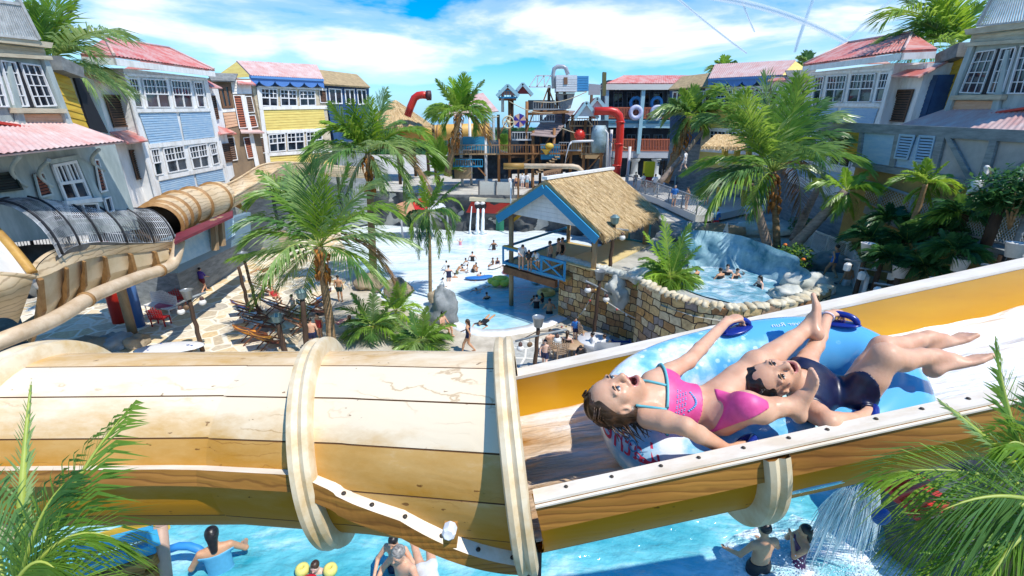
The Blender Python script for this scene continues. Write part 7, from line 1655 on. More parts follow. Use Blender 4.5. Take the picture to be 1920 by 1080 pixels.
for i, (q, m_, l) in enumerate((([(742, 385), (770, 375), (780, 400), (752, 408)], C(.7, .35, .2), 'orange sail canopy by the beach pool, left of three'), ([(772, 376), (800, 372), (803, 390), (780, 400)], REDP, 'red sail canopy by the beach pool, middle of three'), ([(800, 374), (832, 384), (838, 392), (806, 396)], C(.72, .74, .74), 'white sail canopy by the beach pool, right of three'))):
    r0 = empty('canopy', l, 'canopy', 'sail canopies', PY(*q[3], 42)); before = set(bpy.data.objects); P = [PY(x, y, 44 if k < 2 else 42) for k, (x, y) in enumerate(q)]; mb = MB(); mb.prism(P, (0, 0, .08)); mb.build('sail', m_)
    for k in (2, 3): mb = MB(); mb.tube([V((P[k].x, P[k].y, -.3)), P[k]], .09, 8); mb.build('pole', STEEL)
    finish(r0, before)
lg = empty('lifeguard_tower', 'yellow-framed lifeguard tower with small thatched roof and red panel', 'lifeguard tower', None, PY(1370, 395, 36)); before = set(bpy.data.objects); YEL = C(.66, .5, .06); f = Fac(None, (0, 36, 0), (0, -1, 0))
for x0, y0, x1, y1, o in ((1358, 312, 1360, 272, 0), (1378, 322, 1383, 280, 0), (1345, 405, 1352, 330, 0), (1395, 405, 1396, 330, 0), (1405, 320, 1404, 278, -2)): mb = MB(); mb.bar(f.pt(x0, y0, o), f.pt(x1, y1, o), .34, .34, (0, 1, 0)); mb.build('post', YEL)
for a, b in (((1348, 306), (1410, 318)), ((1343, 342), (1412, 356)), ((1346, 346), (1385, 362))): mb = MB(); mb.bar(f.pt(*a, .2), f.pt(*b, .2), .2, .3); mb.build('beam', C(.75, .66, .3))
f.panel([(1372, 330), (1406, 326), (1406, 345), (1370, 345)], REDP, 'panel', -.3, .1); thatch_slope(None, [PY(1316, 274, 35), PY(1412, 276, 35), PY(1396, 252, 38), PY(1342, 252, 38)], 900, .2, .6); finish(lg, before)

# ================= promenade, fences and the shaded walkway on the right =================
mb = MB(); mb.prism([G(x, y, 4.0) for x, y in ((1150, 346), (1232, 372), (1305, 404), (1352, 400), (1420, 385), (1420, 345), (1250, 333), (1150, 332))], (0, 0, -.5)); tag(mb.build('promenade', C(.66, .65, .62)), 'pale raised promenade', 'path', kind='structure')
CORD = mat('mesh_wire', (.6, .62, .62), (.42, .44, .45), 3, .6)
def fence(label, pts, h, posts, mt, rail_m, meshw=.16, r_=.012, pr=.05, group='railings'):
    """pts: world points of the foot of the fence"""
    root = empty('fence', label, 'fence', group, pts[0]); before = set(bpy.data.objects); T = [p + UP * h for p in pts]
    mb = MB(); mb.tube(T, pr, 8); mb.tube([p + UP * .08 for p in pts], pr * .7, 6); mb.build('rail', rail_m)
    for i in range(posts):
        t = i / (posts - 1); p = spl(pts, t); mb = MB(); mb.tube([p, p + UP * (h + .06)], pr * 1.15, 8); mb.build('post', rail_m)
    L_ = sum((pts[i + 1] - pts[i]).length for i in range(len(pts) - 1)); n = int(L_ / meshw); k = h * .9 / L_; mb = MB()
    for i in range(-int(h / meshw), n + 1):
        for sg in (1, -1):
            t0, t1 = i * meshw / L_, i * meshw / L_ + k; z0, z1 = (.08, h * .98) if sg > 0 else (h * .98, .08)
            if t0 < 0: z0 += (z1 - z0) * (-t0 / k); t0 = 0
            if t1 > 1: z1 = z0 + (z1 - z0) * ((1 - t0) / (t1 - t0)); t1 = 1
            if t0 >= 1: continue
            a, b = spl(pts, t0), spl(pts, t1); mb.tube([a + UP * z0, b + UP * z1], r_, 3, False)
    mb.build('mesh', mt); finish(root, before); return root
fence('steel railing along the near edge of the raised promenade', [G(x, y, 4.0) for x, y in ((1172, 352), (1232, 371), (1305, 403))], 1.25, 7, CORD, STEEL, .3, .012, .05)
fence('steel railing along the far side of the raised promenade', [G(x, y, 4.0) for x, y in ((1240, 338), (1300, 356), (1345, 370))], 1.2, 5, CORD, STEEL, .3, .012, .05)
fence('white mesh fence beside the sunlit path right of the tallest palm', [G(x, y, tz) for x, y in ((1494, 455), (1530, 475), (1580, 498))], 1.15, 4, C(.7, .72, .72), C(.7, .68, .64), .14, .014, .06)
fence('white mesh fence down the steps with a dark gate', [G(x, y, tz) for x, y in ((1582, 498), (1598, 535), (1612, 575))], 1.2, 4, C(.7, .72, .72), C(.7, .68, .64), .14, .014, .06)
fence('long grey mesh railing of the shaded walkway', [PY(x, y, Y) for x, y, Y in ((1600, 372, 23), (1700, 414, 18.6), (1800, 440, 15.6), (1900, 468, 13.4), (2000, 500, 11.8))], 1.0, 9, CORD, GREYW, .15, .011, .07)
fence('timber rail with pelican posts along the ochre wall', [PY(x, y, Y) for x, y, Y in ((1600, 352, 25), (1680, 376, 21.4), (1800, 398, 17.6), (1940, 420, 14.4))], .8, 7, CORD, GREYW, .3, .012, .09)
mb = MB(); a = [PY(x, y, Y) for x, y, Y in ((1600, 376, 23), (1700, 419, 18.6), (1800, 446, 15.6), (1900, 475, 13.4), (2000, 508, 11.8))]
for i in range(4): mb.prism([a[i], a[i + 1], a[i + 1] + V((2.6, 1.2, 0)), a[i] + V((2.6, 1.2, 0))], (0, 0, -.35))
tag(mb.build('walkway', GREYW), 'grey plank walkway over the shaded ravine', 'walkway', kind='structure')
for x, y, Y in ((1715, 424, 18.2), (1830, 455, 15.1), (1905, 478, 13.4)): p = PY(x, y, Y); mb = MB(); mb.tube([V((p.x, p.y + .3, 2.5)), V((p.x, p.y + .3, p.z - .1))], .14, 8); tag(mb.build('walkway_post', DWOOD), 'dark timber post under the shaded walkway', 'post', 'walkway posts')
mb = MB(); mb.grid(lambda u, v: (lambda p: V((p.x, p.y, p.z + .7 * mnoise.fractal(p * .6, 1, 2, 4))))(V((11 + 14 * u, 9.5 + 11 * v, 3.0 + 1.2 * max(0, u - .45) * 2))), 60, 50); tag(mb.build('ravine_ground', DROCK), 'dark rocky floor of the shaded ravine', 'ground', kind='structure')
# light path and steps
mb = MB(); mb.poly([G(x, y, tz + .03) for x, y in ((1500, 470), (1522, 462), (1585, 500), (1592, 522), (1560, 530), (1530, 505))]); tag(mb.build('path', C(.72, .68, .6)), 'pale sunlit path by the mesh fence', 'path', kind='structure')
st = empty('steps', 'pale stone steps with brown risers going down right of the whirlpool', 'steps', None, G(1570, 545, tz)); before = set(bpy.data.objects)
a, b = G(1560, 528, tz), G(1592, 526, tz); dn = (a - b).cross(UP).normalized() * -1
if dn.y > 0: dn = -dn
for i in range(6): mb = MB(); q0, q1 = a + dn * .36 * i - UP * .19 * i, b + dn * .36 * i - UP * .19 * i; mb.prism([q0, q1, q1 + dn * .36, q0 + dn * .36], (0, 0, -.06)); o = mb.build('tread', C(.74, .66, .5)); mb = MB(); mb.prism([q0 + dn * .33 - UP * .06, q1 + dn * .33 - UP * .06, q1 + dn * .33 - UP * .3, q0 + dn * .33 - UP * .3], -dn * .05); mb.build('riser', C(.2, .08, .04), o)
finish(st, before)
sr = empty('stairs', 'dark stairs with pale blue rails climbing beside the balcony building', 'stairs', None, G(1290, 345, 4)); before = set(bpy.data.objects)
for i in range(12): mb = MB(); mb.box(PY(1272 + i * 2.4, 343 - i * 3.6, 47 + i * .35), (2.2, .5, .1)); mb.build('tread', C(.12, .13, .15))
for o in (0, 2.4):
    mb = MB(); a, b = PY(1266, 338, 46.8) + V((o, 0, .3)), PY(1300, 292, 51) + V((o, 0, .9)); mb.bar(a, b, .1, .12); mb.bar(a - UP * .7, b - UP * .7, .1, .12); mb.bar(a, a - UP * 1.2, .12, .12); mb.bar(b, b - UP * 1.2, .12, .12); mb.build('handrail', PB)
finish(sr, before)
# ================= bathers and visitors =================
def pose_joints(n):
    J = dict(hd=(0, .02, 1.56), nk=(0, 0, 1.42), ch=(0, 0, 1.28), pv=(0, 0, .93), sh=[(-.18, 0, 1.36), (.18, 0, 1.36)], el=[(-.25, -.03, 1.1), (.25, -.03, 1.1)], wr=[(-.24, .06, .87), (.24, .06, .87)], hp=[(-.09, 0, .88), (.09, 0, .88)], kn=[(-.095, .02, .48), (.095, .02, .48)], an=[(-.1, -.01, .08), (.1, -.01, .08)])
    if n == 'walk': J.update(kn=[(-.09, .2, .5), (.09, .02, .47)], an=[(-.09, .28, .09), (.09, -.28, .14)], el=[(-.25, -.16, 1.12), (.25, .1, 1.1)], wr=[(-.24, -.12, .9), (.22, .3, 1.0)])
    if n == 'wade': J.update(el=[(-.33, .05, 1.12), (.33, .08, 1.12)], wr=[(-.36, .27, .98), (.3, .32, .98)], hd=(0, .06, 1.55))
    if n == 'bend': J.update(hd=(0, .42, 1.38), nk=(0, .30, 1.32), ch=(0, .2, 1.22), sh=[(-.17, .26, 1.26), (.17, .26, 1.26)], el=[(-.22, .42, 1.05), (.22, .42, 1.05)], wr=[(-.14, .62, 1.0), (.14, .62, 1.0)])
    if n == 'face': J.update(el=[(-.2, .16, 1.16), (.2, .16, 1.16)], wr=[(-.06, .2, 1.4), (.06, .2, 1.4)])
    if n == 'up': J.update(el=[(-.34, .02, 1.5), (.34, .02, 1.5)], wr=[(-.36, .05, 1.75), (.36, .05, 1.75)])
    if n == 'sit': J = dict(hd=(0, .0, 1.15), nk=(0, -.03, 1.0), ch=(0, -.04, .87), pv=(0, 0, .52), sh=[(-.18, -.04, .94), (.18, -.04, .94)], el=[(-.25, .06, .7), (.25, .06, .7)], wr=[(-.12, .3, .64), (.12, .3, .64)], hp=[(-.09, .02, .50), (.09, .02, .50)], kn=[(-.11, .44, .5), (.11, .44, .5)], an=[(-.11, .46, .08), (.11, .46, .08)])
    if n == 'lie': J = dict(hd=(0, -.66, .82), nk=(0, -.55, .72), ch=(0, -.43, .62), pv=(0, 0, .42), sh=[(-.18, -.5, .66), (.18, -.5, .66)], el=[(-.26, -.26, .52), (.26, -.26, .52)], wr=[(-.2, 0, .52), (.2, 0, .52)], hp=[(-.09, .03, .42), (.09, .03, .42)], kn=[(-.1, .44, .56), (.1, .44, .54)], an=[(-.1, .84, .34), (.1, .84, .34)])
    if n == 'float': J = dict(hd=(0, .66, .12), nk=(0, .5, .03), ch=(0, .36, -.02), pv=(0, 0, -.04), sh=[(-.18, .45, 0), (.18, .45, 0)], el=[(-.36, .6, -.02), (.36, .6, -.02)], wr=[(-.3, .85, .0), (.3, .85, .0)], hp=[(-.09, -.04, -.05), (.09, -.04, -.05)], kn=[(-.12, -.46, -.04), (.12, -.46, -.06)], an=[(-.15, -.85, -.02), (.15, -.85, -.05)])
    return {k: ([V(p) for p in v] if isinstance(v, list) else V(v)) for k, v in J.items()}
_pm = {}
def person_meshes(n, h=.03):
    if (n, h) in _pm: return _pm[(n, h)]
    J = pose_joints(n); B = Body(); fine = h < .02
    up = (J['nk'] - J['pv']).normalized(); fw = V((1, 0, 0)).cross(up) * -1; fw = up.cross(V((-1, 0, 0)))
    B.flat(J['ch'], J['pv'], .155, .145, fw, .62, .05); B.flat(J['sh'][0] * .82 + J['sh'][1] * .18 - up * .03, J['sh'][1] * .82 + J['sh'][0] * .18 - up * .03, .075, .075, fw, .8, .05); tor = Body(); tor.e = list(B.e)
    for i in (0, 1): B.cone(J['hp'][i], J['kn'][i], .088, .06, .04); tor.e.append(B.e[-1])
    for i in (0, 1):
        k, a = J['kn'][i], J['an'][i]; B.cone(k, k.lerp(a, .3), .058, .058, .03); B.cone(k.lerp(a, .3), a, .058, .036, .03); f_ = V((0, .15, 0)) if abs((a - k).normalized().z) > .4 else (a - k).normalized() * .1; B.cone(a - UP * .03, a + f_ - UP * .045, .038, .03, .03)
        B.cone(J['sh'][i], J['el'][i], .05, .04, .035); B.cone(J['el'][i], J['wr'][i], .04, .028, .02)
        if fine: hand(B, J['wr'][i], J['wr'][i] - J['el'][i], fw, 1.1, .6, .9, 1 if i else -1)
        else: B.cone(J['wr'][i], J['wr'][i] + (J['wr'][i] - J['el'][i]).normalized() * .13, .034, .024, .02)
    hu = (J['hd'] - J['nk']).normalized(); hu = (hu + UP).normalized() if n != 'float' else UP; hf = hu.cross(V((1, 0, 0)))
    B.cone(J['nk'] - up * .03, J['hd'], .055, .05, .03); c = J['hd']
    if fine: hd = Head(c + hu * .02, -hu, hf, .235); hd.add(B, .15)
    else: B.ell(c + hu * .03, (.078, .095, .10), Matrix((V((1, 0, 0)), hf, hu)).transposed(), .03); B.cone(c + hf * .085, c + hf * .10 - hu * .02, .018, .018, .02); B.ell(c - hu * .05 + hf * .03, (.055, .06, .05), None, .03)
    lo, hi = B.bounds(); body = sdf_mesh('body', B, lo, hi, h, C(.5, .3, .2), False)
    Hh = Body(); rt = Matrix((V((1, 0, 0)), hf, hu)).transposed()
    Hh.ell(c + hu * .055 - hf * .02, (.088, .10, .095), rt); Hh.ell(c + hf * .10 - hu * .03, (.07, .07, .10), rt, .02, 's')
    hs_ = [sdf_mesh('hair', Hh, *Hh.bounds(), min(h, .018), HAIRB, False)]
    Hl = Body(); Hl.e = list(Hh.e); Hl.cone(c - hf * .06, c - hf * .09 - hu * .18, .07, .045, .04); hs_.append(sdf_mesh('hair', Hl, *Hl.bounds(), min(h, .018), HAIRB, False))
    ax = (J['ch'] - J['pv']).normalized(); w = slab(J['pv'] + ax * .06, ax); top = slab(J['ch'] + ax * .045, ax)
    mid = [J['hp'][i].lerp(J['kn'][i], .5) for i in (0, 1)]; short = lambda P: np.maximum(w(P), -np.maximum(-slab(mid[0], J['kn'][0] - J['hp'][0])(P), -slab(mid[1], J['kn'][1] - J['hp'][1])(P)))
    crot = lambda P: np.maximum(top(P), np.minimum(slab(J['hp'][0].lerp(J['kn'][0], .12), J['kn'][0] - J['hp'][0])(P), slab(J['hp'][1].lerp(J['kn'][1], .12), J['kn'][1] - J['hp'][1])(P)))
    arm = Body(); arm.e = list(tor.e)
    for i in (0, 1): arm.cone(J['sh'][i], J['sh'][i].lerp(J['el'][i], .7), .062, .055, .03)
    sm = {}
    for nm, fld, reg, th in (('trunks', tor, short, .016), ('suit', tor, crot, .010), ('shirt', arm, slab(J['pv'] - ax * .12, -ax), .014)):
        f_ = lambda P, fld=fld, reg=reg, th=th: np.maximum(np.maximum(B(P) - th, fld(P) - .03), reg(P)); lo, hi = fld.bounds(); sm[nm] = sdf_mesh({'trunks': 'swim_trunks', 'suit': 'swimsuit', 'shirt': 'shirt'}[nm], f_, lo, hi, min(h, .022), C(.1, .1, .1), False)
    _pm[(n, h)] = (body, hs_, sm); return _pm[(n, h)]
def part(me, m, root):
    o = link(me.name, me, root); o.material_slots[0].link = 'OBJECT'; o.material_slots[0].material = m; return o
SK = [SKIN1, SKIN2, SKIN3, SKIN4]; HR = [HAIRB, HAIRD, HAIRG, mat_hair('hair_fair', (.3, .17, .06))]
def person(pose, p, rot, label, style, col, sk=1, hr=0, s=1.0, long=0, sink=0.0, group='bathers', h=.03, col2=None):
    b, hs_, sm = person_meshes(pose, h); root = empty('person', label, 'person', group, V(p) - UP * sink * s); root.rotation_euler = (0, 0, R(rot)); root.scale = (s, s, s)
    part(b, SK[sk], root); part(hs_[long], HR[hr], root)
    for i, st_ in enumerate(style.split('+')): part(sm[st_], C(*(col if i == 0 or not col2 else col2)), root)
    return root
NV, BK, RD, WT, BL, PK, PU = (.012, .018, .07), (.012, .012, .016), (.55, .03, .03), (.8, .8, .8), (.03, .2, .6), (.75, .3, .4), (.1, .05, .4)
zw = -.14; g = 'bathers in the wave pool'
for pose, x, y, rot, lab, st_, c, sk, lg_, s, sk_ in (
    ('up', 863, 458, 180, 'child with raised arms in pink, floating near the falling jets', 'suit', PK, 3, 0, .8, 1.0), ('wade', 926, 467, 10, 'woman in black swimsuit seen from behind, below the red box', 'suit', BK, 2, 0, 1, .85), ('wade', 961, 468, 60, 'person in a white shirt wading beside the pavilion post', 'shirt', WT, 0, 0, 1, .7), ('wade', 886, 489, 0, 'woman in a black cut-out swimsuit in the middle of the pool', 'suit', BK, 3, 0, 1, .9),
    ('sit', 924, 497, 120, 'child sitting on a float next to a girl in navy', 'trunks', BK, 2, 0, .8, .5), ('sit', 933, 497, 200, 'girl in navy sitting on a pale float', 'suit', NV, 2, 1, .8, .5), ('float', 955, 500, 100, 'dark-haired child on a board, left of the pair by the post', 'suit', WT, 3, 0, .8, .02), ('float', 966, 497, 80, 'dark-haired child on a board, right of the pair by the post', 'suit', BK, 1, 0, .75, .02),
    ('bend', 857, 512, -70, 'bare boy bending over the water left of the group', 'trunks', (.2, .2, .1), 1, 0, .9, .75), ('wade', 838, 506, 30, 'bather with white towel round the shoulders behind the navy suit', 'shirt', WT, 1, 0, .9, .85), ('wade', 842, 526, 10, 'woman in a navy swimsuit with pale back, left in the pool', 'suit', NV, 3, 0, 1.05, .6), ('wade', 874, 497, 40, 'dark-haired bather above the huddled children', 'suit', WT, 2, 0, .85, 1.0),
    ('wade', 878, 510, 100, 'child in white shirt huddled left of the bending one', 'shirt', WT, 1, 0, .75, .85), ('bend', 887, 509, -40, 'tanned boy bending down to another child', 'trunks', BK, 2, 0, .85, .75), ('wade', 894, 508, 60, 'small child with wet dark hair right of the bending boy', 'trunks', NV, 1, 0, .7, 1.0), ('float', 896, 519, -20, 'child lying across a blue air mattress', 'trunks', BL, 1, 0, .8, .0), ('wade', 853, 519, 0, 'lone dark head just above the water near the navy suit', 'trunks', BK, 1, 0, .9, 1.36), ('wade', 867, 507, 0, 'lone dark head behind the bare bending boy', 'trunks', BK, 2, 0, .85, 1.36),
    ('bend', 836, 536, 40, 'child in a white shirt by the sandy boulder', 'shirt', WT, 1, 0, .8, .85), ('float', 902, 540, 150, 'pale swimmer face down left of the yellow float', 'trunks', WT, 3, 0, .95, .05), ('wade', 913, 558, 20, 'single dark head in the open water below the yellow float', 'suit', BK, 1, 0, .95, 1.3), ('float', 1008, 522, 80, 'bather on a pale blue mattress under the pavilion deck', 'suit', BK, 1, 0, .9, .0), ('wade', 1000, 566, -40, 'child low in the water left of the woman in the dark suit', 'suit', NV, 2, 0, .8, 1.15), ('wade', 1006, 578, 5, 'woman in a dark swimsuit with open back before the stone wall', 'suit', BK, 3, 0, 1, .82), ('wade', 1017, 566, 60, 'dark-haired girl right of the woman in the dark suit', 'suit', NV, 2, 1, .9, 1.0), ('wade', 1030, 587, 0, 'bare-backed man in dark trunks before the stone wall', 'trunks', BK, 1, 0, 1.08, .84), ('float', 910, 600, 160, 'man in a dark shirt swimming towards the white pool rim', 'shirt', BK, 1, 0, 1.15, .02), ('float', 985, 400, 90, 'far swimmer splashing behind the pavilion', 'suit', RD, 0, 0, 1, .02)):
    person(pose, G(x, y, zw), rot, lab, st_, c, sk, 0, s * .96, lg_, sk_, g)
g = 'people on the sunny court'
for pose, x, y, rot, lab, st_, c, sk, hr, s, c2, z in (
    ('walk', 879, 662, 80, 'woman in a navy swimsuit standing on the pool rim deck', 'suit', NV, 1, 1, 1.02, None, 0), ('walk', 384, 548, -10, 'person walking wrapped in a purple towel', 'shirt+trunks', PU, 0, 0, .98, (.2, .02, .03), 0), ('bend', 341, 528, -60, 'man in pink shirt bending beside the red pillar', 'shirt+trunks', PK, 0, 1, .95, BK, 0), ('stand', 413, 490, -30, 'woman in black swimsuit and cap by the striped chairs', 'suit', BK, 0, 3, 1.0, None, 0), ('stand', 464, 465, 170, 'man in dark trunks standing by the boulder at the shop front', 'trunks', BK, 3, 1, 1.05, None, 0),
    ('sit', 335, 562, 60, 'person in red seated behind the white bench', 'shirt', RD, 0, 0, .95, None, 0), ('sit', 552, 590, 150, 'woman sitting sideways on a deck chair, head bowed', 'suit', WT, 3, 0, .95, None, 0), ('stand', 590, 658, 20, 'bare-backed man in navy shorts beside the trunk of the tall palm', 'trunks', NV, 0, 0, 1.0, None, 0), ('stand', 603, 640, 160, 'girl facing the man in navy shorts', 'suit', RD, 1, 0, .9, None, 0), ('stand', 639, 566, 0, 'bare-backed man in dark green shorts at the water edge', 'trunks', (.02, .06, .05), 1, 0, 1.0, None, 0), ('lie', 640, 628, 70, 'pink sunbather with red hair band lying on the wall bed', 'suit', PK, 3, 1, .95, None, .3), ('sit', 832, 628, -120, 'bare-backed man sitting on the deck before the leaning boulder', 'trunks', BK, 0, 0, 1.0, None, 0), ('lie', 520, 575, -140, 'sunbather in red on a deck chair behind the palm frond', 'suit', RD, 1, 1, .95, None, .2), ('lie', 498, 520, 100, 'sunbather in maroon lying by the low wall', 'shirt', (.3, .03, .06), 1, 0, .95, None, .1),
    ('walk', 1021, 692, 170, 'bare boy with goggles in navy patterned shorts under the lantern post', 'trunks', NV, 3, 0, .85, None, 0), ('sit', 1030, 664, 20, 'bare-backed man seated at the table near the pool rim', 'trunks', BK, 0, 0, 1.0, None, 0), ('sit', 1062, 668, -20, 'woman in black straps seated on a wooden chair', 'suit', BK, 3, 1, 1.0, None, 0), ('stand', 1078, 640, 170, 'child in a bright blue top beside the stone wall', 'shirt+trunks', BL, 0, 1, .75, NV, 0), ('sit', 1092, 655, 180, 'small pale child beside the one in blue', 'trunks', BL, 3, 3, .7, None, 0), ('bend', 1092, 694, 150, 'person in black leaning over the pushchair', 'shirt+trunks', BK, 0, 0, .9, BK, 0), ('sit', 1130, 672, 20, 'person in a white shirt seated with the back to the flume', 'shirt', WT, 1, 1, .95, None, 0), ('sit', 1108, 668, 90, 'dark-haired person seated at the white-clothed table', 'shirt', WT, 2, 0, .95, None, 0)):
    person(pose, G(x, y, 0) + UP * z, rot, lab, st_, c, sk, hr, s, 1 if st_ == 'suit' and hr == 1 else 0, 0, g, .03, c2)
g = 'people on the decks and terraces'
for pose, x, y, z, rot, lab, st_, c, sk, hr, s, c2 in (
    ('bend', 977, 505, 2.52, 190, 'person leaning on the yellow rail cap of the pavilion', 'shirt', WT, 0, 0, 1, None), ('bend', 993, 508, 2.52, 170, 'dark-haired child leaning over the blue pavilion rail', 'shirt', BK, 1, 0, .85, None), ('bend', 1008, 510, 2.52, 150, 'child in white leaning over the blue pavilion rail', 'shirt', WT, 1, 0, .85, None), ('stand', 1030, 508, 2.52, 60, 'bare-backed person at the back of the pavilion queue', 'trunks', (.2, .2, .18), 0, 0, 1, None), ('stand', 1046, 505, 2.52, 100, 'woman in black bikini standing on the pavilion deck', 'trunks', BK, 1, 0, 1.05, None), ('stand', 1053, 500, 2.52, 120, 'second bather on the pavilion deck behind the woman in black', 'suit', BK, 0, 1, 1.0, None),
    ('stand', 1262, 388, 4.0, 170, 'person in a bright blue shirt on the raised promenade', 'shirt+trunks', BL, 0, 2, 1.0, (.5, .5, .5)), ('walk', 1226, 362, 4.0, -30, 'person in white shirt and navy shorts on the promenade', 'shirt+trunks', WT, 2, 0, 1.05, NV), ('walk', 1204, 358, 4.0, 20, 'person with a dark bag by the yellow bin on the promenade', 'shirt+trunks', WT, 3, 0, 1.0, BK), ('walk', 1190, 354, 4.0, 0, 'bare-backed person in dark shorts left on the promenade', 'trunks', BK, 0, 3, 1.0, None), ('stand', 1323, 385, 4.0, 160, 'person in a red swimsuit before the yellow tower legs', 'suit', RD, 0, 0, 1.05, None), ('stand', 1286, 392, 4.0, 100, 'bare tanned person at the brown post of the promenade', 'trunks', (.4, .1, .05), 1, 0, 1.0, None), ('walk', 1282, 322, 6.2, 40, 'woman in white walking up the dark stairs', 'shirt+trunks', WT, 3, 0, 1.1, WT),
    ('stand', 1338, 442, 3.4, 20, 'attendant in a blue shirt with a red float by the whirlpool rocks', 'shirt+trunks', BL, 1, 0, 1.05, RD), ('walk', 1556, 522, 3.35, 20, 'girl in a blue swimsuit walking down the sunlit path', 'suit', BL, 1, 0, .95, None), ('stand', 1578, 562, 2.6, 10, 'bare-shouldered man coming up the pale steps', 'trunks', WT, 1, 0, 1.0, None), ('stand', 956, 352, 3.3, 30, 'small child in white on the back terrace', 'shirt', WT, 3, 0, .75, None), ('stand', 968, 354, 3.3, 10, 'bare child in navy trunks on the back terrace', 'trunks', NV, 1, 0, .85, None), ('stand', 979, 355, 3.3, 0, 'woman with raised hair in white on the back terrace', 'shirt+trunks', WT, 3, 3, 1.05, WT), ('stand', 988, 354, 3.3, -10, 'woman in pale blue shorts on the back terrace', 'shirt+trunks', WT, 0, 0, 1.05, (.3, .6, .75)), ('walk', 917, 330, 3.3, 60, 'bare man in navy shorts under the tower walkway', 'trunks', NV, 0, 0, 1.05, None), ('stand', 982, 292, 6.6, 30, 'bare child standing on the dark walkway of the play tower', 'trunks', RD, 0, 0, 1.0, None),
    ('sit', 1400, 412, 3.9, 160, 'person in white sitting behind the whirlpool rock wall', 'shirt', WT, 0, 3, 1.0, None), ('stand', 1420, 424, 3.6, 120, 'person in pale top by the palm trunk base', 'shirt+trunks', (.6, .65, .7), 3, 0, 1.0, NV)):
    person(pose, G(x, y, z), rot, lab, st_, c, sk, hr, s, 0, 0, g, .03, c2)
for x, y, rot, lab, sk, s in ((1362, 515, 160, 'woman with long wet hair sitting in the whirlpool', 3, 1.0), (1379, 521, 200, 'child next to the woman in the whirlpool', 0, .9), (1350, 522, 20, 'dark head seen from behind in the whirlpool', 1, .95), (1306, 518, 40, 'small dark head at the left end of the whirlpool', 1, .9), (1424, 538, 90, 'pale bather at the right wall of the whirlpool', 3, 1.0)):
    person('wade', G(x, y, tz + .06), rot, lab, 'suit', BK, sk, 0, s, 1 if sk == 3 else 0, 1.16, 'bathers in the whirlpool')
for i, (x, y, o, lab) in enumerate(((1160, 202, -1.4, 'guest by the balustrade behind the red pipe'), (1180, 201, -1, 'guest left of the left lilac ring on the upper balcony'), (1212, 200, -1.2, 'guest between the two lilac rings on the upper balcony'), (1245, 201, -1, 'guest right of the right lilac ring on the upper balcony'), (1258, 202, -1.4, 'guest beside the third blue post on the upper balcony'))):
    p = PY(x, y + 26, 58.6); person('stand', V((p.x, 58.8, 10.3)), 180, lab, 'shirt+trunks', (WT, RD, PK, BL, WT)[i], i % 4, i % 4, 1.05, 0, 0, 'guests on the balcony', .03, BK)
# upper pool, close under the slide: finer figures
g = 'bathers in the upper pool'; fh = .013
def at_head(x, y, zh): p = G(x, y, zh); return p
p = at_head(397, 1008, 4.62); person('wade', V((p.x, p.y, 3.05)), 28, 'dark-haired woman in a pale blue swimsuit wading at the lower left', 'suit', (.12, .45, .68), 1, 0, 1.0, 1, 0, g, fh)
p = at_head(593, 1056, 4.15); person('wade', V((p.x, p.y, 3.07)), 175, 'toddler with yellow armbands in the upper pool', 'suit', (.6, .6, .6), 3, 1, .68, 0, 0, g, fh); pt_ = V((p.x, p.y, 4.0))
for sg, l in ((-1, 'pale yellow armband on the toddler, left one'), (1, 'pale yellow armband on the toddler, right one')):
    mb = MB(); mb.grid(lambda u, v: pt_ + V((sg * .2, -.03, .06)) + V(((.055 + .045 * math.cos(2 * PI * v)) * math.cos(2 * PI * u), (.055 + .045 * math.cos(2 * PI * v)) * math.sin(2 * PI * u), .07 * math.sin(2 * PI * v))), 14, 8, cu=True, cv=True); tag(mb.build('armband', C(.85, .75, .2)), l, 'armband', 'armbands')
p = at_head(752, 1032, 4.5); person('wade', V((p.x + .02, p.y - .05, 2.98)), 150, 'balding man carrying a child on his back in the upper pool', 'trunks', BK, 0, 2, 1.0, 0, 0, g, fh)
p = at_head(736, 1027, 4.55); person('wade', V((p.x, p.y + .12, 3.35)), 170, 'child with white goggles clinging to the balding man', 'trunks', NV, 0, 0, .78, 0, 0, g, fh)
p = G(800, 1062, 4.05); person('float', p - UP * .03, 200, 'swimmer with a wet brown head splashing beside the balding man', 'suit', WT, 0, 1, .9, 0, 0, g, fh)
p = at_head(1438, 1000, 4.72); person('wade', V((p.x, p.y, 3.3)), 10, 'bare-backed boy wading towards the waterfall', 'trunks', BK, 1, 0, .92, 0, 0, g, fh)
p = at_head(1510, 1000, 4.60); person('face', V((p.x, p.y, 3.35)), 75, 'girl with wet black hair holding her hands to her face', 'suit', (.12, .03, .12), 1, 0, .82, 1, 0, g, fh)

# ================= floats, furniture, lanterns, birds =================
def ring_float(label, x, y, z, r0, r1, m_, sc=(1, 1)):
    c = G(x, y, z); mb = MB(); mb.grid(lambda u, v: c + V(((r0 + r1 * math.cos(2 * PI * v)) * math.cos(2 * PI * u) * sc[0], (r0 + r1 * math.cos(2 * PI * v)) * math.sin(2 * PI * u) * sc[1], r1 * math.sin(2 * PI * v))), 28, 10, cu=True, cv=True); return tag(mb.build('pool_float', m_), label, 'float', 'floats on the wave pool')
ring_float('pink oval ring float beside the pavilion post', 968, 509, zw + .05, .5, .2, C(.75, .16, .2), (1.5, 1)); ring_float('pale blue ring float under the pavilion deck', 1040, 538, zw + .05, .55, .16, C(.2, .5, .7)); ring_float('yellow star ring float before the stone wall', 1024, 549, zw + .05, .4, .2, C(.85, .8, .35))
c = G(938, 530, zw + .1); mb = MB()
for i in range(6): a = i * PI / 3; mb.ell(c + V((.55 * math.cos(a), .5 * math.sin(a), .12)), (.34, .32, .22), None, 10, 7)
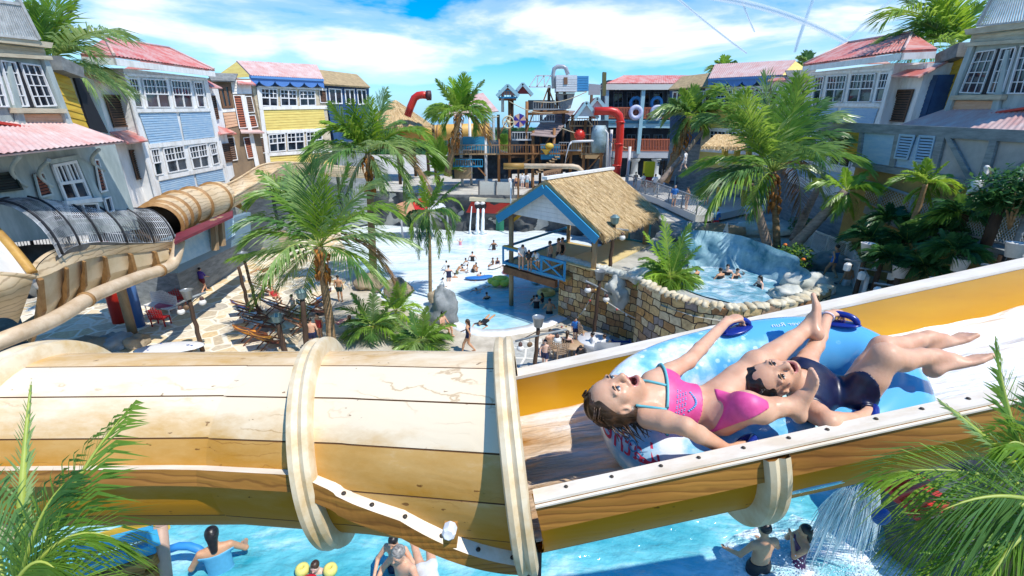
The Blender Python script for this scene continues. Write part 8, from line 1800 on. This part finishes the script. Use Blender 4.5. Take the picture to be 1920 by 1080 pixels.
mb.ell(c + UP * .3, (.4, .4, .2)); tag(mb.build('pool_float', C(.62, .78, .10)), 'lime yellow flower-shaped float in the open pool', 'float', 'floats on the wave pool')
for rt_, (x, y, m_, l) in enumerate(((893, 521, BL, 'blue air mattress under a lying child'), (910, 519, BL, 'smaller blue air mattress right of the child'), (929, 499, WT, 'pale board under the two sitting children'), (1005, 525, (.1, .45, .65), 'pale blue mattress under the pavilion deck'), (958, 503, (.05, .1, .2), 'dark board under the swimming pair'))):
    mb = MB(); mb.ell(G(x, y, zw + .04), (.85 if rt_ != 1 else .6, .34, .09), Matrix.Rotation(rt_ * .5, 3, 'Z'), 16, 8); tag(mb.build('air_mattress', C(*m_)), l, 'float', 'floats on the wave pool')
def deck_chair(label, x, y, rot, col, towel=None):
    root = empty('deck_chair', label, 'deck chair', 'deck chairs on the court', G(x, y, 0)); root.rotation_euler = (0, 0, R(rot)); W_ = mat_w
    for sx in (-.3, .3):
        mb = MB(); mb.bar((sx, -.75, 1.0), (sx, .65, .12), .05, .06); mb.build('frame_rail', W_, root); mb = MB(); mb.bar((sx * .9, .35, .75), (sx * .9, -.55, .03), .045, .05); mb.build('leg', W_, root)
    for y_, z_ in ((-.72, .97), (.6, .16)): mb = MB(); mb.bar((-.3, y_, z_), (.3, y_, z_), .05, .05); mb.build('crossbar', W_, root)
    mb = MB(); mb.grid(lambda u, v: V((-.27 + .54 * u, -.72 + 1.32 * v, .97 - .81 * v - .22 * math.sin(PI * v))), 6, 14); mb.build('sling', C(*col), root)
    if towel: mb = MB(); mb.grid(lambda u, v: V((-.33 + .66 * u, -.76 + .9 * v, 1.02 - .55 * v - .15 * math.sin(PI * v) + .03 * math.sin(u * 9))), 8, 12); o = mb.build('towel', C(*towel)); o.location = root.location; o.rotation_euler = root.rotation_euler; tag(o, {'o': 'orange', 'w': 'white', 'b': 'blue'}['o' if towel[2] < .2 else ('b' if towel[0] < .3 else 'w')] + ' towel over the ' + label.replace(',', ''), 'towel')
mat_w = mat('chair_wood', (.24, .09, .04), (.13, .05, .02), 5, .6)
for x, y, rot, col, tw, l in ((478, 640, -51, (.3, .08, .04), (.8, .32, .04), 'dark deck chair nearest to the slide tube, orange cover'), (492, 622, -51, (.3, .08, .04), (.82, .8, .78), 'dark deck chair in the row, second from the tube'), (480, 604, -51, (.3, .08, .04), (.82, .8, .78), 'dark deck chair in the row, third from the tube'), (468, 590, -51, (.3, .08, .04), (.05, .12, .4), 'dark deck chair at the far end of the row'), (508, 652, -51, (.35, .1, .05), (.8, .36, .06), 'dark deck chair beside the teal lantern'), (520, 585, -60, (.4, .12, .06), (.82, .78, .76), 'reddish deck chair under the hanging frond'), (548, 600, -60, (.4, .14, .08), None, 'bare reddish deck chair with the seated woman'), (568, 622, -60, (.5, .3, .2), None, 'black-legged deck chair near the palm trunk'), (588, 592, -65, (.3, .1, .06), (.8, .8, .8), 'deck chair behind the palm trunk'), (600, 575, 110, (.3, .1, .06), (.05, .2, .5), 'deck chair at the beach edge behind the palm'), (386, 508, 110, (.5, .1, .1), (.8, .4, .04), 'striped deck chair in front of the ochre rocks'), (430, 478, 110, (.45, .08, .08), (.8, .8, .82), 'striped deck chair left of the red parasol post'), (448, 462, 110, (.5, .08, .1), (.8, .8, .8), 'striped deck chair by the shop front'), (500, 555, -60, (.3, .1, .06), (.82, .8, .8), 'deck chair just left of the hanging frond tip')):
    deck_chair(l, x, y, rot, col, tw)
def seat(label, x, y, rot, m_, w=.5, back=.5, name='chair', arms=True):
    root = empty(name, label, name, 'seats on the court', G(x, y, 0)); root.rotation_euler = (0, 0, R(rot))
    for sx in (-1, 1):
        for sy in (-1, 1): mb = MB(); mb.bar((sx * w * .46, sy * .22, 0), (sx * w * .46, sy * .22, .44), .05, .05); mb.build('leg', m_, root)
    mb = MB(); mb.box((0, 0, .46), (w, .5, .06)); mb.build('seat', m_, root); mb = MB(); n = max(4, int(w / .11))
    for i in range(n + 1): x_ = -w / 2 + w * i / n; mb.bar((x_, -.24, .48), (x_, -.28, .48 + back * (1 + .35 * math.exp(-(x_ / w * 4) ** 2))), .035, .03)
    for k in range(5): mb.bar((-w / 2, -.25 - .01 * k, .55 + back * .2 * k), (w / 2, -.25 - .01 * k, .55 + back * .2 * k), .03, .04)
    mb.build('backrest', m_, root)
seat('long white bench with arched slatted back', 305, 588, 160, C(.84, .82, .8), 2.1, .62, 'bench'); seat('red-backed chair by the white bench', 304, 610, 0, C(.6, .02, .02), .75, .5); seat('red chair right behind the bench', 340, 572, 20, C(.5, .03, .03), .7, .5)
for x, y, rot, l in ((1050, 676, 20, 'bleached wooden chair with the seated woman'), (1032, 668, 20, 'bleached wooden chair at the pool rim table'), (1092, 640, -60, 'bleached wooden chair against the stone wall'), (1128, 678, 60, 'wooden chair by the flume rim')): seat(l, x, y, rot, C(.42, .3, .2), .55, .5)
for x, y, l, r_, hh, cl in ((1112, 662, 'round table under a white cloth by the stone wall', .75, .74, WT), (1072, 672, 'wooden round table by the wooden chairs', .5, .72, (.5, .34, .2)), (318, 585, 'low table strewn with toys by the white bench', .6, .5, (.5, .1, .2))):
    root = empty('table', l, 'table', 'tables on the court', G(x, y, 0)); mb = MB(); mb.lathe([(0, hh), (r_, hh), (r_ * 1.02, hh - .03), (r_ * .98, hh - (.5 if cl == WT else .06)), (0, hh - (.5 if cl == WT else .06))], (0, 0, 0), UP, 22); mb.build('tabletop', C(*cl), root); mb = MB(); mb.tube([(0, 0, 0), (0, 0, hh - .04)], .05, 8); mb.build('leg', C(.2, .15, .1), root)
mb = MB(); c = G(1138, 660, .9); mb.grid(lambda u, v: c + V((-.55 + 1.1 * u, .25 * v, -.9 * v * (1 - .15 * math.sin(9 * u)) + .45)), 12, 8); tag(mb.build('towel', C(.85, .85, .85)), 'white towel hung over a chair back at the stone wall', 'towel')
root = empty('crate', 'blue plastic crate with open slats beside the table', 'crate', None, G(1165, 668, 0)); mb = MB()
for i in range(4): mb.box((0, -.3, .12 + .16 * i), (.8, .04, .1)); mb.box((0, .3, .12 + .16 * i), (.8, .04, .1)); mb.box((-.4, 0, .12 + .16 * i), (.04, .6, .1)); mb.box((.4, 0, .12 + .16 * i), (.04, .6, .1))
for sx in (-.4, .4):
    for sy in (-.3, .3): mb.box((sx, sy, .36), (.07, .07, .72))
mb.build('side', NBLUE, root)
root = empty('pushchair', 'black pushchair with a bag on the paving below the flume', 'pushchair', None, G(1120, 692, 0)); mb = MB()
for sx in (-.22, .22): mb.bar((sx, -.4, .95), (sx, .35, .15), .035, .035); mb.bar((sx, .2, .75), (sx, -.35, .12), .035, .035)
mb.build('frame', C(.1, .1, .11), root); mb = MB(); mb.grid(lambda u, v: V((-.2 + .4 * u, -.3 + .6 * v, .85 - .45 * v - .12 * math.sin(PI * v))), 5, 8); mb.build('seat', C(.03, .03, .04), root)
for sx in (-.24, .24):
    for sy in (-.35, .33): mb = MB(); mb.lathe([(0, .02), (.11, .02), (.11, -.02), (0, -.02)], (sx, sy, .11), (1, 0, 0), 14); mb.build('wheel', C(.02, .02, .02), root)
GALV = mat_plain('galvanised', (.42, .46, .48), .35, .6); LWH = C(.85, .84, .8)
def lantern_post(label, bx, by, z, tx_, ty_, bar=None, cap='bucket', lan=2, r_=.09):
    b = G(bx, by, z); t = PY(tx_, ty_, b.y); t = V((t.x, b.y, t.z)); root = empty('lantern_post', label, 'lantern post', 'rustic lantern posts', b); before = set(bpy.data.objects); mb = MB(); mb.tube([b.lerp(t, i / 8) + V((.02 * math.sin(i * 2), .02 * math.cos(i * 3), 0)) for i in range(9)], [r_ * (1.1 - .2 * i / 8) for i in range(9)], 9); mb.build('post', DWOOD)
    if cap == 'bucket': mb = MB(); mb.lathe([(0, 0), (.17, 0), (.25, .42), (.27, .43), (.23, .4), (0, .38)], t, UP, 16); mb.build('bucket', GALV)
    elif cap: mb = MB(); mb.lathe([(.06, 0), (.19, .1), (.22, .36), (.25, .38), (.1, .5), (0, .52)], t, UP, 8, False); mb.build('lamp_head', mat_plain('verdigris', (.2, .3, .3), .4, .4))
    if bar:
        (x0, y0), (x1, y1) = bar; a, c_ = PY(x0, y0, b.y - .3), PY(x1, y1, b.y + .3); mb = MB(); mb.tube([a, a.lerp(c_, .5) + UP * .04, c_], .05, 8); mb.build('cross_bar', GREYW)
        mb = MB(); m_ = b.lerp(t, .9); mb.tube([a.lerp(c_, .1), m_], .02, 5); mb.tube([a.lerp(c_, .9), m_], .02, 5); mb.build('stay', DWOOD)
        for k in range(lan): p = a.lerp(c_, (.1, .82, .4)[k]); mb = MB(); mb.tube([p, p - UP * .12], .012, 5); mb.lathe([(.02, 0), (.08, -.03), (.09, -.16), (.07, -.18)], p - UP * .1, UP, 10); mb.build('lantern_cap', C(.12, .06, .05)); mb = MB(); mb.ell(p - UP * .38, (.16, .16, .14), None, 12, 8); mb.build('globe', LWH)
        mb = MB(); p = a.lerp(c_, .28); mb.lathe([(0, .02), (.12, .02), (.12, -.02), (0, -.02)], p - UP * .3, (.4, -1, 0), 12); mb.tube([p, p - UP * .2], .01, 5); mb.build('hanging_disc', C(.2, .12, .06))
    finish(root, before)
lantern_post('rustic post with lanterns and a floodlight bucket in front of the pool rim', 1002, 700, 0, 1009, 612, ((966, 640), (1062, 618)), 'bucket')
lantern_post('rustic post with crossbar standing on the yellow paving', 380, 660, 0, 354, 560, ((330, 572), (386, 548)), 'bucket'); lantern_post('thin brown post beside the white walkway, left of the two', 470, 592, 0, 447, 500, None, None); lantern_post('thin brown post beside the white walkway, right of the two', 486, 590, 0, 458, 488, None, 'bucket', 0, .08)
lantern_post('black slim post among the deck chairs', 577, 668, 0, 567, 562, None, 'lamp', 0, .12); lantern_post('post with a teal lamp head by the deck chairs', 536, 668, 0, 521, 606, None, 'lamp', 0, .12); lantern_post('dark lantern post against the stone block wall', 1112, 640, 0, 1124, 524, ((1098, 527), (1146, 552)), 'bucket'); lantern_post('dark lamp post on the pavilion platform with round lanterns', 1143, 504, 3.3, 1152, 422, ((1120, 428), (1178, 432)), 'lamp')
lantern_post('dark post by the promenade below the balcony building', 1240, 348, 4, 1246, 300, ((1232, 302), (1262, 299)), None)
for x, y, Y, l in ((1624, 476, 17.0, 'white bucket lamp left of the ravine pair'), (1652, 492, 16.4, 'white bucket lamp right of the ravine pair'), (1684, 520, 15.2, 'white bucket lamp in front of the pale net'), (1795, 508, 13.6, 'white bucket lamp near the dark walkway arch'), (1898, 482, 12.6, 'white bucket lamp at the walkway corner')):
    b = PY(x, y, Y); t = b; root = empty('bucket_lamp', l, 'bucket lamp', 'white bucket lamps in the ravine', b); before = set(bpy.data.objects); mb = MB(); mb.tube([V((b.x, b.y, 2.6)), b], .09, 8); mb.build('post', DWOOD); mb = MB(); mb.lathe([(0, 0), (.17, 0), (.25, .42), (.27, .43), (.23, .4), (0, .38)], b, UP, 16); mb.build('bucket', C(.74, .74, .74)); mb = MB(); mb.tube([b + V((-.7, .1, -.25)), b + V((.7, -.1, -.4))], .04, 6); mb.build('cross_bar', GREYW)
    for s_ in (-.6, .55): mb = MB(); q = b + V((s_, 0, -.55)); mb.lathe([(.05, .2), (.14, .12), (.13, -.12), (.04, -.16)], q, UP, 6, False); mb.build('lantern', LWH)
    finish(root, before)
def pelican(label, x, y, Y, s=1.0, fl_=1):
    b = PY(x, y, Y); root = empty('pelican_figure', label, 'pelican figure', 'white pelican figures on posts', b); B = Body(); q = lambda a, c_, z: b + V((a * fl_, c_, z)) * s
    B.ell(q(0, 0, .38), (.20 * s, .19 * s, .30 * s), Matrix.Rotation(.45 * fl_, 3, 'Y'), .05); B.cone(q(.10, 0, .58), q(.20, 0, .80), .09 * s, .05 * s, .08); B.cone(q(.20, 0, .80), q(.13, 0, 1.0), .05 * s, .05 * s, .04); B.ell(q(.16, 0, 1.04), (.09 * s, .075 * s, .075 * s), None, .04); B.cone(q(-.12, 0, .25), q(-.24, 0, .05), .1 * s, .04 * s, .06); B.cone(q(.2, 0, 1.02), q(.34, -.02, .72), .045 * s, .02 * s, .03)
    o = sdf_mesh('body', B, *B.bounds(), .028 * s, C(.8, .78, .74), root); o.matrix_parent_inverse = Matrix.Translation(-b); mb = MB(); mb.cone = None; mb.tube([q(.24, 0, 1.02), q(.36, -.02, .84), q(.40, -.03, .66)], [.05 * s, .035 * s, .012 * s], 8); o = mb.build('beak', C(.75, .5, .2), root); o.matrix_parent_inverse = Matrix.Translation(-b); mb = MB(); mb.tube([b - UP * 1.1, b + UP * .1 * s], .13 * s, 8); o = tag(mb.build('perch_post', DWOOD), 'dark perch post under the ' + label, 'post', 'pelican perch posts')
pelican('white pelican figure at the left of the ochre wall', 1644, 348, 23, 1.25); pelican('white pelican figure second along the ochre wall', 1668, 352, 21.5, 1.25); pelican('white pelican figure under the plaster panels', 1824, 366, 15.6, .9); pelican('white pelican figure with a dark eye nearest the right edge', 1872, 396, 14, 1.15); pelican('grey bird figure half behind the yellow-green palm', 1618, 342, 25, 1.0)
# surfboard table, string of bulbs, bin, sailing sign
root = empty('surfboard_table', 'white surfboard laid flat with dark printed marks on the yellow paving', 'surfboard', None, G(318, 650, .5)); c = G(318, 652, .55); mb = MB(); mb.ell(c, (1.45, .62, .07), Matrix.Rotation(.18, 3, 'Z'), 36, 8); o = mb.build('board', C(.86, .86, .86, .25), root); o.matrix_parent_inverse = Matrix.Translation(-V(root.location)); mb = MB()
for a, b_, s_ in ((.75, .15, .1), (.95, .1, .07), (-.85, -.25, .06), (-.95, -.05, .07), (-.7, -.35, .06), (-.6, .3, .06)): mb.ell(c + V((a, b_, .06)), (s_, s_ * .6, .02), None, 4, 4)
o = mb.build('printed_mark', NBLUE, root); o.matrix_parent_inverse = Matrix.Translation(-V(root.location))
for s_ in (-.8, .8): mb = MB(); mb.tube([c + V((s_, s_ * .15, -.55)), c + V((s_, s_ * .15, 0))], .06, 8); o = mb.build('leg', DWOOD, root); o.matrix_parent_inverse = Matrix.Translation(-V(root.location))
for l, a, b_, n in (('string of small bulbs from the wall lantern post down to the pool rim', PY(1122, 530, 20.2), PY(1042, 606, 21.8), 9), ('string of small bulbs sagging in front of the brown slab rock', PY(1130, 560, 19), PY(1420, 610, 16.5), 14)):
    root = empty('string_lights', l, 'string lights', 'strings of bulbs', a); before = set(bpy.data.objects); f_ = lambda t: a.lerp(b_, t) - UP * .9 * 4 * t * (1 - t); mb = MB(); mb.tube([f_(i / 20) for i in range(21)], .02, 5); mb.build('cable', C(.6, .58, .5))
    for i in range(n): mb = MB(); mb.ell(f_((i + .5) / n) - UP * .05, (.05, .05, .06), None, 8, 6); mb.build('bulb', C(*((.85, .5, .1), (.7, .1, .08), (.8, .8, .75))[i % 3]))
    finish(root, before)
p = G(1213, 352, 4); root = empty('bin', 'yellow and red litter bin on the promenade', 'bin', None, p); mb = MB(); mb.box((0, 0, 1.9), (1.0, .7, 1.5)); mb.build('body', C(.85, .7, .02), root); mb = MB(); mb.box((0, 0, .6), (1.1, .8, 1.0)); mb.build('base', C(.5, .02, .03), root)
root = empty('sail_marker', 'small white pointed sail marker with a dark emblem by the whirlpool', 'marker', None, G(1360, 450, 3.9)); before = set(bpy.data.objects); f = Fac(None, G(1360, 450, 3.9), (0, -1, 0)); f.panel([(1364, 417), (1366, 450), (1350, 452), (1357, 430)], C(.8, .8, .8), 'sail'); f.panel([(1357, 434), (1361, 434), (1360, 440), (1355, 440)], NBLUE, 'emblem', .055, .01); finish(root, before)
# lower corners: blue-railed deck with a noodle, red panel and rock with falling water
root = empty('timber_deck', 'timber deck corner with a pale blue netted rail at the lower left', 'deck', None, PZ(220, 1060, 5.2)); before = set(bpy.data.objects)
a, b_, c_, d_ = PZ(120, 1078, 5.0), PZ(292, 1022, 5.0), PZ(286, 996, 5.0), PZ(110, 1040, 5.0); mb = MB(); mb.bar(a, b_, .12, .12); mb.bar(b_, c_ + UP * .02, .1, .1); mb.bar(d_, c_, .08, .1); mb.build('rail', C(.05, .42, .68)); mb = MB()
for i in range(24): t = i / 23; mb.bar(a.lerp(b_, t), d_.lerp(c_, t), .008, .008)
for i in range(8): t = i / 7; mb.bar(a.lerp(d_, t), b_.lerp(c_, t), .008, .008)
mb.build('net', C(.55, .5, .4)); mb = MB(); mb.prism([d_ - UP * .02 + V((0, .2, 0)), c_ + V((0, .2, 0)), b_ + V((0, .2, 0)), a + V((0, .2, 0))], (0, .03, 0)); mb.build('backing', OCHRE)
for k, y in enumerate((1042, 1068)): mb = MB(); mb.bar(PZ(140, y + 56, 5.0), PZ(298, y, 5.0), .16, .10); mb.build('beam', M_RAILW)
mb = MB(); mb.bar(PZ(272, 1040, 5.0), PZ(270, 1074, 5.0), .1, .1, (0, 1, 0)); mb.build('strut', M_RAILW); mb = MB(); mb.tube([PZ(314, 1110, 5.05), PZ(306, 1040, 5.05), PZ(301, 985, 5.05)], .065, 12); mb.build('corner_post', C(.55, .36, .26)); finish(root, before)
mb = MB(); mb.tube([PZ(*q) for q in ((318, 1030, 6.4), (335, 1024, 6.4), (355, 1024, 6.4), (372, 1030, 6.4), (384, 1042, 6.4))], .055, 12); tag(mb.build('pool_noodle', C(.04, .3, .72)), 'bent blue pool noodle beside the woman in pale blue', 'pool noodle')
mb = MB(); mb.ell(G(580, 1086, 4.06), (.11, .08, .03), None, 14, 8); tag(mb.build('kickboard', C(.6, .01, .03)), 'red kickboard cut off by the bottom of the view', 'kickboard')
rock('dark wet rock at the lower right under the red panel', 1745, 1040, 4.0, (.75, .8, 1.0), DROCK, None, 5, 'wet rocks', .1); rock('dark wet rock behind the falling water', 1700, 960, 4.0, (.6, .6, .8), DROCK, None, 9, 'wet rocks', .1)
root = empty('red_boarding', 'bright red slanted boards above the wet rock at the lower right', 'panel', None, PZ(1690, 940, 4.6)); before = set(bpy.data.objects)
for i, q in enumerate(((1648, 902), (1668, 922), (1690, 945), (1712, 968))): mb = MB(); mb.bar(PZ(q[0], q[1], 4.7), PZ(q[0] + 60, q[1] - 26, 4.9), .17, .05); mb.build('board', REDP)
finish(root, before)
mb = MB(); mb.ell(PZ(1652, 968, 4.6), (.09, .07, .1), None, 10, 7); tag(mb.build('spray_nozzle', NBLUE), 'dark blue round nozzle beside the falling water', 'nozzle')
mb = MB()
for i in range(430):
    t = rnd.random(); a = PZ(1575 + 75 * t, 905 + 20 * rnd.random(), 5.3); b_ = G(1490 + 130 * t + 20 * rnd.random(), 1010 + 70 * rnd.random(), 4.05); k0 = rnd.random() * .5; k1 = k0 + .3 + .3 * rnd.random(); P = [a.lerp(b_, x_) + UP * (.9 * x_ * (1 - x_)) for x_ in [k0 + (min(1, k1) - k0) * j / 5 for j in range(6)]]; mb.tube(P, [w_ * k_ for w_ in [.002 + .004 * rnd.random()] for k_ in (.4, 1, 1.3, 1.5, 1.2, .5)], 3, False)
for i in range(700): p = G(1450 + 200 * rnd.random(), 990 + 90 * rnd.random(), 4.05 + .4 * rnd.random() ** 3); mb.ell(p, (.009, .009, .009), None, 5, 4)
tag(mb.build('falling_water', FALL), 'white curtain of falling water and spray at the lower right', 'waterfall', kind='stuff')
mb = MB(); mb.grid(lambda u, v: (lambda c: V((c.x + 1.9 * v * math.cos(2 * PI * u), c.y + .9 * v * math.sin(2 * PI * u), 4.07 + .06 * (1 - v) - .16 * v * v + .07 * mnoise.fractal(V((c.x + 1.9 * v * math.cos(2 * PI * u), c.y + .9 * v * math.sin(2 * PI * u), 0)) * 2.2, 1, 2, 5))))(G(1520, 1040, 4.0)), 60, 14, cu=True)
tag(mb.build('churned_water', mat_water('churn', (.10, .42, .5), (.3, .62, .68), (.9, .94, .95), 1.6, .46, .62, .2, (1, 1.6, 1), None, 9, .6)), 'churned white water under the fall', 'water', kind='structure')
